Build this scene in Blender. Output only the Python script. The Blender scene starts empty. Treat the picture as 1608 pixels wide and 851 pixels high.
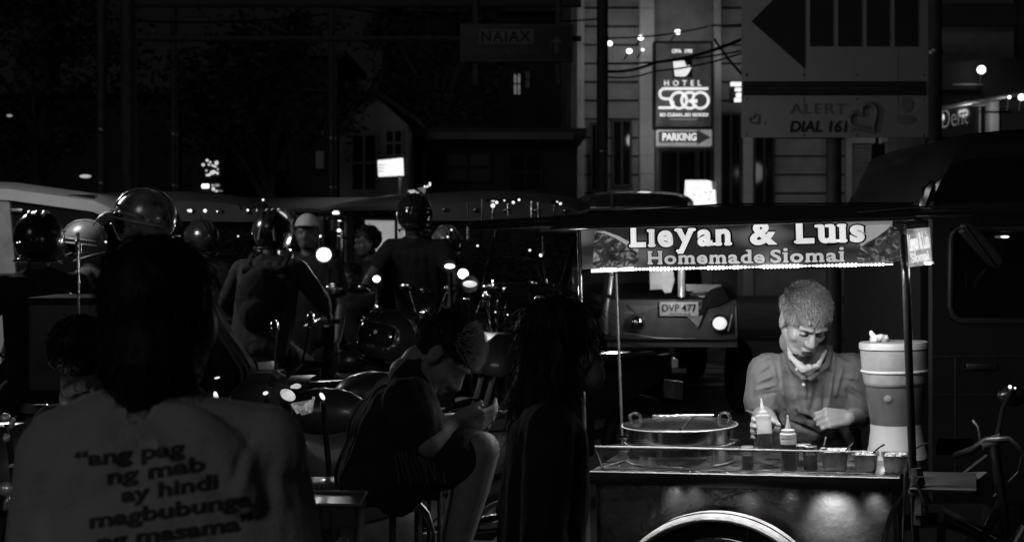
import bpy, bmesh, math, random
import numpy as np
from mathutils import Vector, Matrix, noise
from mathutils.bvhtree import BVHTree

# ------------------------------------------------------------------ camera, world, light
sc = bpy.context.scene
COL = sc.collection
R = math.radians
F, PX0, HY, EYE = 2233.3, 804.0, 375.0, 1.6      # focal length in photo pixels, centre column, horizon row, eye height

cam_d = bpy.data.cameras.new('camera')
cam = bpy.data.objects.new('camera', cam_d)
COL.objects.link(cam)
cam.location = (0, 0, EYE)
cam.rotation_euler = (R(90), 0, 0)
cam_d.sensor_width = 36
cam_d.lens = 50
cam_d.shift_y = -(425.5 - HY) / 1608.0
cam_d.clip_start = 0.05
cam_d.clip_end = 500
cam_d.dof.use_dof = True
cam_d.dof.focus_distance = 4.75
cam_d.dof.aperture_fstop = 5.6
sc.camera = cam

w = bpy.data.worlds.new('World')
sc.world = w
w.use_nodes = True
wn = w.node_tree
bg = wn.nodes['Background']
sky = wn.nodes.new('ShaderNodeTexSky')
sky.sky_type = 'NISHITA'
sky.sun_disc = False
sky.sun_elevation = R(30)
sky.sun_rotation = R(200)
bw = wn.nodes.new('ShaderNodeRGBToBW')
wn.links.new(sky.outputs[0], bw.inputs[0])
wn.links.new(bw.outputs[0], bg.inputs['Color'])
bg.inputs['Strength'].default_value = 0.0006

sun_d = bpy.data.lights.new('sun', 'SUN')
sun_d.energy = 0.085
sun_d.angle = R(16)
sun_d.color = (1, 1, 1)
sun = bpy.data.objects.new('sun', sun_d)
COL.objects.link(sun)
sun.rotation_euler = Vector((0.42, 1.0, -0.55)).to_track_quat('-Z', 'Y').to_euler()

sc.view_settings.view_transform = 'Standard'
sc.view_settings.look = 'None'
sc.view_settings.exposure = 0
sc.view_settings.gamma = 1
sc.view_settings.use_curve_mapping = False
sc.cycles.use_denoising = True
sc.cycles.sample_clamp_indirect = 2.0
sc.cycles.sample_clamp_direct = 0
sc.cycles.max_bounces = 8
sc.cycles.transparent_max_bounces = 16
sc.cycles.caustics_reflective = False
sc.cycles.caustics_refractive = False
sc.render.film_transparent = False

random.seed(7)

# ------------------------------------------------------------------ helpers
def V(*a): return Vector(a)

def P(px, py, D):
    """world point that stands D metres in front of the camera plane at the photo's column and row"""
    return Vector(((px - PX0) / F * D, D, EYE - (py - HY) / F * D))

MATS = {}
def mat(name, c=0.2, rough=0.6, metal=0.0, var=0.25, scale=6.0, bump=0.0, bscale=60.0, em=0.0, trans=0.0, spec=0.5,
        coat=0.0, rvar=0.0, aniso=0.0, sss=0.0, ior=1.45, alpha=1.0):
    if name in MATS: return MATS[name]
    m = bpy.data.materials.new(name)
    m.use_nodes = True
    nt = m.node_tree
    b = nt.nodes['Principled BSDF']
    b.inputs['Roughness'].default_value = rough
    b.inputs['Metallic'].default_value = metal
    b.inputs['Specular IOR Level'].default_value = spec
    b.inputs['Coat Weight'].default_value = coat
    b.inputs['Coat Roughness'].default_value = 0.08
    b.inputs['Transmission Weight'].default_value = trans
    b.inputs['IOR'].default_value = ior
    b.inputs['Anisotropic'].default_value = aniso
    b.inputs['Alpha'].default_value = alpha
    if sss:
        b.inputs['Subsurface Weight'].default_value = sss
        b.inputs['Subsurface Radius'].default_value = (0.01, 0.01, 0.01)
        b.inputs['Subsurface Scale'].default_value = 1.0
    tc = nt.nodes.new('ShaderNodeTexCoord')
    n = nt.nodes.new('ShaderNodeTexNoise')
    n.inputs['Scale'].default_value = scale
    n.inputs['Detail'].default_value = 6
    n.inputs['Roughness'].default_value = 0.62
    nt.links.new(tc.outputs['Object'], n.inputs['Vector'])
    mr = nt.nodes.new('ShaderNodeMapRange')
    mr.inputs['From Min'].default_value = 0.3
    mr.inputs['From Max'].default_value = 0.7
    mr.inputs['To Min'].default_value = c * (1 - var)
    mr.inputs['To Max'].default_value = min(1.0, c * (1 + var))
    nt.links.new(n.outputs['Fac'], mr.inputs['Value'])
    nt.links.new(mr.outputs[0], b.inputs['Base Color'])
    if rvar:
        mr2 = nt.nodes.new('ShaderNodeMapRange')
        mr2.inputs['From Min'].default_value = 0.35
        mr2.inputs['From Max'].default_value = 0.65
        mr2.inputs['To Min'].default_value = max(0.02, rough - rvar)
        mr2.inputs['To Max'].default_value = min(1, rough + rvar)
        nt.links.new(n.outputs['Fac'], mr2.inputs['Value'])
        nt.links.new(mr2.outputs[0], b.inputs['Roughness'])
    if bump:
        n2 = nt.nodes.new('ShaderNodeTexNoise')
        n2.inputs['Scale'].default_value = bscale
        n2.inputs['Detail'].default_value = 5
        nt.links.new(tc.outputs['Object'], n2.inputs['Vector'])
        bp = nt.nodes.new('ShaderNodeBump')
        bp.inputs['Strength'].default_value = min(1.0, bump)
        bp.inputs['Distance'].default_value = 0.01
        nt.links.new(n2.outputs['Fac'], bp.inputs['Height'])
        nt.links.new(bp.outputs[0], b.inputs['Normal'])
    if em:
        nt.links.new(mr.outputs[0], b.inputs['Emission Color'])
        b.inputs['Emission Strength'].default_value = em
    MATS[name] = m
    return m

# materials (all grey: the photograph is black and white)
M = dict(
    asphalt=mat('asphalt', 0.06, 0.7, var=0.35, scale=3, bump=0.5, bscale=90, rvar=0.15),
    concrete=mat('concrete', 0.16, 0.85, var=0.3, scale=1.2, bump=0.3, bscale=25),
    dark_concrete=mat('dark_concrete', 0.07, 0.85, var=0.3, scale=0.8, bump=0.3, bscale=20),
    paint=mat('road_paint', 0.6, 0.55, var=0.3, scale=14),
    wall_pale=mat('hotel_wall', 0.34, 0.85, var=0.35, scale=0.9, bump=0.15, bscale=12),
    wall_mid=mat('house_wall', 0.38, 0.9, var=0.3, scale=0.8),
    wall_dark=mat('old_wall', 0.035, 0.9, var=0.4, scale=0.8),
    roofing=mat('roofing', 0.05, 0.6, var=0.3, scale=2),
    joint=mat('wall_joint', 0.10, 0.9),
    glass_dark=mat('dark_glass', 0.012, 0.08, var=0.2, coat=0.3),
    black=mat('black_paint', 0.012, 0.28, var=0.3, scale=5, coat=0.2),
    matte_black=mat('matte_black', 0.008, 0.8, var=0.3),
    rubber=mat('rubber', 0.015, 0.7, var=0.3, scale=20),
    chrome=mat('chrome', 0.62, 0.14, metal=1, var=0.15, scale=12, bump=0.15, bscale=30),
    dull_metal=mat('dull_metal', 0.28, 0.4, metal=1, var=0.3, scale=12),
    steel=mat('stainless_steel', 0.70, 0.22, metal=1, var=0.08, scale=18, bump=0.04, bscale=35, rvar=0.03),
    pole=mat('painted_pole', 0.055, 0.6, var=0.4, scale=8, bump=0.3, bscale=30),
    wood_pole=mat('old_pole', 0.07, 0.9, var=0.4, scale=10, bump=0.5, bscale=30),
    white_paint=mat('white_paint', 0.55, 0.35, var=0.12, scale=3, coat=0.15),
    grey_paint=mat('grey_paint', 0.14, 0.35, var=0.2, scale=3, coat=0.2),
    dark_paint=mat('dark_paint', 0.028, 0.4, var=0.3, scale=3, coat=0.2),
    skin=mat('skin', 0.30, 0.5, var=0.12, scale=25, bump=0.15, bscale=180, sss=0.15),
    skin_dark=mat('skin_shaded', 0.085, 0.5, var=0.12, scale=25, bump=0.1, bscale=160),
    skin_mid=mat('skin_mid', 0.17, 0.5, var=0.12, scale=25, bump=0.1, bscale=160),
    hair=mat('black_hair', 0.012, 0.6, var=0.4, scale=40),
    hair_grey=mat('short_hair', 0.20, 0.42, var=0.75, scale=130),
    hair_light=mat('bleached_hair', 0.42, 0.45, var=0.4, scale=60),
    polo=mat('polo_cloth', 0.155, 0.85, var=0.12, scale=14, bump=0.35, bscale=240),
    white_cloth=mat('white_cloth', 0.40, 0.9, var=0.08, scale=8, bump=0.3, bscale=150),
    tee_white=mat('tee_cloth', 0.64, 0.92, var=0.12, scale=5, bump=0.3, bscale=160),
    dark_cloth=mat('dark_cloth', 0.022, 0.9, var=0.4, scale=14, bump=0.3, bscale=120),
    grey_cloth=mat('grey_cloth', 0.05, 0.9, var=0.3, scale=14, bump=0.3, bscale=120),
    black_cloth=mat('black_cloth', 0.010, 0.92, var=0.3, scale=14, bump=0.3, bscale=120),
    ink=mat('shirt_ink', 0.09, 0.9, var=0.35, scale=40),
    plastic_white=mat('white_plastic', 0.42, 0.35, var=0.05, scale=6, sss=0.25),
    plastic_grey=mat('grey_plastic', 0.3, 0.4, var=0.1),
    sauce=mat('dark_sauce', 0.035, 0.25, var=0.3, scale=18, coat=0.4),
    food=mat('food', 0.7, 0.5, var=0.6, scale=45, bump=0.7, bscale=60),
    sky_black=mat('night', 0.002, 1.0),
)
def emis(name, v, strength, var=0.08, scale=20):
    m = mat(name, v, 0.5, em=strength, var=var, scale=scale)
    return m
E = dict(
    led=emis('led_light', 0.95, 6.0, 0.02),
    head=emis('headlamp_light', 0.95, 4.5, 0.02),
    lamp=emis('lamp_light', 0.9, 3.0, 0.03),
    box=emis('lit_panel', 0.85, 1.15, 0.16, 7),
    dim=emis('dim_light', 0.5, 0.45, 0.4, 9),
    letter=emis('lit_letter', 0.85, 0.95, 0.1, 4),
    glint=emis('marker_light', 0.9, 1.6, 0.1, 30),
)

def clear_glass(name, rough=0.05, tint=1.0):
    m = bpy.data.materials.new(name); m.use_nodes = True
    nt = m.node_tree
    for n in list(nt.nodes):
        if n.type != 'OUTPUT_MATERIAL': nt.nodes.remove(n)
    out = nt.nodes['Material Output']
    tr = nt.nodes.new('ShaderNodeBsdfTransparent'); tr.inputs[0].default_value = (tint, tint, tint, 1)
    gl = nt.nodes.new('ShaderNodeBsdfGlossy'); gl.inputs['Roughness'].default_value = rough
    gl.inputs[0].default_value = (0.9, 0.9, 0.9, 1)
    fr = nt.nodes.new('ShaderNodeFresnel'); fr.inputs[0].default_value = 1.5
    no = nt.nodes.new('ShaderNodeTexNoise'); no.inputs['Scale'].default_value = 30
    df = nt.nodes.new('ShaderNodeBsdfDiffuse'); df.inputs[0].default_value = (0.7, 0.7, 0.7, 1)
    mrr = nt.nodes.new('ShaderNodeMapRange')
    mrr.inputs['From Min'].default_value = 0.45; mrr.inputs['From Max'].default_value = 0.8
    mrr.inputs['To Min'].default_value = 0.02; mrr.inputs['To Max'].default_value = 0.14
    nt.links.new(no.outputs['Fac'], mrr.inputs['Value'])
    mx = nt.nodes.new('ShaderNodeMixShader'); mx2 = nt.nodes.new('ShaderNodeMixShader')
    nt.links.new(mrr.outputs[0], mx2.inputs[0]); nt.links.new(tr.outputs[0], mx2.inputs[1]); nt.links.new(df.outputs[0], mx2.inputs[2])
    nt.links.new(fr.outputs[0], mx.inputs[0]); nt.links.new(mx2.outputs[0], mx.inputs[1]); nt.links.new(gl.outputs[0], mx.inputs[2])
    nt.links.new(mx.outputs[0], out.inputs[0])
    return m
M['glass'] = clear_glass('clear_glass')
M['bag'] = clear_glass('thin_plastic', 0.2, 0.75)

def tag(o, label=None, cat=None, group=None, kind=None):
    if label: o['label'] = label
    if cat: o['category'] = cat
    if group: o['group'] = group
    if kind: o['kind'] = kind
    return o

def thing(name, label, cat, loc=(0, 0, 0), rz=0, group=None, rot=None):
    o = bpy.data.objects.new(name, None)
    o.empty_display_size = 0.1
    COL.objects.link(o)
    o.location = loc
    o.rotation_euler = rot if rot else (0, 0, rz)
    return tag(o, label, cat, group)

def link_mesh(name, me, m, parent=None, smooth=True):
    o = bpy.data.objects.new(name, me)
    COL.objects.link(o)
    if m: me.materials.append(m)
    if smooth:
        me.polygons.foreach_set('use_smooth', [True] * len(me.polygons))
    if parent: o.parent = parent
    return o

def frame(d, up=(0, 0, 1)):
    """rotation matrix with z along d"""
    d = Vector(d).normalized()
    u = Vector(up)
    if abs(d.dot(u.normalized())) > 0.98: u = Vector((1, 0, 0))
    x = u.cross(d).normalized()
    y = d.cross(x)
    return Matrix((x, y, d)).transposed()

class MB:
    def __init__(s): s.bm = bmesh.new(); s.smooth = True
    def box(s, c, size, rot=None, bev=0.0, taper=None):
        g = bmesh.ops.create_cube(s.bm, size=1)
        vs = g['verts']
        if taper:
            for v in vs:
                if v.co.z > 0: v.co.x *= taper; v.co.y *= taper
        m = Matrix.Diagonal((size[0], size[1], size[2], 1))
        if rot is not None: m = (rot.to_4x4() if isinstance(rot, Matrix) else rot) @ m
        m = Matrix.Translation(c) @ m
        bmesh.ops.transform(s.bm, matrix=m, verts=vs)
        if bev:
            es = list({e for v in vs for e in v.link_edges})
            bmesh.ops.bevel(s.bm, geom=es, offset=bev, segments=2, affect='EDGES', profile=0.6)
        return s
    def cone(s, a, b, ra, rb, seg=16, caps=True):
        a = Vector(a); b = Vector(b); d = b - a
        if d.length < 1e-6: return s
        g = bmesh.ops.create_cone(s.bm, cap_ends=caps, segments=seg, radius1=ra, radius2=rb, depth=d.length)
        m = Matrix.Translation((a + b) / 2) @ frame(d).to_4x4()
        bmesh.ops.transform(s.bm, matrix=m, verts=g['verts'])
        return s
    def ell(s, c, r, rot=None, u=16, v=10):
        if not hasattr(r, '__len__'): r = (r, r, r)
        m = Matrix.Diagonal((r[0], r[1], r[2], 1))
        if rot is not None: m = rot.to_4x4() @ m
        m = Matrix.Translation(c) @ m
        new = s.bm.verts.new; nf = s.bm.faces.new
        top = new(m @ Vector((0, 0, 1))); bot = new(m @ Vector((0, 0, -1))); rings = []
        for j in range(1, v):
            a = math.pi * j / v; sa = math.sin(a); ca = math.cos(a)
            rings.append([new(m @ Vector((sa * math.cos(2 * math.pi * k / u), sa * math.sin(2 * math.pi * k / u), ca))) for k in range(u)])
        for k in range(u):
            l = (k + 1) % u
            nf((top, rings[0][k], rings[0][l])); nf((bot, rings[-1][l], rings[-1][k]))
            for j in range(v - 2): nf((rings[j][k], rings[j + 1][k], rings[j + 1][l], rings[j][l]))
        return s
    def cap(s, a, b, ra, rb, u=14, v=8):
        s.ell(a, ra, u=u, v=v); s.ell(b, rb, u=u, v=v)
        s.cone(a, b, ra, rb, seg=u)
        return s
    def tube(s, pts, r, seg=8, closed=False):
        pts = [Vector(p) for p in pts]
        n = len(pts)
        rs = r if hasattr(r, '__len__') else [r] * n
        rings = []
        prev = None
        for i, p in enumerate(pts):
            if closed: d = pts[(i + 1) % n] - pts[i - 1]
            else: d = pts[min(i + 1, n - 1)] - pts[max(i - 1, 0)]
            d.normalize()
            if prev is None:
                fx = frame(d); x = fx.col[0].copy()
            else:
                x = (prev - d * prev.dot(d)).normalized()
            y = d.cross(x); prev = x
            rings.append([s.bm.verts.new(p + (x * math.cos(t) + y * math.sin(t)) * rs[i]) for t in [2 * math.pi * k / seg for k in range(seg)]])
        for i in range(n if closed else n - 1):
            A = rings[i]; B = rings[(i + 1) % n]
            for k in range(seg):
                s.bm.faces.new((A[k], A[(k + 1) % seg], B[(k + 1) % seg], B[k]))
        if not closed:
            s.bm.faces.new(list(reversed(rings[0]))); s.bm.faces.new(rings[-1])
        return s
    def lathe(s, prof, c=(0, 0, 0), seg=32, caps=True, rot=None, sq=1.0):
        c = Vector(c); rings = []
        for r, z in prof:
            ring = []
            for k in range(seg):
                t = 2 * math.pi * k / seg
                p = Vector((r * math.cos(t), r * math.sin(t) * sq, z))
                if rot is not None: p = rot @ p
                ring.append(s.bm.verts.new(c + p))
            rings.append(ring)
        for i in range(len(rings) - 1):
            A, B = rings[i], rings[i + 1]
            for k in range(seg):
                s.bm.faces.new((A[k], A[(k + 1) % seg], B[(k + 1) % seg], B[k]))
        if caps:
            s.bm.faces.new(list(reversed(rings[0]))); s.bm.faces.new(rings[-1])
        return s
    def prism(s, poly, off):
        """poly: list of 3D points of a planar outline; off: extrusion vector"""
        off = Vector(off)
        a = [s.bm.verts.new(Vector(p)) for p in poly]
        b = [s.bm.verts.new(Vector(p) + off) for p in poly]
        n = len(a)
        s.bm.faces.new(list(reversed(a))); s.bm.faces.new(b)
        for i in range(n):
            s.bm.faces.new((a[i], a[(i + 1) % n], b[(i + 1) % n], b[i]))
        return s
    def loft(s, secs, caps=True):
        rings = [[s.bm.verts.new(Vector(p)) for p in sec] for sec in secs]
        n = len(rings[0])
        for i in range(len(rings) - 1):
            A, B = rings[i], rings[i + 1]
            for k in range(n):
                s.bm.faces.new((A[k], A[(k + 1) % n], B[(k + 1) % n], B[k]))
        if caps:
            s.bm.faces.new(list(reversed(rings[0]))); s.bm.faces.new(rings[-1])
        return s
    def shift(s, v):
        bmesh.ops.translate(s.bm, vec=Vector(v), verts=s.bm.verts[:]); return s
    def xf(s, m):
        bmesh.ops.transform(s.bm, matrix=m, verts=s.bm.verts[:]); return s
    def build(s, name, m, parent=None, smooth=False, auto=True):
        bmesh.ops.recalc_face_normals(s.bm, faces=s.bm.faces[:])
        me = bpy.data.meshes.new(name)
        s.bm.to_mesh(me); s.bm.free()
        o = link_mesh(name, me, m, parent, smooth=False)
        if smooth or auto:
            # smooth shading, sharp edges kept over 40 degrees
            me.polygons.foreach_set('use_smooth', [True] * len(me.polygons))
            b2 = bmesh.new(); b2.from_mesh(me)
            lim = R(40) if not smooth else R(80)
            for e in b2.edges:
                if len(e.link_faces) == 2 and e.calc_face_angle(0) > lim: e.smooth = False
            b2.to_mesh(me); b2.free()
        return o

def build_each(mb, name, m, parent=None, smooth=False):
    """every connected piece becomes a part of its own"""
    bm = mb.bm; bm.verts.ensure_lookup_table(); seen = set(); outs = []
    for v0 in bm.verts:
        if v0 in seen: continue
        st_ = [v0]; comp = []; seen.add(v0)
        while st_:
            v = st_.pop(); comp.append(v)
            for e in v.link_edges:
                o_ = e.other_vert(v)
                if o_ not in seen: seen.add(o_); st_.append(o_)
        nb = MB(); mp = {v: nb.bm.verts.new(v.co) for v in comp}
        for f in {f for v in comp for f in v.link_faces}: nb.bm.faces.new([mp[v] for v in f.verts])
        outs.append(nb.build(name, m, parent, smooth))
    bm.free()
    return outs

def struct(name, mb, m):
    o = mb.build(name, m); o['kind'] = 'structure'; return o

def copy_tree(o, parent=None):
    c = o.copy(); COL.objects.link(c); c.parent = parent
    if parent is not None: c.matrix_parent_inverse = o.matrix_parent_inverse
    for ch in [k for k in bpy.data.objects if k.parent == o]: copy_tree(ch, c)
    return c

# ---- text
def text_mesh(s, offset=0.0, shear=0.0, spacing=1.0, extrude=0.0):
    cu = bpy.data.curves.new('t', 'FONT')
    cu.body = s; cu.size = 1.0; cu.offset = offset; cu.shear = shear; cu.space_character = spacing
    cu.extrude = extrude; cu.resolution_u = 4; cu.bevel_depth = 0
    o = bpy.data.objects.new('t', cu); COL.objects.link(o)
    dg = bpy.context.evaluated_depsgraph_get(); dg.update()
    me = bpy.data.meshes.new_from_object(o.evaluated_get(dg))
    bpy.data.objects.remove(o); bpy.data.curves.remove(cu)
    return me

def bounds(me):
    n = len(me.vertices); a = np.empty(n * 3, 'f'); me.vertices.foreach_get('co', a); a = a.reshape(-1, 3)
    return a

def lettering(name, s, a, b, h, nrm, m, parent=None, base=None, offset=0.01, shear=0, depth=0.002, spacing=1.0, lift=0.0, cap=0.0, me=None):
    """text whose baseline runs from a to b (world or local), letter height h; nrm = outward normal"""
    a = Vector(a); b = Vector(b); ux = (b - a); L = ux.length; ux.normalize()
    nrm = Vector(nrm).normalized(); uy = nrm.cross(ux).normalized()
    if me is None: me = text_mesh(s, offset, shear, spacing, extrude=0.5)
    co = bounds(me)
    x0, x1 = co[:, 0].min(), co[:, 0].max()
    H0 = 0.72
    if cap: H0 = cap
    out = np.empty_like(co)
    sx = L / (x1 - x0); sy = h / H0
    X = (co[:, 0] - x0) * sx; Y = co[:, 1] * sy; Z = (co[:, 2]) * depth + lift + depth * 0.5
    A = np.array(a); out = A + np.outer(X, np.array(ux)) + np.outer(Y, np.array(uy)) + np.outer(Z, np.array(nrm))
    if base is not None: out = out - np.array(base)
    me.vertices.foreach_set('co', out.astype('f').ravel())
    o = bpy.data.objects.new(name, me); COL.objects.link(o)
    me.materials.clear(); me.materials.append(m)
    if parent: o.parent = parent
    return o

# fat slab-serif letters: the font's letters grown, with rounded slabs at the stem ends
SERIF = {'L': [(.13, 0), (.13, .70)], 'i': [(.5, 0), (.36, .5)], 'y': [(.12, .5), (.88, .5), (.2, -.2)],
         'a': [(.92, 0)], 'n': [(.16, 0), (.84, 0)], 'u': [(.06, .5), (.66, .5), (.94, 0)],
         'H': [(.15, 0), (.85, 0), (.15, .70), (.85, .70)], 'm': [(.1, 0), (.5, 0), (.9, 0)],
         'd': [(.74, .70), (.94, 0)], 's': [], 'e': [], 'o': [], 'S': [], '&': []}
def fat_text(s, offset, grow=0.0):
    mb = MB(); x = 0.0
    for ch in s:
        if ch == ' ': x += 0.28; continue
        me = text_mesh('\u0131' if ch == 'i' else ch, offset + grow, extrude=0.5)
        co = bounds(me)
        x0, x1 = co[:, 0].min() + grow, co[:, 0].max() - grow
        bm2 = bmesh.new(); bm2.from_mesh(me)
        bmesh.ops.translate(bm2, vec=(x - x0, 0, 0), verts=bm2.verts[:])
        me2 = bpy.data.meshes.new('t'); bm2.to_mesh(me2); bm2.free()
        mb.bm.from_mesh(me2)
        wd = x1 - x0
        for fx, y in SERIF.get(ch, []):
            hw = 0.125 + grow; hh = 0.050 + grow
            yy = y + (0.0 if y > 0.3 else 0.02)
            xx = x + fx * wd
            ring = [Vector((xx + hw * math.copysign(abs(math.cos(t)) ** .6, math.cos(t)), yy + hh * math.copysign(abs(math.sin(t)) ** .7, math.sin(t)), -0.48)) for t in [2 * math.pi * k / 16 for k in range(16)]]
            mb.prism(ring, (0, 0, 0.97))
        if ch == 'i':
            rd = .088 + grow; cx_ = x + wd * .5
            mb.prism([Vector((cx_ + rd * 1.1 * math.cos(t), .70 + rd * math.sin(t), -.48)) for t in [2 * math.pi * k / 18 for k in range(18)]], (0, 0, .97))
        x += wd + 0.105
        bpy.data.meshes.remove(me); bpy.data.meshes.remove(me2)
    me = bpy.data.meshes.new('t'); mb.bm.to_mesh(me); mb.bm.free()
    return me

# ---- blended organic surfaces
def cc(a, b, ra, rb): return ('c', Vector(a), Vector(b), ra, rb)
def ee(c, r, rot=None): return ('e', Vector(c), r, rot)

def blob(name, prims, voxel, m, parent=None, base=(0, 0, 0), smooth=4, disp=None, inflate=0.0):
    mb = MB()
    for p in prims:
        if p[0] == 'c': mb.cap(p[1], p[2], p[3] + inflate, p[4] + inflate)
        else:
            r = p[2] if hasattr(p[2], '__len__') else (p[2],) * 3
            mb.ell(p[1], [q + inflate for q in r], p[3], u=20, v=14)
    me = bpy.data.meshes.new('tmp'); mb.bm.to_mesh(me); mb.bm.free()
    o = bpy.data.objects.new('tmp', me); COL.objects.link(o)
    rm = o.modifiers.new('r', 'REMESH'); rm.mode = 'VOXEL'; rm.voxel_size = voxel; rm.use_smooth_shade = True
    if smooth:
        sm = o.modifiers.new('s', 'SMOOTH'); sm.factor = 0.5; sm.iterations = smooth
    dg = bpy.context.evaluated_depsgraph_get(); dg.update()
    me2 = bpy.data.meshes.new_from_object(o.evaluated_get(dg))
    bpy.data.objects.remove(o); bpy.data.meshes.remove(me)
    n = len(me2.vertices)
    if disp:
        co = np.empty(n * 3, 'f'); me2.vertices.foreach_get('co', co); co = co.reshape(-1, 3)
        no = np.empty(n * 3, 'f'); me2.vertices.foreach_get('normal', no); no = no.reshape(-1, 3)
        co = disp(co.astype('d'), no.astype('d'))
        me2.vertices.foreach_set('co', co.astype('f').ravel())
    co = np.empty(n * 3, 'f'); me2.vertices.foreach_get('co', co); co = co.reshape(-1, 3) - np.array(base, 'f')
    me2.vertices.foreach_set('co', co.ravel())
    me2.name = name
    return link_mesh(name, me2, m, parent)

def folds(amp=0.006, sx=9.0, seed=0, direc=(0, 0, 1), stretch=0.35):
    """cloth folds: ridged noise stretched along a direction"""
    d = Vector(direc).normalized(); fr = frame(d); inv = np.array(fr.transposed())
    def f(co, no):
        q = co @ inv.T
        q = q * np.array([sx, sx, sx * stretch]) + seed * 7.3
        h = np.empty(len(q))
        for i, p in enumerate(q):
            v = noise.noise(Vector(p)); v2 = noise.noise(Vector(p) * 2.3)
            h[i] = max(0, 1 - abs(v) * 3.2) ** 1.4 * 0.9 + max(0, 1 - abs(v2) * 3.0) * 0.4 - 0.4
        return co + no * (h * amp)[:, None]
    return f

def creases(segs, D0, base_fold=None, gain=1.9):
    """cloth creases: ridges (amp > 0) and furrows (amp < 0) along lines given as photo-column/row pairs on the body's front"""
    S = []
    for x0, y0, x1, y1, sg, amp in segs:
        a = P(x0, y0, D0); b = P(x1, y1, D0); S.append((a.x, a.z, b.x, b.z, sg, amp))
    def f(co, no):
        if base_fold: co = base_fold(co, no)
        d = np.zeros(len(co)); fr_ = np.clip(-no[:, 1] * 1.6, 0, 1)
        # compare in the photo's directions: scale x and z to distance D0
        k = D0 / co[:, 1]; X = co[:, 0] * k; Z = EYE + (co[:, 2] - EYE) * k
        for ax, az, bx, bz, sg, amp in S:
            L2 = (bx - ax) ** 2 + (bz - az) ** 2
            t = np.clip(((X - ax) * (bx - ax) + (Z - az) * (bz - az)) / L2, 0, 1)
            q = np.hypot(X - ax - t * (bx - ax), Z - az - t * (bz - az)); w_ = sg * (1.15 - .6 * np.abs(t - .5))
            d += gain * amp * np.exp(-(q / w_) ** 2) * (.35 + .65 * np.sin(np.pi * np.clip(t, .08, .92)))
        return co + no * (d * fr_)[:, None]
    return f

def strands(parent, src, base, m, n, L, rad=.0009, seed=1, out=.012):
    """loose hairs hanging over a hair mass"""
    rnd = random.Random(seed); me = src.data; vs = me.vertices; N = len(vs); m_ = MB()
    for k in range(n):
        v = vs[rnd.randrange(N)]; p = v.co.copy(); no = v.normal.copy()
        t = Vector((0, 0, -1)) - no * (-no.z); 
        if t.length < .2: t = Vector((rnd.uniform(-1, 1), rnd.uniform(-1, 1), -.3))
        t.normalize(); s_ = Vector((rnd.gauss(0, .18), rnd.gauss(0, .18), 0)); l = L * rnd.uniform(.4, 1.2)
        pts = [p - no * .002, p + (t + s_) * l * .5 + no * out * rnd.random(), p + (t + s_ * 1.6) * l + no * out * rnd.uniform(-.3, .8)]
        m_.tube(pts, [rad, rad * .8, rad * .3], 3)
    return m_.build('loose_hair', m, parent, smooth=True)

def head_frame(fwd, up=(0, 0, 1)):
    f = Vector(fwd).normalized(); u = Vector(up)
    x = f.cross(u).normalized(); z = x.cross(f).normalized()
    return Matrix((x, f, z)).transposed()   # columns: right, forward, up

def head_prims(c, fr, s=1.0, detail=True):
    c = Vector(c)
    T = lambda x, y, z: c + fr @ Vector((x * s, y * s, z * s))
    e = lambda p, r: ee(T(*p), [q * s for q in r], fr)
    L = [e((0, -.012, .032), (.076, .096, .085)), e((0, .028, -.035), (.065, .058, .078)),
         e((0, .060, -.092), (.033, .024, .019)), cc(T(0, .02, -.02), T(0, -.03, -.12), .055 * s, .052 * s)]
    for q in (-1, 1):
        L += [cc(T(q * .056, .0, -.05), T(q * .028, .056, -.09), .020 * s, .019 * s),
              e((q * .040, .052, -.030), (.025, .022, .028)),
              e((q * .080, -.006, -.012), (.009, .019, .031))]
        if detail:
            L += [cc(T(q * .012, .090, .022), T(q * .045, .075, .020), .010 * s, .010 * s),
                  e((q * .013, .095, -.038), (.009, .010, .007)),
                  e((q * .083, -.014, -.004), (.006, .016, .026))]
    if detail:
        L += [cc(T(0, .086, .006), T(0, .103, -.034), .0085 * s, .014 * s),
              e((0, .087, -.066), (.024, .012, .0055)), e((0, .084, -.0775), (.020, .012, .006))]
    return L

def face_sculpt(c, fr, s=1.0):
    c = np.array(c); fm = np.array(fr)
    def f(co, no):
        q = (co - c) @ fm / s       # local
        d = np.zeros(len(co))
        def g(p, amp, sg):
            r = (q - np.array(p)) / np.array(sg)
            return amp * np.exp(-(r * r).sum(1))
        for k in (-1, 1):
            d -= g((k * .031, .085, .002), .0085, (.017, .03, .011))
            d -= g((k * .028, .095, -.05), .003, (.006, .02, .012))
            d += g((k * .031, .085, -.001), .0045, (.012, .03, .006))
            d -= g((k * .052, .06, -.062), .004, (.014, .03, .02))
        d -= g((0, .095, -.0715), .0060, (.024, .02, .0030))
        d -= g((0, .09, -.087), .003, (.014, .02, .004))
        fwd = fm[:, 1]
        return co + np.outer(d * s, fwd)
    return f

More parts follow.
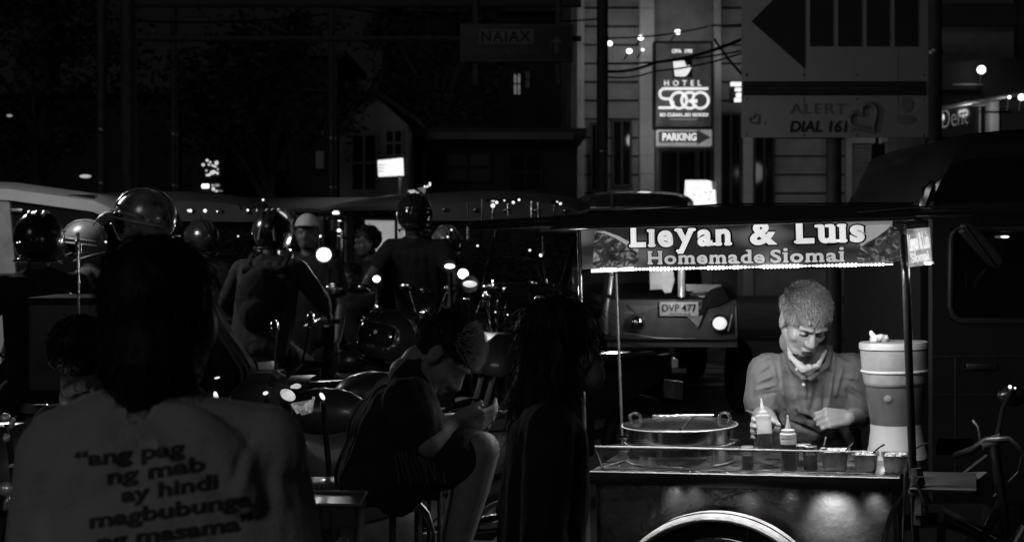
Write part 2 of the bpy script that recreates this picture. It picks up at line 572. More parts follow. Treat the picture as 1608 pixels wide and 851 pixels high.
def hand_prims(W, d, n, thumb, curl=0.5, s=1.0, tdir=None, spread=0.0, tcurl=0.5):
    """W wrist, d wrist->knuckles, n where the palm faces, thumb: vector to the thumb side"""
    W = Vector(W); d = Vector(d).normalized(); n = Vector(n); n = (n - d * n.dot(d)).normalized()
    t = d.cross(n).normalized()
    if t.dot(Vector(thumb)) < 0: t = -t
    L = []
    k0 = []
    for i, o in enumerate((.030, .010, -.010, -.029)):
        kn = W + d * (.088 - abs(o - .01) * .15) * s + t * o * s
        k0.append(kn)
        L.append(cc(W + t * o * .55 * s + d * .012 * s, kn, .0165 * s, .0115 * s))
    L.append(ee(W + d * .045 * s, (.036 * s, .014 * s, .045 * s), Matrix((t, n, d)).transposed()))
    lens = ((.040, .025, .021), (.044, .028, .022), (.041, .026, .022), (.032, .020, .019))
    for i, kn in enumerate(k0):
        p = kn.copy(); a = 0
        sp = (1.5 - i) * spread
        for j, (ln, da) in enumerate(zip(lens[i], (curl * 65, curl * 85, curl * 50))):
            a += R(da + (i - 1.5) * 3 * curl)
            q = p + (d * math.cos(a) + n * math.sin(a) + t * sp).normalized() * ln * s
            L.append(cc(p, q, (.0088 - j * .0008) * s, (.0080 - j * .0008) * s))
            p = q
    b = W + d * .022 * s + t * .026 * s + n * .006 * s
    td = Vector(tdir).normalized() if tdir is not None else (t * .75 + d * .65).normalized()
    L.append(cc(W + d * .015 * s + t * .012 * s, b, .014 * s, .014 * s))
    q = b + td * .040 * s
    L.append(cc(b, q, .0125 * s, .0098 * s))
    td2 = (td * (1 - tcurl * .5) + (n * .5 + d * .35 - t * .35) * tcurl).normalized()
    L.append(cc(q, q + td2 * .030 * s, .0098 * s, .0080 * s))
    return L

def torso_prims(shL, shR, pel, neck, hipw=.1, s=1.0, girth=1.0):
    shL, shR, pel, neck = map(Vector, (shL, shR, pel, neck))
    mid = (shL + shR) / 2
    ax = (mid - pel).normalized(); xr = (shR - shL).normalized()
    fwd = xr.cross(ax).normalized(); xr = ax.cross(fwd) * -1
    if xr.dot(shR - shL) < 0: xr = -xr
    rot = Matrix((xr, fwd, ax)).transposed()
    H = (mid - pel).length; g = girth
    return [cc(shL * .86 + mid * .14, shR * .86 + mid * .14, .060 * s, .060 * s),
            ee(pel + ax * H * .70, (.155 * s * g, .108 * s * g, H * .33), rot),
            ee(pel + ax * H * .35, (.142 * s * g, .102 * s * g, H * .34), rot),
            ee(pel + ax * H * .02, (.162 * s * g, .112 * s * g, .12 * s), rot),
            cc(shL * .6 + mid * .4, neck, .055 * s, .048 * s), cc(shR * .6 + mid * .4, neck, .055 * s, .048 * s)], rot

def person(label, base, J, voxel=0.008, s=1.0, face=False, top='grey_cloth', bottom='dark_cloth', sleeve=0.55, shorts=False,
           skin='skin', girth=1.0, hands=None, group=None, fold=(0.0045, 9), cat='person', shoe='rubber', extra=(), crease=None):
    base = Vector(base)
    root = thing('person', label, cat, base, group=group)
    J = {k: Vector(v) for k, v in J.items()}
    fr = head_frame(J['fwd'], J.get('up', (0, 0, 1)))
    pr = head_prims(J['head'], fr, s, True)
    pr.append(cc(J['neck'], J['head'] + fr @ Vector((0, -.03, -.07)) * s, .056 * s, .052 * s))
    tp, rot = torso_prims(J['shL'], J['shR'], J['pel'], J['neck'], s=s, girth=girth)
    pr += tp
    arms = {}
    for q in 'LR':
        sh, el, wr = J['sh' + q], J['el' + q], J['wr' + q]
        pr += [cc(sh, el, .050 * s * girth, .040 * s), cc(el, el.lerp(wr, .4), .041 * s, .039 * s), cc(el.lerp(wr, .35), wr, .039 * s, .025 * s)]
        hs = (hands or {}).get(q)
        if hs: pr += hand_prims(wr, s=s, **hs)
        else:
            d = (wr - el).normalized()
            pr += hand_prims(wr, d, rot.col[0] * (1 if q == 'L' else -1), J['fwd'], 0.45, s)
        hip, kn, an = J['hip' + q], J['kn' + q], J['an' + q]
        back = -(rot.col[1])
        pr += [cc(hip, kn, .082 * s * girth, .054 * s), cc(kn, kn.lerp(an, .35), .054 * s, .052 * s), cc(kn.lerp(an, .3), an, .052 * s, .036 * s)]
        ft = J.get('ft' + q, an + Vector((J['fwd'].x, J['fwd'].y, 0)).normalized() * .17 - Vector((0, 0, .05)))
        pr += [cc(an, an + (ft - an) * .3 - Vector((0, 0, .03)), .038 * s, .036 * s)]
    dsp = face_sculpt(J['head'], fr, s) if face else None
    body = blob('body', pr, voxel, M[skin], root, base, smooth=3, disp=dsp)
    # shirt
    sp = list(tp) + list(extra)
    sp.append(ee((J['shL'] + J['shR']) * .25 + J['pel'] * .5, (.165 * s * girth, .115 * s * girth, ((J['shL'] + J['shR']) / 2 - J['pel']).length * .52), rot))
    xr_, fw_, ax_ = rot.col[0], rot.col[1], rot.col[2]
    mid_ = (J['shL'] + J['shR']) / 2
    for a_ in (-.80, -.4, 0, .4, .80):
        top_ = mid_ + (J['shR'] - mid_) * a_ * .82 - ax_ * .03 * s; bot_ = J['pel'] + xr_ * (a_ * .135 * s * girth) - ax_ * .04 * s
        for b_ in (-1, 1):
            k_ = 1 - .35 * abs(a_)
            sp.append(cc(top_ + fw_ * b_ * .035 * s * k_ * girth, bot_ + fw_ * b_ * .058 * s * k_ * girth, .060 * s, .062 * s * girth))
    for q in 'LR':
        sh, el, wr = J['sh' + q], J['el' + q], J['wr' + q]
        if sleeve <= 1:
            sp.append(cc(sh, sh.lerp(el, sleeve), .060 * s * girth, .062 * s))
        else:
            sp += [cc(sh, el, .056 * s * girth, .047 * s), cc(el, el.lerp(wr, sleeve - 1), .047 * s, .036 * s)]
    shirt = blob('shirt', sp, max(voxel, .006), M[top], root, base, smooth=4, inflate=.012, disp=crease or folds(fold[0], fold[1], seed=random.random() * 9, direc=rot.col[2]))
    # trousers or shorts
    bp = [ee(J['pel'], (.165 * s * girth, .118 * s * girth, .12 * s), rot)]
    for q in 'LR':
        hip, kn, an = J['hip' + q], J['kn' + q], J['an' + q]
        if shorts: bp.append(cc(hip, hip.lerp(kn, .78), .090 * s * girth, .076 * s))
        else: bp += [cc(hip, kn, .088 * s * girth, .064 * s), cc(kn, kn.lerp(an, .93), .063 * s, .050 * s)]
    blob('shorts' if shorts else 'trousers', bp, max(voxel, .008), M[bottom], root, base, smooth=3, inflate=.008, disp=folds(.006, 8, seed=random.random() * 9, direc=(J['hipL'] - J['knL'])))
    for q in 'LR':
        an = J['an' + q]
        ft = J.get('ft' + q, an + Vector((J['fwd'].x, J['fwd'].y, 0)).normalized() * .17 - Vector((0, 0, .05)))
        heel = an - (ft - an).normalized() * .05; heel.z = ft.z
        m_ = MB(); m_.cap(heel - base, ft - base, .040 * s, .036 * s); m_.cap(an - base - Vector((0, 0, .02)), heel - base, .045 * s, .038 * s)
        m_.build('shoe', M[shoe], root, smooth=True)
    return root, fr, rot

def local(c, fr, base, s=1.0):
    c = Vector(c); base = Vector(base)
    return lambda x, y, z: c + fr @ Vector((x * s, y * s, z * s)) - base

def short_hair(root, c, fr, base, m, s=1.0, n=2600, L=.022, flow=(0, .5, .6), seed=1, lowback=-.05, cap=True, rad=.0016, front=.045, comb=0.0):
    rnd = random.Random(seed); mb = MB()
    cen = Vector((0, -.014, .034)); rr = Vector((.0765, .097, .086))
    T = local(c, fr, base, s)
    def ok(p):   # p on the scalp, local
        if p.y > .02: return p.z > front + .010 * math.sin(p.x * 90) - max(0, abs(p.x) - .045) * .8
        if p.y > -.03: return p.z > -.002 - (p.y) * -.4
        return p.z > lowback
    if cap:
        bm2 = bmesh.new(); bmesh.ops.create_uvsphere(bm2, u_segments=40, v_segments=28, radius=1)
        dead = []
        for v in bm2.verts:
            v.co = Vector((v.co.x * rr.x, v.co.y * rr.y, v.co.z * rr.z)) * 1.03 + cen
        for f in bm2.faces:
            if not ok(f.calc_center_median()): dead.append(f)
        bmesh.ops.delete(bm2, geom=dead, context='FACES')
        for v in bm2.verts: v.co = T(*v.co)
        t = bpy.data.meshes.new('t'); bm2.to_mesh(t); bm2.free(); mb.bm.from_mesh(t); bpy.data.meshes.remove(t)
    k = 0
    fl = Vector(flow)
    while k < n:
        u = Vector((rnd.gauss(0, 1), rnd.gauss(0, 1), rnd.gauss(0, 1))).normalized()
        p = Vector((u.x * rr.x, u.y * rr.y, u.z * rr.z)) + cen
        if not ok(p): continue
        k += 1
        cl = Vector((noise.noise(p * 40), noise.noise(p * 40 + V(9, 1, 3)), noise.noise(p * 40 + V(1, 7, 5))))
        d = (u * .75 + fl * .7 + cl * .9 + Vector((rnd.uniform(-.2, .2), rnd.uniform(-.2, .2), rnd.uniform(-.2, .2)))).normalized()
        if comb:
            f3 = Vector((0, .9, .05)) if p.z > .055 else Vector((0, .35, -.8))
            if p.y > .035 and p.z > .055: f3 = Vector((.1, .7, -.15))
            tg = (f3 - u * f3.dot(u)).normalized()
            d = (u * .62 + tg * comb + cl * .45 + Vector((rnd.uniform(-.15, .15), rnd.uniform(-.15, .15), rnd.uniform(-.15, .15)))).normalized(); fl = tg
        ll = L * rnd.uniform(.6, 1.15) * (.45 + .55 * max(0, min(1, (p.z + .02) / .09)))
        q = p + d * ll * .55 + u * .002; tip = p + (d + fl * .4).normalized() * ll
        x = d.cross(Vector((rnd.random(), rnd.random(), rnd.random()))).normalized() * rad; y = d.cross(x)
        b = [mb.bm.verts.new(T(*(p + x))), mb.bm.verts.new(T(*(p - x * .5 + y * .9))), mb.bm.verts.new(T(*(p - x * .5 - y * .9)))]
        b2 = [mb.bm.verts.new(T(*(q + x * .8))), mb.bm.verts.new(T(*(q - x * .4 + y * .7))), mb.bm.verts.new(T(*(q - x * .4 - y * .7)))]
        tp = mb.bm.verts.new(T(*tip))
        for i in range(3):
            mb.bm.faces.new((b[i], b[(i + 1) % 3], b2[(i + 1) % 3], b2[i])); mb.bm.faces.new((b2[i], b2[(i + 1) % 3], tp))
    return mb.build('hair', m, root, smooth=True)

def long_hair(root, c, fr, base, m, s=1.0, prims=(), n=900, seed=2, drop=.35, voxel=.008):
    """a hanging mass of hair (blended) with loose strands along it; prims in head-local coordinates"""
    T0 = local(c, fr, (0, 0, 0), s)
    pp = [ee(T0(0, -.018, .036), (.088 * s, .105 * s, .094 * s), fr)] + [cc(T0(*a), T0(*b), ra * s, rb * s) for a, b, ra, rb in prims]
    o = blob('hair', pp, voxel, m, root, base, smooth=4, disp=folds(.004, 30, seed=seed, direc=(0, 0, 1), stretch=.12))
    return o

def helmet(root, c, fr, base, m, visor='glass_dark', s=1.0, stripe=None, open_face=False, peak=None):
    T = local(c, fr, base, s)
    bm_ = bmesh.new(); bmesh.ops.create_uvsphere(bm_, u_segments=32, v_segments=24, radius=1)
    dead = []
    for f in bm_.faces:
        p = f.calc_center_median()
        if p.z < -.80 - (0.12 if p.y < 0 else 0): dead.append(f)
        elif p.y > .45 and -.42 < p.z < .30: dead.append(f)
        elif open_face and p.y > .25 and p.z < .30: dead.append(f)
    bmesh.ops.delete(bm_, geom=dead, context='FACES')
    for v in bm_.verts:
        p = v.co
        k = 1.0 + (.10 if (p.y > .4 and p.z < -.4) else 0)
        v.co = T(p.x * .122 * k, p.y * .150 * k - .005, p.z * .138 + .010)
    mb = MB(); t = bpy.data.meshes.new('t'); bm_.to_mesh(t); bm_.free(); mb.bm.from_mesh(t); bpy.data.meshes.remove(t)
    h = mb.build('helmet', m, root, smooth=True)
    so = h.modifiers.new('thick', 'SOLIDIFY'); so.thickness = .012; so.offset = -1
    # visor
    mb = MB()
    secs = []
    for i in range(9):
        z = -.40 + .72 * i / 8
        row = []
        for k in range(17):
            a = R(-62 + 124 * k / 16)
            rr = math.sqrt(max(0, 1 - z * z)) * 1.03
            row.append(T(math.sin(a) * .122 * rr, math.cos(a) * .150 * rr - .004, z * .138 + .010))
        secs.append(row)
    vs = [[mb.bm.verts.new(p) for p in r_] for r_ in secs]
    for i in range(8):
        for k in range(16): mb.bm.faces.new((vs[i][k], vs[i][k + 1], vs[i + 1][k + 1], vs[i + 1][k]))
    v_ = mb.build('visor', M[visor], h, smooth=True)
    mb = MB()
    mb.tube([T(math.sin(R(a_)) * .124, math.cos(R(a_)) * .152 - .004, .30 * .138 + .012) for a_ in range(-66, 67, 12)], .0045, 6)
    mb.tube([T(math.sin(R(a_)) * .116, math.cos(R(a_)) * .143 - .004, -.42 * .138 + .008) for a_ in range(-66, 67, 12)], .005, 6)
    for q in (-1, 0, 1):
        mb.tube([T(q * .038 * (1 - .15 * abs(k - 3) / 3), math.cos(R(20 + 23 * k)) * .148 - .005, math.sin(R(20 + 23 * k)) * .137 + .010) for k in range(7)], [.003, .007, .008, .008, .008, .007, .003], 6)
    mb.tube([T(math.sin(R(a_)) * .112, math.cos(R(a_)) * .136 - .005, -.105) for a_ in range(60, 301, 15)], .007, 6)
    build_each(mb, 'ridge', m, h, smooth=True)
    if peak:
        mb = MB(); rows = []
        for (y_, z_, w_) in ((.105, .085, .085), (.15, .088, .080), (.20, .074, .066), (.235, .052, .045)):
            rows.append([T(x_ * w_, y_, z_ - .022 * x_ * x_) for x_ in (-1, -.5, 0, .5, 1)] + [T(x_ * w_, y_, z_ - .008 - .022 * x_ * x_) for x_ in (1, .5, 0, -.5, -1)])
        mb.loft(rows); mb.build('peak', peak, h)
        mb = MB()
        for q in (-1, 1):
            for o_ in (0, .03): mb.tube([T(q * (.085 + .036 * math.sin(math.pi * k / 7)), -.11 + .032 * k, -.055 + o_ + .014 * k) for k in range(8)], [.003, .007, .009, .010, .009, .008, .006, .003], 6)
        build_each(mb, 'side_stripe', peak, h, smooth=True)
    if stripe:
        mb = MB()
        for q in (-1, 1):
            pts = [T(q * .05 * (1 - .1 * k), -.148 + .006 * k * k * .3, -.06 + .035 * k) for k in range(5)]
            mb.tube(pts, .010, 6)
            pts = [T(q * (.119 - .004 * k), -.05 + .03 * k, .0 + .022 * k) for k in range(5)]
            mb.tube(pts, .008, 6)
        build_each(mb, 'stripe', stripe, h, smooth=True)
    return h

def lamp(name, kind, loc, energy, size=.1, target=None, spot=None, blend=.3, sizey=None):
    d = bpy.data.lights.new(name, kind); d.energy = energy
    if kind == 'AREA':
        d.size = size
        if sizey: d.shape = 'RECTANGLE'; d.size_y = sizey
    elif kind in ('POINT', 'SPOT'): d.shadow_soft_size = size
    if kind == 'SPOT': d.spot_size = R(spot or 60); d.spot_blend = blend
    o = bpy.data.objects.new(name, d); COL.objects.link(o); o.location = loc
    if target is not None: o.rotation_euler = (Vector(target) - Vector(loc)).to_track_quat('-Z', 'Y').to_euler()
    return o

# ================================================================== THE SETTING
g = MB(); g.bm.faces.new([g.bm.verts.new(p) for p in ((-150, -40, 0), (150, -40, 0), (150, 260, 0), (-150, 260, 0))])
struct('ground', g, M['asphalt'])
g = MB()
for (x0, x1, y) in ((-1.9, 3.2, 17.8), (-3.4, 4.0, 15.6), (-14, -6.5, 15.6), (6, 14, 17.8)):
    g.bm.faces.new([g.bm.verts.new(p) for p in ((x0, y - .11, .004), (x1, y - .11, .004), (x1, y + .11, .004), (x0, y + .11, .004))])
struct('lane_marking', g, M['paint'])
g = MB(); g.box((0, 27.5, .07), (120, 9, .14), bev=.02)
struct('pavement', g, M['concrete'])
g = MB(); g.box((0, 22.9, .08), (120, .2, .16), bev=.02)
struct('kerb', g, M['concrete'])

def wpt(px, py, D): return P(px, py, D)
def pbox(mb, x0, y0, x1, y1, D, depth, bev=0.0):
    """box whose camera side spans these photo pixels at distance D, depth metres deep"""
    a = P(x0, y0, D); b = P(x1, y1, D)
    c = (a + b) / 2; c.y = D + depth / 2
    mb.box(c, (abs(b.x - a.x), depth, abs(a.z - b.z)), bev=bev)
    return mb
def pz(py, D): return EYE - (py - HY) / F * D
def pxx(px, D): return (px - PX0) / F * D

# ---- hotel
DH = 40.0
hb = thing('hotel_building', 'pale block-faced hotel front lit by small floodlights behind the hotel sign', 'building', (pxx(1100, DH), DH, 0))
hl = lambda mb: mb.shift((-pxx(1100, DH), -DH, 0))
m_ = MB(); m_.box((pxx(1186, DH), DH + 4, 8), (pxx(1475, DH) - pxx(897, DH), 8, 16)); hl(m_).build('wall', M['wall_pale'], hb)
m_ = MB()
for k in range(26):
    z = .8 + k * .52
    for (a, b) in ((905, 1003), (1118, 1182), (1216, 1330)):
        m_.box(((pxx(a, DH) + pxx(b, DH)) / 2, DH - .012, z), (pxx(b, DH) - pxx(a, DH), .03, .05))
hl(m_).build('block_joints', M['wall_dark'], hb)
def pilaster(x0, x1, proud=.25):
    m_ = MB(); m_.box(((pxx(x0, DH) + pxx(x1, DH)) / 2, DH - proud / 2, 7.9), (pxx(x1, DH) - pxx(x0, DH), proud, 15.8), bev=.02)
    for k in range(26): m_.box(((pxx(x0, DH) + pxx(x1, DH)) / 2, DH - proud - .005, .8 + k * .52 + .24), (pxx(x1, DH) - pxx(x0, DH) - .04, .03, .44))
    hl(m_).build('pilaster', mat('pilaster_paint', .62, .8, var=.12, scale=1.5), hb)
pilaster(1003, 1026, .3); pilaster(1120, 1131, .2); pilaster(1165, 1181, .2); pilaster(1300, 1316, .2); pilaster(905, 917, .2)
for (x0, y0, x1, y1) in ((962, 190, 990, 292), (928, 195, 946, 300), (1036, 236, 1092, 330), (1096, 236, 1116, 330), (1132, 180, 1162, 330), (1184, 215, 1214, 330)):
    m_ = MB(); pbox(m_, x0, y0, x1, y1, DH - .06, .1); o = hl(m_).build('window', M['glass_dark'], hb)
    f_ = MB()
    a = P(x0, y0, DH); b = P(x1, y1, DH)
    for xx in (a.x, b.x, (a.x + b.x) / 2): f_.box((xx, DH - .09, (a.z + b.z) / 2), (.06, .08, a.z - b.z + .06))
    for zz in (a.z, b.z): f_.box(((a.x + b.x) / 2, DH - .085, zz), (b.x - a.x + .1, .07, .08))
    f_.shift((-pxx(1100, DH), -DH, 0)); f_.build('window_frame', M['dark_concrete'], o)
# shop doorway with a roller shutter at the right end
m_ = MB(); pbox(m_, 1338, 236, 1380, 330, DH - .10, .1)
for k in range(22): m_.box((pxx(1359, DH), DH - .12, 1.9 + k * .11), (pxx(1380, DH) - pxx(1338, DH), .05, .06))
hl(m_).build('roller_shutter', M['concrete'], hb)
m_ = MB()
pbox(m_, 1329, 224, 1338, 330, DH - .2, .2); pbox(m_, 1380, 224, 1385, 330, DH - .2, .2); pbox(m_, 1329, 214, 1385, 225, DH - .24, .24)
hl(m_).build('door_surround', M['wall_pale'], hb)
m_ = MB(); pbox(m_, 1388, 225, 1416, 330, DH - .15, .15); hl(m_).build('panel', M['concrete'], hb)
m_ = MB(); pbox(m_, 1418, 216, 1426, 300, DH - .3, .3); pbox(m_, 1434, 216, 1446, 300, DH - .4, .4); hl(m_).build('pilaster', M['wall_pale'], hb)
for i, (px, py, pw) in enumerate(((957, 69, 5), (988, 81, 5), (1006, 60, 5), (1064, 51, 5), (1009, 79, 2.5))):
    p = P(px, py, DH - 1.6)
    t = thing('floodlight', ['small floodlight furthest left above the hotel wall', 'small floodlight left of the hotel sign, lowest of the row', 'small floodlight above the left pilaster of the hotel',
              'small floodlight above the hotel sign', 'faint tiny lamp just beside the left pilaster floodlight'][i], 'floodlight', p, group='hotel floodlights')
    s_ = pw / 56.0
    m_ = MB(); m_.ell((0, -.03, 0), (s_ * .9, .05, s_ * .75)); m_.build('lens', E['lamp'], t)
    m_ = MB(); m_.box((0, .08, 0), (s_ * 1.3, .12, s_ * 1.1), bev=.01); m_.cone((0, .14, 0), (0, 1.6, .0), .02, .02, 8); m_.build('housing', M['matte_black'], t)
lamp('wall_wash', 'POINT', P(985, 78, DH - 1.3) , 12, .15)
lamp('wall_wash', 'POINT', P(1062, 50, DH - 1.3), 6.5, .15)
lamp('wall_wash', 'POINT', P(1140, 95, DH - 1.1), 5.5, .15)
lamp('wall_wash', 'POINT', P(1014, 205, DH - 2.0), 12, .2)
lamp('wall_wash', 'POINT', P(1245, 255, DH - 3.0), 7, .3)
lamp('wall_wash', 'POINT', P(1428, 250, DH - 2.0), 9, .3)

# ---- hotel sign
DS = 38.6
sg = thing('hotel_sign', 'tall dark lightbox with HOTEL over four linked ring letters', 'sign', (pxx(1073, DS), DS, 0))
so_ = V(pxx(1073, DS), DS, 0)
m_ = MB(); pbox(m_, 1030, 68, 1117, 199, DS, .45, bev=.02); m_.shift(-so_)
mm = mat('sign_face', 0.10, 0.3, var=0.75, scale=.9, em=.32)
m_.build('lightbox', mm, sg)
m_ = MB(); pbox(m_, 1027, 66, 1030, 201, DS - .03, .5); pbox(m_, 1117, 66, 1119, 201, DS - .03, .5); pbox(m_, 1027, 65, 1119, 68, DS - .035, .51); pbox(m_, 1027, 199, 1119, 202, DS - .035, .51); m_.shift(-so_); m_.build('frame', M['matte_black'], sg)
LN = (0, -1, 0)
lettering('lettering', 'OPA  1/93', P(1055, 83.5, DS), P(1087, 83.5, DS), .10, LN, E['letter'], sg, so_, .03, depth=.02)
m_ = MB(); pbox(m_, 1056, 91, 1087, 122, DS - .02, .02); m_.shift(-so_); m_.build('picture', M['matte_black'], sg)
m_ = MB()
def spoly(pts, D, off, mb): mb.prism([P(x, y, D) for x, y in pts], (0, off, 0))
pts = [(1060, 120), (1058, 106), (1057, 96), (1061, 93), (1066, 92.5), (1070, 95), (1073, 94), (1076, 99), (1077, 104), (1083, 103), (1086, 105), (1083, 112), (1079, 118), (1075, 120.5)]
spoly([(x, y) for x, y in pts], DS - .04, .018, m_); m_.shift(-so_); m_.build('picture_shape', E['letter'], sg)
lettering('lettering', 'HOTEL', P(1043, 135, DS), P(1101, 135, DS), pz(126.5, DS) - pz(135, DS), LN, E['letter'], sg, so_, .015, depth=.02, spacing=1.9)
# the linked name
m_ = MB(); dd = DS - .03; rt = .034
def ring(mb, cx, cy, r, a0=0, a1=360, rr=rt):
    n = 30
    pts = [P(cx + r * math.cos(R(a0 + (a1 - a0) * k / n)), cy - r * math.sin(R(a0 + (a1 - a0) * k / n)), dd) for k in range(n + 1)]
    if a1 - a0 == 360: mb.tube(pts[:-1], rr, 8, closed=True)
    else: mb.tube(pts, rr, 8)
ring(m_, 1066, 158, 12.5); ring(m_, 1083, 158, 12.5, 42, 325); ring(m_, 1100, 158, 12.5)
m_.tube([P(1112, 139.5, dd), P(1044, 139.5, dd)] + [P(1044 - 8 * math.sin(R(a)), 147.5 - 8 * math.cos(R(a)), dd) for a in range(20, 181, 20)] + [P(1053, 155.5, dd), P(1058, 163, dd)], rt, 8)
m_.tube([P(1034, 169.5, dd), P(1056, 169.5, dd), P(1060, 166, dd)], rt, 8)
m_.tube([P(1082, 159, dd), P(1095, 159, dd)], rt * 1.3, 8)
m_.shift(-so_); m_.build('emblem', E['letter'], sg)
lettering('lettering', 'SO CLEAN...SO GOOD!', P(1036, 183, DS), P(1112, 183, DS), pz(178, DS) - pz(183, DS), LN, E['letter'], sg, so_, .03, depth=.02)
lettering('lettering', 'www.hotelsogo.com', P(1052, 188.5, DS), P(1095, 188.5, DS), .045, LN, E['dim'], sg, so_, .0, depth=.02)

pk = thing('parking_sign', 'light parking lightbox with an arrow pointing right under the hotel sign', 'sign', (pxx(1075, DS), DS, 0))
po_ = V(pxx(1075, DS), DS, 0)
m_ = MB(); pbox(m_, 1032, 204, 1118, 229, DS - .03, .4, bev=.02); m_.shift(-po_); m_.build('lightbox', mat('parking_face', .42, .3, var=.3, scale=2, em=.45), pk)
m_ = MB(); spoly([(1034, 207), (1095, 207), (1095, 203.8), (1116, 216), (1095, 227.5), (1095, 224), (1034, 224)], DS - .05, .018, m_); m_.shift(-po_); m_.build('arrow', mat('arrow_face', .08, .4, em=.25), pk)
lettering('lettering', 'PARKING', P(1040, 221, DS), P(1093, 221, DS), pz(209.5, DS) - pz(221, DS), LN, E['letter'], pk, po_, .025, depth=.02, lift=.06)
m_ = MB(); m_.cone((pxx(1040, DS), DS + .1, pz(202, DS)) , (pxx(1040, DS), DS + .1, pz(66, DS)), .04, .04); m_.cone((pxx(1110, DS), DS + .1, pz(202, DS)), (pxx(1110, DS), DS + .1, pz(66, DS)), .04, .04); m_.shift(-po_)
m_.build('hanger', M['dull_metal'], pk)

lb = thing('light_box', 'bright white glowing menu box low beside the hotel entrance', 'sign', P(1100, 322, 34))
m_ = MB(); a = P(1100, 322, 34); m_.loft([[P(x, y, 34 + q) - a for x, y in ((1074, 323), (1125, 323), (1123, 286), (1110, 283), (1076, 283))] for q in (0, .3)])
m_.build('panel', E['box'], lb)
m_ = MB(); m_.prism([P(x, y, 33.97) - a for x, y in ((1117, 284), (1125, 286), (1124, 298), (1119, 298))], (0, .02, 0))
for (x, y) in ((1108, 302), (1113, 314), (1116, 301), (1090, 306)): m_.ell(P(x, y, 33.96) - a, (.03, .01, .012))
m_.build('print', mat('print_grey', .3, .5, em=.3), lb)

ls = thing('lit_sign', 'four stacked glowing blocks at the left edge of the arrow board', 'sign', P(1157, 145, 36))
a = P(1157, 145, 36)
for (x0, y0, x1, y1) in ((1148, 129, 1165, 135), (1155, 138, 1165, 143), (1157, 146, 1165, 152), (1154, 154, 1165, 160)):
    m_ = MB(); pbox(m_, x0, y0, x1, y1, 36, .12); m_.shift(-a); m_.build('glowing_block', E['box'], ls)
m_ = MB(); pbox(m_, 1146, 127, 1172, 162, 36.13, .1); m_.shift(-a); m_.build('backing', M['matte_black'], ls)

# ---- cables
def cable(pts, r, label, name='power_cable'):
    mb = MB(); P_ = []
    for i in range(len(pts) - 1):
        a, b = Vector(pts[i]), Vector(pts[i + 1])
        n = 14
        for k in range(n + (i == len(pts) - 2)):
            t = k / n; q = a.lerp(b, t); q.z -= 4 * t * (1 - t) * (b - a).length * .025; P_.append(q)
    mb.tube(P_, r, 6); o = mb.build(name, M['matte_black']); tag(o, label, 'cable', 'power cables'); return o
cable([P(945, 112, 30), P(1030, 98, 33), P(1165, 62, 30), P(1330, 10, 24)], .035, 'thick cable sagging across the top of the hotel sign')
cable([P(945, 100, 30), P(1165, 80, 31), P(1330, 40, 24)], .022, 'thin cable crossing just above the thick one over the hotel sign')
cable([P(945, 120, 30), P(1028, 112, 33), P(1165, 84, 31)], .02, 'thin cable sagging lowest across the hotel sign')
cable([P(1122, 62, 33), P(1180, 130, 30)], .03, 'short cable dropping to the right of the hotel sign')
cable([P(521, 10, 26), P(945, 30, 30)], .02, 'cable running high between the two far poles')
cable([P(160, 30, 24), P(521, 22, 26)], .02, 'cable running high from the leftmost pole')
cable([P(945, 60, 30), P(1120, 40, 32), P(1330, -20, 24)], .02, 'topmost cable leaving the pole beside the hotel')

# ---- poles
def upole(px, D, r, top, label, m='pole', arms=False):
    x = pxx(px, D); t = thing('utility_pole', label, 'pole', (x, D, 0), group='utility poles')
    m_ = MB(); n = 8
    m_.tube([(0, 0, top * k / n) for k in range(n + 1)], [r * (1 - .12 * k / n) for k in range(n + 1)], 18); m_.build('shaft', M[m], t, smooth=True)
    m_ = MB()
    for z in (2.1, 2.5, 3.4): m_.lathe([(r * 1.04, z), (r * 1.10, z + .01), (r * 1.10, z + .05), (r * 1.04, z + .06)], seg=18)
    build_each(m_, 'clamp_band', M['dull_metal'], t)
    if arms:
        m_ = MB(); m_.box((0, -r - .05, top - .6), (1.6, .1, .1)); m_.box((0, -r - .05, top - 1.2), (1.2, .1, .1))
        for q in (-.7, -.3, .3, .7): m_.cone((q, -r - .05, top - .55), (q, -r - .05, top - .35), .04, .025, 8)
        m_.build('crossarm', M['wood_pole'], t)
    return t
up1 = upole(521, 26, .075, 9, 'slim pole left of centre carrying a small box', arms=True)
upole(946, 30, .13, 9, 'thick dark pole beside the left end of the hotel wall', arms=True)
upole(160, 24, .09, 8, 'leftmost slim pole standing above the white van')
upole(273, 25, .06, 8, 'thin pole behind the left jeepney roof')
upole(1466, 14, .085, 7, 'pole just right of the arrow board', arms=True)
m_ = MB(); m_.box((-.20, -.1, pz(252, 26)), (.15, .12, .32), bev=.02); m_.build('meter_box', M['wall_pale'], up1)
m_ = MB(); m_.tube([(0, 0, 4.3), (-.5, 0, 4.32)], .02, 6); m_.build('bracket', M['dull_metal'], up1)

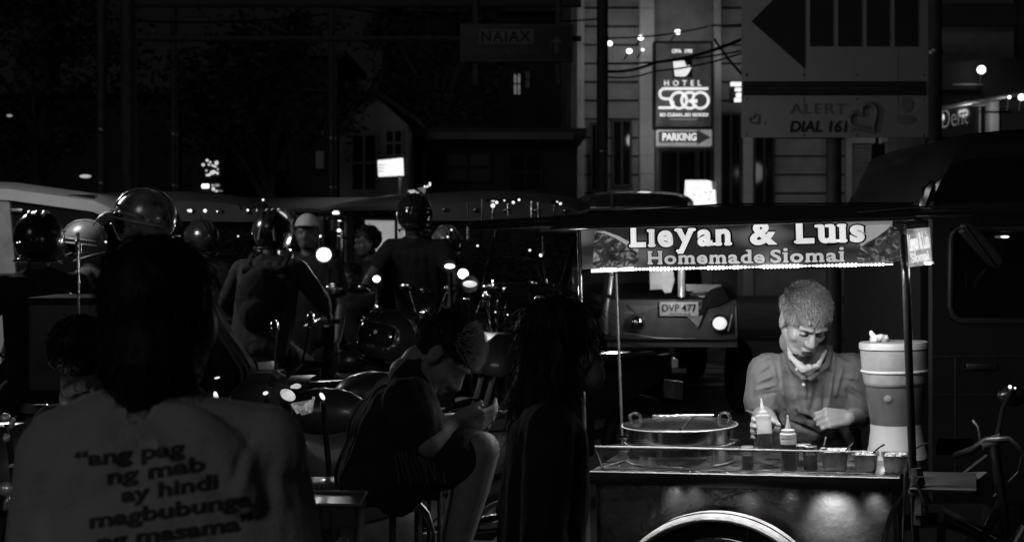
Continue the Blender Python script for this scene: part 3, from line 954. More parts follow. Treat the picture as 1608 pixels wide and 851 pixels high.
# ---- road sign NAIAX
DN = 24.0
ns = thing('road_sign', 'wide dark road sign reading NAIAX with an up arrow on a gantry', 'road sign', (pxx(811, DN), DN, 0))
no_ = V(pxx(811, DN), DN, 0)
m_ = MB(); pbox(m_, 722, 38, 900, 98, DN, .06, bev=.02); m_.shift(-no_); m_.build('panel', mat('sign_green', .045, .5), ns)
m_ = MB()
mp = mat('sign_border', .11, .5)
for (x0, y0, x1, y1) in ((724, 40, 898, 41.2), (724, 94.8, 898, 96), (724, 40, 725.2, 96), (896.8, 40, 898, 96)): pbox(m_, x0, y0, x1, y1, DN - .008, .006)
m_.shift(-no_); m_.build('border', mp, ns)
m_ = MB(); pbox(m_, 752, 46, 838, 70, DN - .008, .006); m_.shift(-no_); m_.build('name_patch', mat('sign_patch', .15, .5), ns)
lettering('lettering', 'NAIAX', P(756, 66, DN), P(833, 66, DN), pz(49, DN) - pz(66, DN), LN, M['black'], ns, no_, .012, depth=.006, lift=.01, spacing=1.2)
lettering('lettering', '(NAIA EXPRESSWAY)', P(738, 86, DN), P(852, 86, DN), pz(76, DN) - pz(86, DN), LN, mp, ns, no_, .0, depth=.006, lift=.004)
m_ = MB(); spoly([(874, 56), (884, 69), (877, 69), (878, 84), (870, 84), (871, 69), (864, 69)], DN - .012, .006, m_); m_.shift(-no_); m_.build('arrow', mp, ns)
m_ = MB()
for q in (-1.0, 1.0): m_.box((q * .7, .1, 5.1), (.08, .08, 1.8))
m_.tube([(1.1, .2, 5.6), (-6.6, .2, 5.6)], .07, 8); m_.tube([(1.1, .2, 5.0), (-6.6, .2, 5.0)], .05, 8)
m_.tube([(-6.6, .2, 0), (-6.6, .2, 6.0)], .14, 12)
m_.build('gantry', M['pole'], ns)

# ---- alert / arrow board
DA = 12.0
ab = thing('arrow_board', 'large pale board with a black left arrow and an alert hotline strip', 'sign board', (pxx(1315, DA), DA, 0))
ao_ = V(pxx(1315, DA), DA, 0)
mbd = mat('board_white', .36, .5, var=.1, scale=2); mbk = mat('board_black', .035, .4, var=.2)
mdk = mat('board_grey', .20, .5)
m_ = MB(); pbox(m_, 1165, -120, 1458, 216, DA, .03, bev=.004); m_.shift(-ao_); m_.build('panel', mbd, ab)
m_ = MB(); spoly([(1180, 34), (1264, -50), (1264, 108)], DA - .008, .006, m_)
m_.shift(-ao_); m_.build('arrow_head', mbk, ab)
for x0, x1 in ((1272, 1308), (1316, 1353), (1361, 1397), (1405, 1442)):
    m_ = MB(); pbox(m_, x0, -60, x1, 73, DA - .008, .006); m_.shift(-ao_); m_.build('arrow_bar', mbk, ab)
m_ = MB(); pbox(m_, 1167, 128, 1455, 150, DA - .008, .006); m_.shift(-ao_); m_.build('black_strip', mbk, ab)
lettering('lettering', 'PROYEKTO AT PANGANGASIWA KALIGTASAN AT PAGKAKAISA', P(1205, 143, DA), P(1410, 143, DA), .036, LN, mat('strip_ink', .10, .5), ab, ao_, .0, depth=.004, lift=.010)
lettering('lettering', 'ALERT', P(1240, 179, DA), P(1328, 179, DA), pz(162, DA) - pz(179, DA), LN, mdk, ab, ao_, .0, depth=.004, lift=.003, spacing=1.1)
lettering('lettering', 'DIAL 161', P(1240, 207, DA), P(1331, 207, DA), pz(190, DA) - pz(207, DA), LN, mbk, ab, ao_, .03, depth=.004, lift=.003, shear=.15)
def heart(mb, cx, cy, s, rr, rot=28):
    pts = []
    for k in range(40):
        t = 2 * math.pi * k / 40
        x = 16 * math.sin(t) ** 3 / 16; y = (13 * math.cos(t) - 5 * math.cos(2 * t) - 2 * math.cos(3 * t) - math.cos(4 * t)) / 16
        a = R(rot); x, y = x * math.cos(a) - y * math.sin(a), x * math.sin(a) + y * math.cos(a)
        pts.append(P(cx + x * s, cy - y * s, DA - .006))
    mb.tube(pts, rr, 6, closed=True)
m_ = MB(); heart(m_, 1358, 186, 23, .026, 35); m_.shift(-ao_); m_.build('heart_emblem', mdk, ab)
lettering('lettering', '3', P(1334, 207, DA), P(1341, 207, DA), .09, LN, mdk, ab, ao_, .0, depth=.004, lift=.003)
m_ = MB(); heart(m_, 1185, 188, 8, .007, 35); m_.ell(P(1201, 194, DA) - V(0, .004, 0), (.008, .003, .008)); m_.shift(-ao_); m_.build('heart_emblem', mdk, ab)
m_ = MB(); m_.ell(P(1424, 165, DA), (.066, .006, .068)); m_.ell(P(1421, 188, DA), (.106, .006, .042)); m_.shift(-ao_); m_.build('seal', mdk, ab)
m_ = MB()
for x in (1262, 1410):
    m_.box((pxx(x, DA), DA - .001, pz(0, DA)), (.004, .004, 2.0))
m_.shift(-ao_); build_each(m_, 'sheet_joint', mdk, ab)
m_ = MB()
for x in (1172, 1262, 1345, 1450):
    for y in (118, 156, 212): m_.ell(P(x, y, DA - .004), (.010, .004, .010), u=8, v=6)
m_.shift(-ao_); m_.build('bolts', M['dull_metal'], ab)
m_ = MB(); m_.tube([(0, .14, 0), (0, .14, 4.6)], .065, 16); m_.tube([(-.6, .06, 2.9), (.6, .06, 2.9)], .025, 8); m_.tube([(-.6, .06, 4.0), (.6, .06, 4.0)], .025, 8)
m_.build('post', M['pole'], ab, smooth=True)
tl = thing('traffic_signal', 'dark hanging signal head seen below the right end of the arrow board', 'traffic light', P(1379, 252, 15))
m_ = MB(); m_.box((0, 0, 0), (.11, .16, .34), bev=.02); m_.box((0, .0, -.2), (.09, .1, .06), taper=1.2); m_.build('housing', M['matte_black'], tl)
m_ = MB(); m_.ell((-.01, -.085, .02), (.008, .008, .010)); m_.build('lens', E['glint'], tl)
m_ = MB(); m_.tube([(0, .05, .1), (0, .05, 2.4), (.45, .05, 2.5), (.6, .05, 2.5)], .02, 8); m_.build('bracket', M['pole'], tl)

# ---- shop building on the right
DR = 28.0
sb = thing('shop_building', 'corner shop with a dark canopy and a lit window of scrawled writing', 'building', (pxx(1560, DR), DR, 0))
sx = V(pxx(1560, DR), DR, 0)
m_ = MB(); pbox(m_, 1470, -60, 1900, 100, DR + 1.2, 6); pbox(m_, 1470, 100, 1900, 499, DR + 3.2, 4); m_.shift(-sx); m_.build('wall', M['concrete'], sb)
m_ = MB(); pbox(m_, 1470, 6, 1600, 40, DR + 1.0, .3); pbox(m_, 1600, -60, 1620, 98, DR + .9, .4); m_.shift(-sx); m_.build('ledge', M['wall_dark'], sb)
m_ = MB(); m_.prism([P(1470, 100, DR), P(1700, 82, DR), P(1700, 128, DR), P(1470, 168, DR)], (0, 3.1, 0)); m_.shift(-sx); m_.build('canopy', M['matte_black'], sb)
m_ = MB(); pbox(m_, 1478, 146, 1560, 215, DR + 3.0, .15); m_.shift(-sx); m_.build('shop_wall', M['wall_pale'], sb)
m_ = MB(); m_.prism([P(1478, 163, DR + 2.7), P(1558, 150, DR + 2.7), P(1558, 154, DR + 2.7), P(1490, 165, DR + 2.7)], (0, .2, 0)); m_.shift(-sx); m_.build('lit_soffit', mat('soffit_glow', .6, .6, em=.5), sb)  # emission paints the light falling on the soffit
m_ = MB(); pbox(m_, 1478, 167, 1550, 215, DR + 2.9, .05); m_.shift(-sx); o = m_.build('shop_window', M['glass_dark'], sb)
m_ = MB()
pbox(m_, 1478, 162, 1553, 167, DR + 2.8, .2); pbox(m_, 1549, 162, 1556, 215, DR + 2.82, .2); pbox(m_, 1538, 168, 1540, 215, DR + 2.85, .1); m_.shift(-sx); m_.build('window_frame', M['wall_pale'], o)
lettering('writing', 'Dent', P(1479, 202, DR + 2.8), P(1522, 194, DR + 2.8), .42, LN, mat('writing_glow', .10, .5, em=.25), sb, sx, -.008, shear=.3, depth=.02)
m_ = MB(); pbox(m_, 1556, 152, 1569, 215, DR + 2.4, .3, bev=.02); m_.shift(-sx); m_.build('pillar', M['wall_pale'], sb)
m_ = MB(); pbox(m_, 1572, 170, 1640, 499, DR + 3.0, .15); m_.shift(-sx); m_.build('panel', M['dark_concrete'], sb)
m_ = MB(); pbox(m_, 1452, 166, 1466, 216, DR + 1.0, .3); m_.shift(-sx); m_.build('lit_reveal', M['wall_pale'], sb)
lamp('canopy_light', 'POINT', P(1520, 172, DR + 1.9), 14, .1)
lamp('canopy_light', 'POINT', P(1575, 160, DR + 1.6), 6, .1)
lamp('canopy_light', 'POINT', P(1458, 185, DR + .2), 1.6, .1)
for i, (px, py, rr, lab) in enumerate(((1541, 110, 6.5, 'bright round lamp on top of the dark canopy'), (1604, 153, 5, 'lamp cut by the right edge of the picture'), (1585, 153, 2.5, 'small lamp under the canopy near the right edge'))):
    t = thing('street_lamp', lab, 'lamp', P(px, py, DR - .3), group='lamps around the corner shop')
    m_ = MB(); m_.ell((0, 0, 0), rr / 80); m_.build('globe', E['lamp'], t)
    m_ = MB(); m_.tube([(0, .05, -rr / 80), (0, .1, -.26)], .02, 6); m_.box((-.25, .1, -.28), (.6, .1, .03)); m_.build('bracket', M['dull_metal'], t)
lamp('globe_light', 'POINT', P(1541, 108, DR - .6), 4, .08)

lamp('road_fill', 'SPOT', (-.2, 16.4, 6.5), 420, .3, target=(-.2, 16.4, 0), spot=62, blend=.8)  # added unseen lamp overhead, brightens the lane markings
# ---- overpass
m_ = MB(); m_.box((0, 60, 14), (140, 9, 1.6)); m_.box((0, 55.3, 15.2), (140, .3, 1.0))
for x in (-45, -20, 30, 55): m_.tube([(x, 60, 0), (x, 60, 13.4)], .9, 20)
struct('overpass', m_, M['dark_concrete'])

# ---- dark houses on the left half
def house(name, label, x0, x1, ytop, D, m, roof=None, windows=(), depth=6, eave=None, top=None):
    o_ = V((pxx(x0, D) + pxx(x1, D)) / 2, D, 0)
    t = thing(name, label, 'building', o_)
    zt = pz(ytop, D); wd = pxx(x1, D) - pxx(x0, D)
    m_ = MB(); m_.box((0, depth / 2, zt / 2), (wd, depth, zt)); m_.build('wall', m, t)
    if roof == 'gable':
        m_ = MB(); h = top
        m_.prism([(-wd / 2 - .3, -.3, zt), (0, -.3, zt + h), (wd / 2 + .3, -.3, zt), (wd / 2 + .3, -.3, zt + .12), (0, -.3, zt + h + .14), (-wd / 2 - .3, -.3, zt + .12)], (0, depth + .6, 0))
        m_.build('roof', M['roofing'], t)
        m_ = MB(); m_.prism([(-wd / 2, 0.0, zt), (wd / 2, 0.0, zt), (0, 0.0, zt + h - .02)], (0, .2, 0)); m_.build('gable', m, t)
    else:
        m_ = MB(); m_.box((0, depth / 2, zt + .1), (wd + .5, depth + .5, .2)); m_.build('roof', M['roofing'], t)
    if eave:
        m_ = MB(); pbox(m_, eave[0], eave[1], eave[2], eave[3], D - .5, .5); m_.shift(-o_); m_.build('fascia', M['concrete'], t)
    for (a, b, c_, d_, mm) in windows:
        m_ = MB(); pbox(m_, a, b, c_, d_, D - .04, .08); m_.shift(-o_); wo = m_.build('window', mm, t)
        f_ = MB(); A = P(a, b, D) - o_; B = P(c_, d_, D) - o_
        for xx in (A.x, B.x, (A.x + B.x) / 2): f_.box((xx, -.06, (A.z + B.z) / 2), (.05, .06, A.z - B.z + .05))
        for zz in (A.z, B.z, (A.z + B.z) / 2): f_.box(((A.x + B.x) / 2, -.055, zz), (B.x - A.x + .08, .05, .05))
        f_.build('window_frame', m, wo)
    return t
house('house', 'small gabled house behind the glowing white sign', 533, 640, 196, 34, M['wall_mid'], 'gable', [(552, 212, 592, 300, M['glass_dark']), (606, 205, 632, 245, M['glass_dark'])], top=.75)
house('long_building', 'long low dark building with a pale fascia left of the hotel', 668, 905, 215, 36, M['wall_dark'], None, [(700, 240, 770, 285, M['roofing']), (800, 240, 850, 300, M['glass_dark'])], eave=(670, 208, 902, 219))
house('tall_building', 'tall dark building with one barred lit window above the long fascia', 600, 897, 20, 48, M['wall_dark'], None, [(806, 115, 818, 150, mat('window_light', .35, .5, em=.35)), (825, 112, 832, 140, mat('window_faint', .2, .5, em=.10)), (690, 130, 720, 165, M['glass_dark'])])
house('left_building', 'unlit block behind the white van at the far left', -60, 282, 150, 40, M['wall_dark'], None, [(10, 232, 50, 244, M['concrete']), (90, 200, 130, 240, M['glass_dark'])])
house('narrow_building', 'narrow faintly lit wall above the left jeepney', 286, 318, 196, 38, mat('leaf_shade_wall', .10, .9, var=.9, scale=3), None, [])  # mottled tone paints leaf shade on the faintly lit wall
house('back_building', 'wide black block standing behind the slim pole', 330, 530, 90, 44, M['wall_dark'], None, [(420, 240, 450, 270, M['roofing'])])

t = thing('glowing_sign', 'glowing white rectangular sign mounted in front of the gabled house', 'sign', P(613, 263, 30))
a = P(613, 263, 30)
m_ = MB(); m_.prism([P(x, y, 30) - a for x, y in ((593, 252), (632, 248), (633, 275), (594, 277))], (0, .25, 0)); m_.build('lit_face', E['box'], t)
m_ = MB(); m_.prism([P(x, y, 29.98) - a for x, y in ((633, 248), (639, 248), (640, 275), (634, 275))], (0, .3, 0))
for y in (259, 264, 269): m_.box(P(597, y, 29.99) - a + V(0, -.004, 0), (.06, .01, .02)); m_.box(P(602, y + 1, 29.99) - a + V(0, -.004, 0), (.03, .01, .02))
m_.tube([(.2, .2, -.2), (.2, .2, -a.z)], .04, 8); m_.build('frame', mat('frame_grey', .25, .5), t)
t = thing('lit_awning', 'small glowing awning panel crossed by a dark diagonal bar', 'sign', P(655, 300, 28))
a = P(655, 300, 28)
m_ = MB(); m_.prism([P(x, y, 28) - a for x, y in ((641, 299), (651, 298), (651, 312), (641, 312))], (0, .2, 0)); m_.prism([P(x, y, 28) - a for x, y in ((653, 298), (655, 298), (668, 308), (670, 312), (653, 312))], (0, .2, 0)); m_.build('lit_panel', mat('awning_glow', .5, .5, em=.9, var=.3, scale=3), t)
m_ = MB(); m_.prism([P(x, y, 28) - a for x, y in ((655, 296), (668, 293), (668, 300), (666, 304))], (0, .1, 0)); m_.build('lit_corner', mat('awning_dim', .3, .5, em=.35), t)
for x, y in ((667, 293), (671, 293), (675, 291), (675, 288)): 
    m_ = MB(); m_.ell(P(x, y, 27.9) - a, .018); m_.build('bulb', E['glint'], t)
m_ = MB(); m_.tube([P(650, 296, 27.95) - a, P(680, 315, 27.95) - a], .025, 6); m_.build('bar', M['matte_black'], t)

# lit signs far left
t = thing('neon_sign', 'cluster of broken glowing characters above the left jeepney', 'sign', P(331, 275, 36)); a = P(331, 275, 36)
rnd = random.Random(5)
for (x, y, sx_, sy_) in ((319, 259, 2.5, 2.5), (325, 252, 2.5, 2), (330, 255, 2, 1.5), (328, 259, 2, 1.2), (340, 256, 3, 3.5), (336, 261, 5, 1.3), (334, 271, 5, 3), (327, 275, 4, 2), (341, 272, 2.5, 2), (342, 266, 1.3, 1.3), (324, 268, 1.4, 1.4)):
    m_ = MB(); m_.ell(P(x, y, 36) - a, (sx_ / 62, .02, sy_ / 62), Matrix.Rotation(rnd.uniform(-.4, .4), 3, 'Y')); m_.build('glowing_stroke', emis('neon', .8, .9, .3, 12), t)
m_ = MB(); m_.box((0, .1, .03), (.55, .08, .6)); m_.build('backing', M['matte_black'], t)
t = thing('lit_letters', 'short row of bright lamps just over the left jeepney roof', 'sign', P(333, 294, 34)); a = P(333, 294, 34)
m_ = MB(); m_.box(P(322.5, 292.5, 34) - a, (11 / 66, .05, 6 / 66), bev=.02); m_.build('lamp', E['lamp'], t)
for (x, y, q, r_) in ((341, 291, 4, 2.2), (335, 297, 2.5, 3), (340, 300, 2.5, 1.6), (346, 300, 4, .8), (334, 291, 2, 1)):
    m_ = MB(); m_.ell(P(x, y, 34) - a, (q / 66, .03, r_ / 66)); m_.build('glowing_stroke', E['dim'] if q > 3 else emis('neon', .8, .9), t)
m_ = MB(); m_.box((0, .12, 0), (.5, .06, .22)); m_.build('backing', M['matte_black'], t)
lamp('lamp_glow', 'POINT', P(-60, 120, 9.0), 100, .3)
t = thing('street_lamp', 'dim street lamp on the left edge above the van', 'lamp', P(15, 182, 30))
m_ = MB(); m_.ell((0, 0, 0), (.06, .05, .03)); m_.build('globe', E['dim'], t)
m_ = MB(); m_.tube([(0, 0, .02), (0, 0, .25), (-.8, 0, .4), (-.8, 0, -4.2)], .03, 6); m_.build('pole', M['pole'], t)

# ---- street trees, almost black against the night
def tree(label, px, D, h, rad, seed, ncl=46):
    rnd = random.Random(seed); x = pxx(px, D)
    t = thing('tree', label, 'tree', (x, D, 0), group='street trees')
    m_ = MB(); pts = [(0, 0, 0), (.1, 0, h * .2), (.0, .05, h * .4), (.15, 0, h * .6)]
    m_.tube(pts, [.22, .18, .15, .09], 12)
    for k in range(6):
        a = k * 1.05 + rnd.random(); z0 = h * rnd.uniform(.35, .55)
        m_.tube([(0, 0, z0), (math.cos(a) * rad * .3, math.sin(a) * rad * .3, z0 + h * .15), (math.cos(a) * rad * .7, math.sin(a) * rad * .7, z0 + h * .3)], [.09, .06, .03], 8)
    m_.build('trunk', M['wood_pole'], t)
    m_ = MB()
    for k in range(ncl):
        u = Vector((rnd.gauss(0, 1), rnd.gauss(0, 1), rnd.gauss(0, 1))).normalized() * rnd.uniform(.25, 1) ** .5
        c = Vector((u.x * rad, u.y * rad, h * .72 + u.z * h * .28)); cr = rnd.uniform(.35, .75) * rad * .4
        for j in range(90):
            v = Vector((rnd.gauss(0, 1), rnd.gauss(0, 1), rnd.gauss(0, 1))) * .5 * cr + c
            d = Vector((rnd.gauss(0, 1), rnd.gauss(0, 1), rnd.gauss(0, .6))).normalized() * rnd.uniform(.08, .16)
            e_ = d.cross(Vector((rnd.gauss(0, 1), rnd.gauss(0, 1), rnd.gauss(0, 1)))).normalized() * .05
            m_.bm.faces.new([m_.bm.verts.new(p) for p in (v - d, v + e_, v + d, v - e_)])
    m_.build('crown', mat('foliage', .035, .7, var=.6, scale=3), t, auto=False)
tree('dark leafy tree behind the left jeepney, touching the slim pole', 420, 31, 6.5, 2.2, 3)
tree('dark tree rising behind the white van at the left edge', 60, 32, 7.5, 2.6, 4)
tree('dark tree crown above the long building left of the road sign', 690, 40, 9.5, 2.4, 6)

# ================================================================== THE FOOD CART
MC = Matrix.Translation((.274, 4.6, 0)) @ Matrix.Rotation(R(-18), 4, 'Z') @ Matrix.Rotation(R(-1.7), 4, 'Y')
CI = MC.inverted()
CTZ = .848; CL = .982
def C(x, y, z): return MC @ Vector((x, y, z))
def clocal(px, py, y=None, z=None):
    """cart-local point seen at this photo pixel, on the plane local y = const or local z = const"""
    o = CI @ Vector((0, 0, EYE)); d = CI.to_3x3() @ (P(px, py, 1.0) - Vector((0, 0, EYE)))
    t = (y - o.y) / d.y if y is not None else (z - o.z) / d.z
    return o + d * t
cart = thing('food_cart', 'lit street food cart with a glowing name sign, glossy dark front and steel counter', 'food cart')
cart.matrix_world = MC; cart.location = MC.to_translation(); cart.rotation_mode = 'QUATERNION'; cart.rotation_quaternion = MC.to_quaternion()

panel_m = mat('cart_sheet', .15, .30, metal=.45, var=.45, scale=4, bump=.8, bscale=22, rvar=.12, coat=.25)
counter_m = mat('counter_steel', .50, .36, metal=1, var=.35, scale=22, rvar=.16, bump=.1, bscale=60)
YF = .035    # front panel plane
m_ = MB(); m_.box((CL / 2 - .005, .245, CTZ - .006), (CL - .01, .49, .012), bev=.003); m_.build('counter_top', counter_m, cart)
m_ = MB(); m_.box((CL / 2 - .005, -.004, CTZ - .020), (CL - .01, .010, .040), bev=.002); m_.box((CL / 2 - .005, -.0105, CTZ - .003), (CL - .01, .004, .006)); m_.build('counter_lip', mat('lip_steel', .12, .3, metal=1), cart)
m_ = MB(); m_.tube([(0.0, -.011, CTZ + .001), (CL - .01, -.011, CTZ + .001)], .0025, 6); m_.build('counter_edge', mat('edge_steel', .85, .4, metal=.25), cart)
m_ = MB()
m_.box((CL / 2 - .005, YF + .006, .56), (CL - .03, .012, .55)); m_.box((.02, .25, .56), (.012, .43, .55)); m_.box((CL - .03, .25, .56), (.012, .43, .55)); m_.box((CL / 2, .25, .30), (CL - .06, .41, .012))
m_.box((CL / 2, .455, .56), (CL - .06, .01, .53))
m_.build('front_panel', panel_m, cart)
m_ = MB(); m_.tube([clocal(1421, 742, y=.01), clocal(1418, 851, y=.01)], .004, 6); m_.build('panel_edge', mat('edge_grey', .3, .4, metal=1), cart)
# posts
def post(pts, r, m, name='post'):
    m_ = MB(); m_.tube(pts, r, 10); return m_.build(name, m, cart, smooth=True)
post([(-.012, .0, .32), (-.012, .0, 1.66)], .0065, M['dull_metal'])
post([(-.004, .49, .32), (-.012, .49, 1.62)], .0055, mat('rust_steel', .16, .5, metal=.8, var=.5, scale=60))
pr_t = clocal(1422, 420, y=.0); pr_b = clocal(1434, 752, y=.0)
post([pr_b - V(0, 0, .45), pr_b, pr_t, pr_t + V(-.003, 0, .1)], .0125, M['black'])
post([(CL + .012, .49, .32), (CL + .012, .49, 1.62)], .010, mat('pale_post', .22, .45, metal=.3, var=.7, scale=30))
m_ = MB(); m_.tube([(-.012, .0, .03), (-.012, .0, .55)], .015, 10); m_.tube([(-.012, -.012, .62), (-.03, -.02, .655), (-.03, -.02, .68), (-.012, -.012, .70)], .004, 6)
m_.tube([(-.012, 0, .4), (-.012, 0, .82)], .011, 8); m_.build('prop_leg', mat('pale_leg', .20, .5, metal=.4, var=.3), cart)
m_ = MB(); m_.tube([(CL - .05, .45, .03), (CL - .05, .45, .5)], .014, 10); m_.tube([(.03, .45, .03), (.03, .45, .5)], .014, 10); m_.tube([(CL - .02, .02, .03), (CL - .02, .02, .45)], .014, 10); m_.build('rear_leg', M['black'], cart)

# canopy roof
roof_m = mat('roof_sheet', .02, .38, var=.4, scale=8, coat=.2)
ZR = 1.640
m_ = MB()
a = clocal(905, 362, y=-.10); b = clocal(1422, 349, y=-.10)
m_.prism([(-.06, -.12, ZR - .006), (CL + .06, -.12, ZR - .014), (CL + .06, -.12, ZR + .030), (CL * .5, -.12, ZR + .048), (-.06, -.12, ZR + .028)], (0, .74, 0)); m_.build('roof', roof_m, cart)
m_ = MB(); m_.tube([(-.07, -.125, ZR + .032), (CL * .5, -.125, ZR + .052), (CL + .06, -.125, ZR + .034)], .0035, 6); m_.tube([(-.07, -.123, ZR - .004), (CL + .06, -.123, ZR - .010)], .006, 8); m_.build('roof_trim', mat('roof_trim', .10, .3, metal=1), cart)
m_ = MB(); m_.tube([(-.36, -.07, ZR + .012), (-.34, -.075, ZR + .014), (-.1, -.09, ZR + .016), (CL + .04, -.09, ZR + .018)], [.012, .017, .018, .016], 14)
m_.box((-.20, .25, ZR + .018), (.30, .66, .014)); m_.build('rolled_tarp', mat('tarp', .022, .45, var=.5, scale=30, bump=.5, bscale=40), cart)
m_ = MB(); m_.box((CL + .13, .2, ZR + .005), (.20, .62, .018), bev=.004); m_.build('roof_wing', roof_m, cart)
m_ = MB(); m_.tube([(CL - .10, -.125, ZR + .012), (CL + .08, -.125, ZR + .022), (CL + .22, -.118, ZR + .018)], .0035, 8); m_.build('roof_bar', M['chrome'], cart)

# name sign (a lit printed panel on the front of the canopy)
YS = -.030
A_ = clocal(899, 423, y=YS); B_ = clocal(1419, 412.5, y=YS); zt = ZR - .012
ux_s = (B_ - A_).normalized()
sign_face = bpy.data.materials.new('sign_print'); sign_face.use_nodes = True
nt = sign_face.node_tree; bs = nt.nodes['Principled BSDF']; tc = nt.nodes.new('ShaderNodeTexCoord')
sep = nt.nodes.new('ShaderNodeSeparateXYZ'); nt.links.new(tc.outputs['Object'], sep.inputs[0])
nz = nt.nodes.new('ShaderNodeTexNoise'); nz.inputs['Scale'].default_value = 4.5; nz.inputs['Detail'].default_value = 1.0
mp_ = nt.nodes.new('ShaderNodeMapping'); mp_.inputs['Scale'].default_value = (1.0, 1, 2.2); mp_.inputs['Location'].default_value = (.22, 0, .3)
nt.links.new(tc.outputs['Object'], mp_.inputs[0]); nt.links.new(mp_.outputs[0], nz.inputs['Vector'])
cr = nt.nodes.new('ShaderNodeValToRGB'); cr.color_ramp.elements[0].position = .48; cr.color_ramp.elements[0].color = (.020, .020, .020, 1)
cr.color_ramp.elements[1].position = .72; cr.color_ramp.elements[1].color = (.17, .17, .17, 1)
nt.links.new(nz.outputs['Fac'], cr.inputs[0]); nt.links.new(cr.outputs[0], bs.inputs['Base Color']); nt.links.new(cr.outputs[0], bs.inputs['Emission Color'])
bs.inputs['Emission Strength'].default_value = 1.0; bs.inputs['Roughness'].default_value = .3
m_ = MB()
A2 = Vector((.004, YS, A_.z)); B2 = Vector((CL - .008, YS, B_.z))
m_.prism([A2, B2, (B2.x, YS, zt), (A2.x, YS, zt)], (0, .02, 0)); sign_o = m_.build('name_sign', sign_face, cart)
def slett(s, x0, y0, x1, y1, h, m, off, lift, grow=0):
    a = clocal(x0, y0, y=YS); b = clocal(x1, y1, y=YS)
    me = fat_text(s, off, grow)
    return lettering('lettering', s, a, b, h, (0, -1, 0), m, cart, None, depth=.0012, lift=lift, me=me, cap=.70)
L1 = emis('sign_letter', .80, 1.0, .35, 5); L2 = emis('sign_letter_small', .50, .9, .3, 4); LD = mat('letter_outline', .006, .5)
def px_m(n): return n / 500.0
SX = [('Lieyan', 988, 387, 1150, 383.5, .068, L1), ('&', 1178, 383, 1221, 382, .066, L1), ('Luis', 1247, 381, 1358, 378, .068, L1),
      ('Homemade', 1017, 414.5, 1201, 412.5, .0385, L2), ('Siomai', 1210, 412, 1327, 410, .0385, L2)]
for s_, x0, y0, x1, y1, h, m in SX:
    big = h > .05; k = 3.0 if big else 1.6
    slett(s_, x0, y0, x1, y1, h, m, .040 if big else .032, .0022)
    slett(s_, x0 - k, y0, x1 + k, y1, h, LD, .040 if big else .032, .0006, grow=.045)
# printed dumpling pictures at both ends of the sign: flat printed shapes
food_p = bpy.data.materials.new('food_print'); food_p.use_nodes = True
nt = food_p.node_tree; bs = nt.nodes['Principled BSDF']; tc = nt.nodes.new('ShaderNodeTexCoord')
vo = nt.nodes.new('ShaderNodeTexVoronoi'); vo.inputs['Scale'].default_value = 62; vo.feature = 'SMOOTH_F1'
nz = nt.nodes.new('ShaderNodeTexNoise'); nz.inputs['Scale'].default_value = 75; nz.inputs['Detail'].default_value = 4; nz.inputs['Distortion'].default_value = 3.5
mu = nt.nodes.new('ShaderNodeMath'); mu.operation = 'MULTIPLY'
nt.links.new(tc.outputs['Object'], vo.inputs['Vector']); nt.links.new(tc.outputs['Object'], nz.inputs['Vector'])
nt.links.new(vo.outputs['Distance'], mu.inputs[0]); nt.links.new(nz.outputs['Fac'], mu.inputs[1])
cr = nt.nodes.new('ShaderNodeValToRGB'); cr.color_ramp.elements[0].position = .02; cr.color_ramp.elements[0].color = (.02, .02, .02, 1)
cr.color_ramp.elements[1].position = .34; cr.color_ramp.elements[1].color = (.55, .55, .55, 1)
e2 = cr.color_ramp.elements.new(.14); e2.color = (.07, .07, .07, 1)
nz.inputs['Scale'].default_value = 26; nz.inputs['Detail'].default_value = 7; nz.inputs['Distortion'].default_value = 2.4
cr.color_ramp.elements[0].position = .34; e2.position = .52; cr.color_ramp.elements[2].position = .74
nt.links.new(nz.outputs['Fac'], cr.inputs[0]); nt.links.new(cr.outputs[0], bs.inputs['Base Color']); nt.links.new(cr.outputs[0], bs.inputs['Emission Color'])
bs.inputs['Emission Strength'].default_value = .55
def flat(pts, m, lift, name):
    m_ = MB(); m_.prism([Vector((q.x, YS - lift, q.z)) for q in [clocal(x, y, y=YS) for x, y in pts]], (0, .0008, 0)); return m_.build(name, m, cart)
flat([(931, 420), (1000, 418), (1003, 408), (1000, 397), (986, 388), (970, 378), (950, 368), (934, 364)], food_p, .0016, 'food_picture')
flat([(1343, 411), (1346, 400), (1350, 390), (1362, 383), (1378, 372), (1388, 364), (1399, 356), (1408, 358), (1414, 368), (1414, 410)], food_p, .0016, 'food_picture')
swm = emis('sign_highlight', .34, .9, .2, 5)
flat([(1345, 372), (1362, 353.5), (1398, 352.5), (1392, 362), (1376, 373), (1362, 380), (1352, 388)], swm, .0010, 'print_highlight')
flat([(934, 363.5), (950, 363), (972, 371), (990, 381), (1003, 392), (1001, 396), (986, 386), (968, 375), (950, 367)], swm, .0010, 'print_highlight')

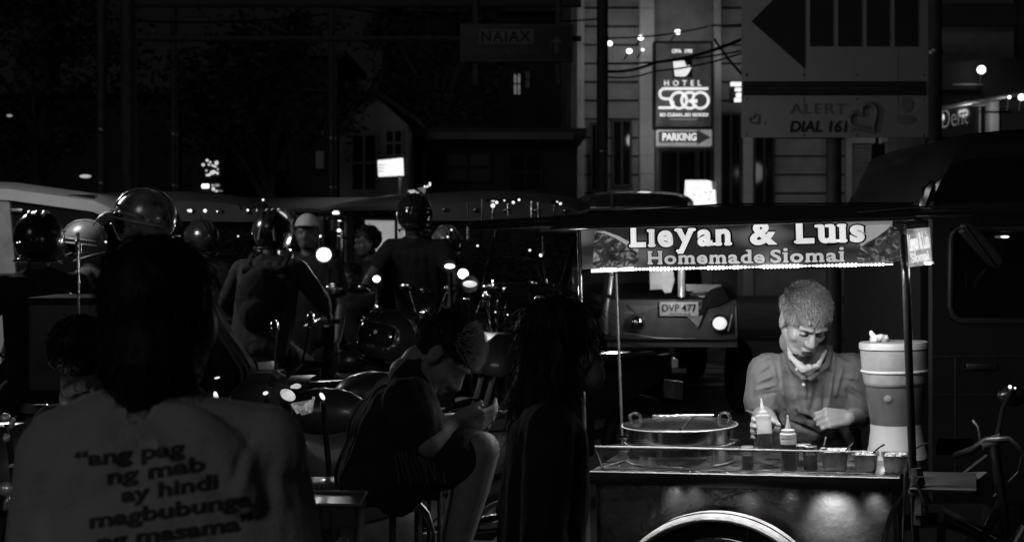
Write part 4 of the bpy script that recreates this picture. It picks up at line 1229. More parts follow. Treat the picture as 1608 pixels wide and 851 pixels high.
# LED strip along the lower edge: pale channel + beads
m_ = MB(); rnd = random.Random(3)
n = 84
for k in range(n):
    t = (k + .5) / n
    if t < .06: continue
    q = A2.lerp(B2, t)
    grp = math.sin(t * 31) + .6 * math.sin(t * 73 + 1)
    r_ = .0058 if grp > .1 else (.0036 if grp > -.9 else .0018)
    m_.ell((q.x, YS - .004, q.z - .004), (.0050, r_, r_), u=10, v=6)
m_.build('led_strip', E['led'], cart)
m_ = MB(); m_.prism([(A2.x + .03, YS - .002, A2.z - .001), (A2.x + .17, YS - .002, A2.z + .003), (A2.x + .17, YS - .002, A2.z - .009), (A2.x + .03, YS - .002, A2.z - .012)], (0, .012, 0))
m_.build('light_tube', emis('tube', .9, 1.6, .03), cart)
m_ = MB(); rr_ = random.Random(8)
for k in range(5):
    p = Vector((A2.x + .125 + rr_.uniform(-.01, .01), YS - .012, A2.z + .006)); 
    m_.tube([p, p + V(rr_.uniform(-.02, .02), -.006, -.012), p + V(rr_.uniform(-.03, .02), -.004, -.03)], .0009, 5)
m_.build('loose_wire', M['matte_black'], cart)
def cart_lamp(name, x, y, z, e, tx, ty, tz, **kw):
    return lamp(name, kw.pop('kind', 'AREA'), C(x, y, z), e, target=C(tx, ty, tz), **kw)
cart_lamp('strip_light', CL * .5, YS + .012, A2.z - .022, 11, CL * .5, .16, .8, size=CL * .92, sizey=.012)
lamp('tube_light', 'POINT', C(-.03, YS + .06, A2.z - .07), 1.6, .02)

# side sign
m_ = MB(); xs = CL + .012
p0 = clocal(1424, 360, y=YS - .005); p1 = clocal(1460, 357, y=YS + .03); q0 = clocal(1427, 419, y=YS - .005); q1 = clocal(1464, 413, y=YS + .03)
def side(u, v): return (p0.lerp(p1, u)).lerp(q0.lerp(q1, u), v)
side_m = mat('side_print', .34, .35, var=.6, scale=26, em=.85)
nseg = 14
rows = []
for j in range(nseg + 1):
    v = j / nseg; row = []
    for i in range(nseg + 1):
        u = i / nseg; q = side(u, v); q = q + V(0, .004 * math.sin(u * 14 + v * 3) * v + (.0 if v < .9 else -.01 * (v - .9) * 10), 0)
        if v > .93: q += V(.006 * u, 0, 0)
        row.append(m_.bm.verts.new(q))
    rows.append(row)
for j in range(nseg):
    for i in range(nseg): m_.bm.faces.new((rows[j][i], rows[j][i + 1], rows[j + 1][i + 1], rows[j + 1][i]))
o = m_.build('side_sign', side_m, cart, smooth=True); sd = o.modifiers.new('t', 'SOLIDIFY'); sd.thickness = .002
nside = (p1 - p0).cross(q0 - p0).normalized()
if nside.y > 0: nside = -nside
lettering('lettering', 'Lieyan & Luis', side(.04, .58) + nside * .005, side(.92, .55) + nside * .005, .052, nside, L1, cart, None, .02, depth=.001)
lettering('lettering', 'Siomai', side(.1, .9) + nside * .006, side(.85, .87) + nside * .006, .028, nside, L1, cart, None, .02, depth=.001)
m_ = MB(); m_.box((side(.5, .97) + V(0, -.002, 0)), (.062, .004, .006)); m_.build('side_led', E['led'], cart)
lamp('side_light', 'POINT', C(*(side(.5, 1.1) + V(.01, .03, -.01))), .25, .02)

# acrylic guard along the counter front
gz0 = CTZ + .001; GH = .070; gy = .055
m_ = MB(); m_.box((.445, gy, gz0 + GH / 2), (.84, .003, GH)); m_.build('guard_pane', M['glass'], cart)
pg = mat('guard_edge', .72, .35, metal=.4, var=.15, scale=40)
m_ = MB(); m_.tube([(.012, gy - .02, gz0 + GH + .004), (.20, gy - .006, gz0 + GH + .002), (.395, gy, gz0 + GH), (.62, gy, gz0 + GH - .001), (.86, gy, gz0 + GH - .002)], [.0036, .0042, .0034, .0024, .0022], 8)
m_.tube([(.012, gy - .02, gz0 + GH + .004), (.030, gy + .0, gz0 + .004)], .0018, 6)
m_.tube([(.395, gy, gz0 + GH), (.40, gy, gz0 + .002)], .0018, 6); m_.tube([(.605, gy, gz0 + GH), (.607, gy, gz0 + .002)], .0012, 6)
m_.tube([(.03, gy, gz0 + .002), (.87, gy, gz0 + .002)], .0018, 6)
m_.tube([(.03, gy, gz0 + .004), (.075, gy + .20, gz0 + .004)], .0018, 6)
m_.build('guard_rail', pg, cart)
m_ = MB(); m_.box((.30, gy + .03, gz0 + GH + .001), (.50, .055, .002)); m_.build('guard_shelf', M['glass'], cart)

# LED modules under the counter lip
for (px_, e_, wd_) in ((1090, .10, .066), (1283, .30, .055)):
    q = clocal(px_, 757, y=YF - .02)
    m_ = MB()
    for k in range(6): m_.ell((q.x - wd_ / 2 + wd_ * (k + .5) / 6, YF - .012, q.z + .002), (wd_ / 13, .004, .0038), u=10, v=6)
    m_.build('under_light', emis('under_led', .85, 1.3, .05), cart)
for (px_, e_, deg, dz_) in ((1056, .30, 70, .050), (1086, .16, 60, .045), (1172, .20, 64, .060), (1238, .10, 56, .045), (1292, .9, 84, .085), (1306, 2.2, 92, .095), (1320, .8, 84, .085), (1371, .34, 66, .060)):  # added unseen spots imitate blurred reflections on the front panel
    q = clocal(px_, 758, y=YF - .02)
    cart_lamp('reflection_spot', q.x, YF - .060, CTZ - .046, e_, q.x + .004, YF + .012, CTZ - .05 - dz_, kind='SPOT', size=.012, spot=deg, blend=1.0)
# rivets and a seam on the front sheet
m_ = MB()
for k in range(16):
    for z_ in (CTZ - .055, .34): m_.ell((.05 + k * .058, YF - .001, z_), (.003, .0018, .003), u=8, v=6)
for z_ in (.45, .55, .65, .75): m_.ell((.52, YF - .001, z_), (.003, .0018, .003), u=8, v=6)
m_.build('rivets', M['dull_metal'], cart)

# wheel
wx, wz, wy = clocal(1130, 851, y=-.05).x, .388, -.075
wh = None
m_ = MB(); Rt = .325
m_.tube([(wx + math.cos(t) * (Rt - .022), wy, wz + math.sin(t) * (Rt - .022)) for t in [2 * math.pi * k / 56 for k in range(56)]], .022, 12, closed=True)
wh = m_.build('wheel', M['rubber'], cart, smooth=True)
m_ = MB(); m_.tube([(wx + math.cos(t) * (Rt - .052), wy, wz + math.sin(t) * (Rt - .052)) for t in [2 * math.pi * k / 48 for k in range(48)]], .011, 8, closed=True); m_.build('rim', M['chrome'], wh, smooth=True)
m_ = MB()
for k in range(32):
    t = 2 * math.pi * k / 32; m_.tube([(wx + math.cos(t + .25) * .018, wy + (.02 if k % 2 else -.02), wz + math.sin(t + .25) * .018), (wx + math.cos(t) * (Rt - .055), wy, wz + math.sin(t) * (Rt - .055))], .0013, 4)
m_.cone((wx, wy - .04, wz), (wx, wy + .04, wz), .02, .02); m_.build('spokes', M['dull_metal'], wh)
fend = mat('fender_paint', .75, .38, var=.35, scale=14, bump=.2, bscale=60, rvar=.1)
m_ = MB(); rows = []
for i in range(49):
    t = R(8 + 164 * i / 48); row = []
    for j in range(9):
        a = R(-75 + 150 * j / 8); rr = .344 + .014 * math.cos(a) * 1.0; yy = wy - .008 + .058 * math.sin(a)
        row.append(m_.bm.verts.new((wx + math.cos(t) * rr, yy, wz + math.sin(t) * rr)))
    rows.append(row)
for i in range(48):
    for j in range(8): m_.bm.faces.new((rows[i][j], rows[i][j + 1], rows[i + 1][j + 1], rows[i + 1][j]))
o = m_.build('fender', fend, cart, smooth=True); sd = o.modifiers.new('t', 'SOLIDIFY'); sd.thickness = .003
m_ = MB(); m_.tube([(wx + math.cos(R(8 + 164 * i / 48)) * .343, wy - .066, wz + math.sin(R(8 + 164 * i / 48)) * .343) for i in range(49)], .006, 8); m_.build('fender_bead', fend, o, smooth=True)
m_ = MB(); m_.tube([(wx + math.cos(R(8 + 164 * i / 48)) * .3585, wy - .030, wz + math.sin(R(8 + 164 * i / 48)) * .3575) for i in range(49)], .0022, 8); m_.build('fender_stripe', M['black'], o, smooth=True)
m_ = MB(); m_.tube([(wx + .1, wy - .05, wz + .32), (wx + .05, wy - .02, wz)], .005, 6); m_.cone((wx, wy - .06, wz), (wx, .24, wz), .011, .011); m_.build('axle', M['dull_metal'], cart)
m_ = MB(); 
w2 = .52
# second wheel on the far side
m_.tube([(wx + math.cos(t) * (Rt - .022), w2, wz + math.sin(t) * (Rt - .022)) for t in [2 * math.pi * k / 40 for k in range(40)]], .022, 10, closed=True); m_.build('wheel', M['rubber'], cart, smooth=True)

# cloth / tarp gathered at the right post
m_ = MB(); b0 = clocal(1440, 745, y=-.015)
for k in range(5):
    m_.tube([b0 + V(rnd.uniform(-.005, .012), rnd.uniform(-.01, .01), .02 - .02 * k), b0 + V(rnd.uniform(-.008, .02), rnd.uniform(-.015, .01), -.03 - .03 * k)], [.016, .022], 8)
m_.build('tied_cloth', mat('tied_cloth', .02, .7, bump=.6, bscale=50), cart)
m_ = MB()
for dx in (0, .012, .02): m_.tube([clocal(1421 - dx * 60, 772, y=.01), clocal(1404 - dx * 200, 800, y=.005), clocal(1388 - dx * 300, 851, y=.0), clocal(1380 - dx * 300, 900, y=.0)], .004, 6)
m_.build('hanging_cord', mat('cord_grey', .10, .4, coat=.3), cart)
m_ = MB(); p = [clocal(x, y, y=.02) for x, y in ((1446, 744), (1530, 746), (1550, 722), (1462, 716))]
s0 = clocal(1442, 742, z=CTZ - .01); 
m_.box((CL + .115, .13, CTZ - .03), (.19, .32, .012), bev=.003); m_.build('side_shelf', mat('shelf_steel', .12, .45, metal=.7, var=.4, scale=18), cart)
m_ = MB(); m_.tube([(CL + .02, -.032, CTZ - .026), (CL + .21, -.032, CTZ - .026)], .0035, 6); m_.build('shelf_edge', mat('edge_dull', .4, .35, metal=1), cart)

# ================================================================== THINGS ON THE CART
def at(px, py_bottom, z=None, y=None):
    """point standing on the counter (cart-local z) seen at this pixel"""
    q = clocal(px, py_bottom, z=CTZ + .001 if z is None else z); return C(q.x, q.y, CTZ + .001 if z is None else q.z), q
CR = MC.to_3x3().to_euler()
def tthing(name, label, cat, x, y, z=None, group=None, rz=0, s=1.0):
    z = CTZ + .001 if z is None else z
    t = thing(name, label, cat, C(x, y, z), group=group)
    t.rotation_euler = (MC.to_3x3() @ Matrix.Rotation(rz, 3, 'Z')).to_euler()
    return t
def lx(px, y, py=715): return clocal(px, py, y=y).x

# steamer
stx = (lx(980, .24) + lx(1158, .24)) / 2
st = tthing('steamer_pot', 'wide round stainless steamer with a hinged flat lid on the left of the counter', 'steamer', stx, .245)
rs = (lx(1158, .245) - lx(980, .245)) / 2 * .97
Hs = .118
m_ = MB(); m_.lathe([(rs * .93, 0), (rs * .95, .004), (rs * .95, Hs * .52), (rs * .98, Hs * .54), (rs * .98, Hs * .58), (rs * .955, Hs * .6), (rs * .955, Hs)], seg=64); m_.build('pot', M['steel'], st)
m_ = MB(); m_.lathe([(rs * 1.0, Hs), (rs * 1.03, Hs + .004), (rs * 1.0, Hs + .009), (rs * .96, Hs + .011), (rs * .5, Hs + .024), (0.004, Hs + .028)], seg=64); m_.build('lid', mat('lid_steel', .60, .24, metal=1, var=.1, scale=9, rvar=.03), st)
m_ = MB()
m_.tube([(rs * .22, -rs * .98, Hs + .013), (rs * .24, 0, Hs + .030), (rs * .26, rs * .95, Hs + .013)], .003, 6)
m_.tube([(-rs * .55, rs * .3, Hs + .026), (rs * .55, rs * .38, Hs + .028)], .004, 6); m_.build('lid_hinge', M['chrome'], st)
for q in (-1, 1):
    m_ = MB(); x = q * rs * .80; 
    m_.tube([(x + .018 * math.cos(t), -rs * .1 + (0.0 if q < 0 else .03), Hs + .026 + .018 * math.sin(t)) for t in [2 * math.pi * k / 20 for k in range(20)]], .0045, 8, closed=True)
    m_.tube([(x + .018 * math.cos(t), -rs * .1 + .012 + (0.0 if q < 0 else .03), Hs + .026 + .018 * math.sin(t)) for t in [2 * math.pi * k / 20 for k in range(20)]], .0045, 8, closed=True)
    m_.build('lid_handle', mat('bright_steel', .85, .2, metal=1, var=.1), st)
    m_ = MB()
    for z in (Hs * .62, Hs * .25):
        m_.tube([(q * rs * .93, -rs * .25, z + .012), (q * rs * 1.06, -rs * .22, z + .010), (q * rs * 1.06, -rs * .02, z - .002), (q * rs * .93, .0, z)], .005, 8)
    m_.build('side_handle', M['chrome'], st)
m_ = MB()
for k in range(30):
    a = R(-135 + 90 * k / 29); m_.ell((math.cos(a) * rs * 1.025, math.sin(a) * rs * 1.025, Hs + .003), .0026, u=8, v=6)
m_.build('beaded_rim', M['chrome'], st)
m_ = MB()
for rr_2, zz in ((rs * 1.03, Hs + .004), (rs * .985, Hs * .56), (rs * .955, .006)):
    m_.tube([(rr_2 * math.cos(t_), rr_2 * math.sin(t_), zz) for t_ in [2 * math.pi * k / 64 for k in range(64)]], .0022, 6, closed=True)
build_each(m_, 'rolled_rim', pg, st)
m_ = MB(); m_.lathe([(rs * .62, 0), (rs * .64, .004), (rs * .66, .034), (rs * .68, .036)], c=(0, 0, 0), seg=40)
m_.xf(Matrix.Translation((rs * .05, -rs * .66, .0)) @ Matrix.Scale(.45, 4, (0, 1, 0))); m_.build('drip_tray', M['steel'], st)

def bottle(label, px, pyb, y, tilt=0, held=False, s=1.0):
    z = CTZ + .001
    q = clocal(px, pyb, y=y)
    t = tthing('sauce_bottle', label, 'squeeze bottle', q.x, y, q.z if held else z, group='squeeze bottles of dark sauce')
    if held: t.rotation_euler = (MC.to_3x3() @ Matrix.Rotation(R(-5), 3, 'Y') @ Matrix.Rotation(R(-8), 3, 'X')).to_euler()
    H = .117 * s; r = .0262 * (s * .5 + .5)
    k = .52 if held else .80
    m_ = MB(); m_.lathe([(r * .9, 0), (r, .004), (r, H * k)], seg=36); m_.build('sauce', M['sauce'], t, smooth=True)
    m_ = MB(); m_.lathe([(r * 1.015, H * k), (r * 1.02, H * .96), (r * .97, H), (r * .8, H * 1.02)], seg=36); m_.build('bottle_wall', M['plastic_white'], t, smooth=True)
    m_ = MB(); m_.lathe([(r * 1.04, H * .97), (r * 1.04, H * 1.10), (r * .92, H * 1.13), (r * .84, H * 1.13), (r * .84, H * 1.22), (r * .62, H * 1.235), (r * .34, H * 1.26), (r * .17, H * 1.48), (r * .10, H * 1.66), (r * .02, H * 1.67)], seg=36)
    m_.build('nozzle_cap', M['plastic_white'], t)
    return t
bottle('squeeze bottle of dark sauce standing by itself on the counter', 1239, 731, .095, s=.90)
bt = bottle('squeeze bottle of dark sauce held in the hand of the vendor', 1203, 706, .13, held=True, s=.84)

def jar(name, label, px, y, r, h, fill, cat='jar', lid=False):
    t = tthing(name, label, cat, lx(px, y), y)
    m_ = MB(); m_.lathe([(r * .9, .001), (r, .006), (r, h * .86), (r * .93, h * .9), (r * .93, h)], seg=28, caps=False); m_.build('glass_wall', M['glass'], t, smooth=True)
    m_ = MB(); m_.lathe([(r * .9, .003), (r * .93, .006), (r * .93, h * fill)], seg=28); m_.build('filling', M['sauce'], t)
    m_ = MB(); m_.lathe([(r * .96, h), (r * 1.0, h + .001), (r * 1.0, h + .006), (r * .96, h + .007)], seg=28, caps=False) ; m_.build('rim', pg, t)
    if lid:
        m_ = MB(); m_.lathe([(r * .99, h * .93), (r * 1.02, h * .94), (r * 1.02, h * 1.06), (r * .9, h * 1.09)], seg=28); m_.build('lid', M['steel'], t)
    return t
jar('glass_jar', 'small glass jar of dark paste standing right of the steamer', 1174, .085, .019, .070, .68)
jar('glass_jar', 'short glass jar with a metal rim right of the standing bottle', 1272, .10, .022, .072, .7, lid=True)
jar('glass_tumbler', 'low wide glass behind the metal rimmed jar', 1262, .18, .024, .066, .3, cat='glass')
def pan(label, px, y, w, d, h, seed, lid=True):
    t = tthing('food_pan', label, 'food pan', lx(px, y, 718), y, group='small steel food pans along the counter', rz=R(4))
    def rr(w_, d_, z, r=.012, n=4):
        pts = []
        for (cx, cy, a0) in ((w_ / 2 - r, d_ / 2 - r, 0), (-w_ / 2 + r, d_ / 2 - r, 90), (-w_ / 2 + r, -d_ / 2 + r, 180), (w_ / 2 - r, -d_ / 2 + r, 270)):
            for k in range(n + 1): pts.append((cx + r * math.cos(R(a0 + 90 * k / n)), cy + r * math.sin(R(a0 + 90 * k / n)), z))
        return pts
    m_ = MB(); m_.loft([rr(w * .72, d * .72, 0), rr(w * .80, d * .80, .008), rr(w * .93, d * .93, h - .003), rr(w * 1.06, d * 1.06, h), rr(w * 1.06, d * 1.06, h + .002), rr(w * .90, d * .90, h + .001), rr(w * .80, d * .8, h * .8)]); m_.build('pan', mat('pan_steel', .62, .38, metal=1, var=.4, scale=30, rvar=.12), t)
    m_ = MB(); rnd = random.Random(seed)
    for k in range(30): m_.ell((rnd.uniform(-.34, .34) * w, rnd.uniform(-.34, .34) * d, h * .88 + rnd.uniform(-.004, .006)), (.009, .008, .005), u=8, v=6)
    m_.build('food', M['food'], t)
    return t
pan('steel food pan with a spoon, leftmost of the three', 1311, .13, .090, .11, .060, 1)
pan('steel food pan in the middle of the three', 1359, .12, .080, .10, .054, 2)
pan('steel food pan beside the black post, rightmost of the three', 1406, .11, .082, .10, .054, 3)
def spoon(label, x0, y0, x1, y1, y, name='spoon', m='chrome'):
    a = clocal(x0, y0, y=y); b = clocal(x1, y1, y=y + .04)
    t = thing(name, label, 'spoon', C(*a)); T_ = MC.to_3x3(); v = T_ @ (b - a)
    m_ = MB(); m_.tube([(0, 0, 0), v * .5 + V(0, 0, .002), v], [.003, .0026, .0035], 8); m_.build('handle', M[m], t, smooth=True)
    m_ = MB(); m_.ell(-v.normalized() * .012, (.012, .010, .005)); m_.build('bowl', M[m], t, smooth=True)
spoon('dark handled spoon leaning from the leftmost pan', 1294, 700, 1297, 686, .14, m='dull_metal')
spoon('short steel spoon between the first two pans', 1328, 708, 1338, 695, .13)
spoon('steel spoon between the second and third pan', 1374, 708, 1388, 698, .12)
spoon('thin steel spoon sticking out past the black post', 1426, 710, 1462, 693, .13)

# drinks dispenser
Dd = 4.72
dx0 = P(1403, 537, Dd); 
dq = CI @ dx0
dd_ = tthing('drink_dispenser', 'tall translucent drink barrel half full of dark juice standing at the right end', 'drink dispenser', dq.x, dq.y)
def dz(py): return (pz(py, Dd) - C(dq.x, dq.y, CTZ).z)
k_ = Dd / F
m_ = MB(); m_.lathe([(51 * k_, dz(548)), (53 * k_, dz(547)), (53 * k_, dz(539)), (52 * k_, dz(537)), (30 * k_, dz(535.5)), (.004, dz(535))], seg=48); m_.build('lid', mat('lid_plastic', .44, .35, var=.05), dd_)
def thick(m_, prof, th=.003):
    m_.lathe(prof + [(r - th, z) for r, z in reversed(prof)], seg=48, caps=False)
tub_m = mat('tub_plastic', .30, .45, var=.30, scale=9, trans=.0, sss=.3)
m_ = MB(); m_.lathe([(46 * k_, dz(606)), (47.5 * k_, dz(598)), (50 * k_, dz(583)), (51.5 * k_, dz(549))], seg=48); m_.build('tub', tub_m, dd_, smooth=True)
m_ = MB(); m_.lathe([(50.5 * k_, dz(584.5)), (52 * k_, dz(583)), (52 * k_, dz(581)), (50.5 * k_, dz(579.5))], seg=48); m_.build('band', mat('band_white', .5, .4), dd_)
m_ = MB(); m_.lathe([(39 * k_, dz(665)), (41 * k_, dz(645)), (44 * k_, dz(625)), (46 * k_, dz(606.2))], seg=48); m_.build('drink', mat('juice', .105, .3, var=.22, scale=7, sss=.2), dd_, smooth=True)
m_ = MB(); m_.lathe([(47 * k_, 0), (46.5 * k_, .008), (43 * k_, dz(700)), (39.5 * k_, dz(675)), (39.2 * k_, dz(665.2))], seg=48); m_.build('base', mat('base_plastic', .46, .5, var=.06, scale=4, sss=.2), dd_, smooth=True)
m_ = MB(); m_.ell((-8 * k_, -44 * k_, dz(622)), (.014, .004, .012)); m_.build('label', mat('label_grey', .2, .5), dd_)
lamp('dispenser_glow', 'POINT', C(dq.x - .02, dq.y - .16, CTZ + .045), .035, .02)
# wet streaks on the barrel and sauce spills on the counter
m_ = MB(); rnd = random.Random(17)
for k in range(26):
    x = rnd.uniform(.05, .84); y = rnd.uniform(.012, .045) if k % 2 else rnd.uniform(.07, .2)
    m_.ell((x, y, CTZ + .0006), (rnd.uniform(.0015, .006), rnd.uniform(.0012, .004), .0012), u=8, v=6)
m_.build('food_crumbs', mat('crumbs', .55, .6, var=.4), cart)
# crumpled plastic bag on the lid
bgp = P(1378, 536, Dd - .02)
rnd = random.Random(4); prims = []
for k in range(7): prims.append(ee(bgp + V(rnd.uniform(-.022, .022), rnd.uniform(-.02, .02), .010 + rnd.uniform(-.005, .006)), (rnd.uniform(.008, .018), rnd.uniform(.008, .014), rnd.uniform(.006, .012))))
prims += [cc(bgp + V(-.012, 0, .012), bgp + V(-.020, 0, .030), .009, .006), cc(bgp + V(.0, 0, .01), bgp + V(.034, 0, .004), .010, .004)]
o = blob('plastic_bag', prims, .003, mat('bag_white', .7, .35, var=.25, scale=50, coat=.3), None, smooth=1, disp=folds(.005, 55, 3))
tag(o, 'small crumpled white plastic bag lying on the drink barrel lid', 'plastic bag')

# ================================================================== VEHICLES
def wheel_parts(parent, c, r, wdt, m_rim='dull_metal', name='wheel', spokes=0, axis='x'):
    m_ = MB(); ax = Vector((1, 0, 0)) if axis == 'x' else Vector((0, 1, 0))
    u = Vector((0, 1, 0)) if axis == 'x' else Vector((1, 0, 0)); v = Vector((0, 0, 1)); c = Vector(c); tr = wdt * .5
    n = 40
    m_.tube([c + (u * math.cos(t) + v * math.sin(t)) * (r - tr) for t in [2 * math.pi * k / n for k in range(n)]], tr, 10, closed=True)
    wo = m_.build(name, M['rubber'], parent, smooth=True)
    m_ = MB(); m_.tube([c + (u * math.cos(t) + v * math.sin(t)) * (r - tr * 2) for t in [2 * math.pi * k / n for k in range(n)]], tr * .4, 8, closed=True)
    if spokes:
        for k in range(spokes):
            t = 2 * math.pi * k / spokes; m_.tube([c, c + (u * math.cos(t) + v * math.sin(t)) * (r - tr * 2)], r * .022, 5)
        m_.cone(c - ax * tr * .9, c + ax * tr * .9, r * .16, r * .16)
    else:
        m_.cone(c - ax * tr * .5, c + ax * tr * .5, r - tr * 1.8, r - tr * 1.8, seg=32); m_.ell(c, (tr * .9 if axis == 'x' else r * .25, r * .25 if axis == 'x' else tr * .9, r * .25))
    m_.build('rim', M[m_rim], wo)
    return wo

# ---------------- jeepney: nose towards -Y, origin under the nose
def jeepney(label, x, y, rz, body='dark_paint', roofm='grey_paint', chrome='chrome', lights=(), s=1.0, rack=False, cap=True, group='jeepneys stuck in the traffic'):
    t = thing('jeepney', label, 'jeepney', (x, y, 0), rz, group=group)
    t.scale = (s, s, s)
    W = .92
    # lower body
    m_ = MB(); m_.box((0, 3.55, .82), (W * 2, 3.9, .72), bev=.04); m_.build('body', M[body], t)
    m_ = MB(); m_.loft([[(-.55, .15, .55), (.55, .15, .55), (.55, .15, 1.02), (-.55, .15, 1.02)], [(-.70, 1.62, .50), (.70, 1.62, .50), (.72, 1.62, 1.16), (-.72, 1.62, 1.16)]]); m_.build('hood', M[body], t)
    m_ = MB()
    for q in (-1, 1):
        pts = [(q * .78, .15 + .85 * k / 8, .62 + .28 * math.sin(math.pi * k / 8)) for k in range(9)]
        m_.loft([[(p[0] - .15, p[1], p[2]), (p[0] + .15, p[1], p[2]), (p[0] + .15, p[1], p[2] + .03), (p[0] - .15, p[1], p[2] + .03)] for p in pts])
    build_each(m_, 'mudguard', M[chrome], t)
    # roof, rounded edges, with a gentle dome
    m_ = MB(); secs = []
    for yy, dz, ww in ((.95, -.10, .82), (1.15, 0, .96), (3.2, .03, .98), (5.3, .0, .96), (5.6, -.06, .90)):
        secs.append([(ww * math.cos(R(a)), yy, 1.94 + dz + .15 * math.sin(R(a))) for a in range(0, 181, 15)] + [(-ww * .98, yy, 1.90 + dz), (ww * .98, yy, 1.90 + dz)])
    m_.loft(secs); m_.build('roof', M[roofm], t)
    # pillars and window rails
    m_ = MB()
    for q in (-1, 1):
        for yy in (1.65, 2.5, 3.4, 4.3, 5.2, 5.48): m_.box((q * (W - .03), yy, 1.55), (.05, .06, .78))
        m_.tube([(q * (W - .03), 1.62, 1.18), (q * .84, 1.05, 1.9)], .025, 8)
    build_each(m_, 'pillar', M[body], t)
    m_ = MB()
    for q in (-1, 1):
        m_.tube([(q * (W + .01), 1.6, 1.20), (q * (W + .01), 5.5, 1.20)], .02, 8); m_.tube([(q * (W + .01), 1.6, .62), (q * (W + .01), 5.5, .62)], .015, 8)
        m_.tube([(q * (W + .02), 1.1, 1.86), (q * (W + .02), 5.5, 1.88)], .015, 8)
        m_.tube([(q * .60, .12, 1.04), (q * .76, 1.6, 1.18)], .014, 8)
    build_each(m_, 'side_trim', M[chrome], t)
    m_ = MB(); m_.prism([(-.80, 1.60, 1.18), (.80, 1.60, 1.18), (.78, 1.08, 1.86), (-.78, 1.08, 1.86)], (0, .006, .004)); m_.build('windscreen', M['glass'], t)
    m_ = MB(); m_.tube([(-.82, 1.60, 1.17), (.82, 1.60, 1.17), (.80, 1.06, 1.88), (-.80, 1.06, 1.88)], .022, 8, closed=True); m_.tube([(0, 1.60, 1.17), (0, 1.06, 1.88)], .012, 6); m_.build('windscreen_frame', M[chrome], t)
    m_ = MB()
    for k in range(11): m_.box((-.36 + .072 * k, .11, .78), (.022, .05, .42))
    m_.box((0, .12, 1.01), (.92, .06, .04)); m_.box((0, .12, .56), (.92, .06, .04)); m_.box((0, .125, .78), (.86, .02, .42)); m_.build('grille', M[chrome], t)
    m_ = MB(); m_.box((0, -.05, .45), (1.72, .10, .14), bev=.03); m_.tube([(-.8, -.1, .62), (.8, -.1, .62)], .022, 8); m_.tube([(-.5, -.1, .46), (-.5, -.1, .64)], .018, 6); m_.tube([(.5, -.1, .46), (.5, -.1, .64)], .018, 6); m_.build('bumper', M[chrome], t)
    for q in (-1, 1):
        m_ = MB(); m_.lathe([(.09, 0), (.115, .02), (.115, .09), (.09, .12)], c=(q * .60, .16, .86), rot=Matrix.Rotation(R(90), 3, 'X'), seg=24); hd = m_.build('headlight', M[chrome], t)
        m_ = MB(); m_.ell((q * .60, .055, .86), (.086, .03, .086)); m_.build('lens', E['head'] if q in lights else mat('unlit_lens', .3, .12, coat=.5), hd)
        m_ = MB(); m_.tube([(q * .86, 1.2, 1.3), (q * 1.06, 1.0, 1.38)], .012, 6); m_.box((q * 1.08, .98, 1.42), (.12, .03, .20), bev=.01); m_.build('mirror', M[chrome], t)
        m_ = MB(); m_.box((q * .42, 3.6, .80), (.34, 3.4, .12), bev=.03); m_.box((q * (W - .1), 3.6, 1.1), (.06, 3.4, .3)); m_.build('bench_seat', M['dark_cloth'], t)
    m_ = MB()
    for k in range(5): m_.ell((-.6 + .3 * k, .93, 1.90), .022, u=8, v=6)
    m_.build('marker_lights', E['glint'] if cap else M['chrome'], t)
    # hood ornaments and visor
    m_ = MB()
    for q in (-.3, 0, .3): m_.tube([(q, .3, 1.05), (q, .3, 1.16), (q, .22, 1.22)], .014, 6)
    m_.ell((0, .22, 1.24), (.05, .08, .05)); m_.box((0, .99, 1.86), (1.7, .03, .12)); m_.build('ornament', M[chrome], t)
    if rack:
        m_ = MB()
        for q in (-1, 1): m_.tube([(q * .7, 1.5, 2.18), (q * .7, 4.6, 2.18)], .018, 8)
        for k in range(6): m_.tube([(-.7, 1.5 + .62 * k, 2.18), (.7, 1.5 + .62 * k, 2.18)], .014, 6)
        for q in (-1, 1):
            for yy in (1.6, 3, 4.5): m_.tube([(q * .7, yy, 2.04), (q * .7, yy, 2.18)], .012, 6)
        m_.build('roof_rack', M['chrome'], t)
    # rear
    m_ = MB(); m_.tube([(-.3, 5.55, .5), (-.3, 5.55, 1.9)], .02, 8); m_.tube([(.3, 5.55, .5), (.3, 5.55, 1.9)], .02, 8); m_.box((0, 5.7, .42), (.9, .28, .05)); build_each(m_, 'rear_rail', M[chrome], t)
    for q in (-1, 1):
        wheel_parts(t, (q * .76, .78, .34), .34, .17); wheel_parts(t, (q * .76, 4.55, .34), .34, .20)
    return t

def place(px, D): return pxx(px, D)
# left jeepney: seen three quarter from the front, its corner post chrome
jeepney('left jeepney with a pale domed roof behind the helmeted riders', place(372, 12.6), 12.6, R(38), roofm='grey_paint', lights=(), cap=False, s=.98)
jeepney('middle jeepney with a lit panel seen through its windows', place(720, 16.5), 16.5, R(66), roofm='grey_paint', lights=(), cap=False, s=1.0)
jeepney('chrome jeepney with marker lights and roof rack left of the cart roof', place(850, 12.2), 12.2, R(20), roofm='grey_paint', rack=False, cap=False, s=.98)

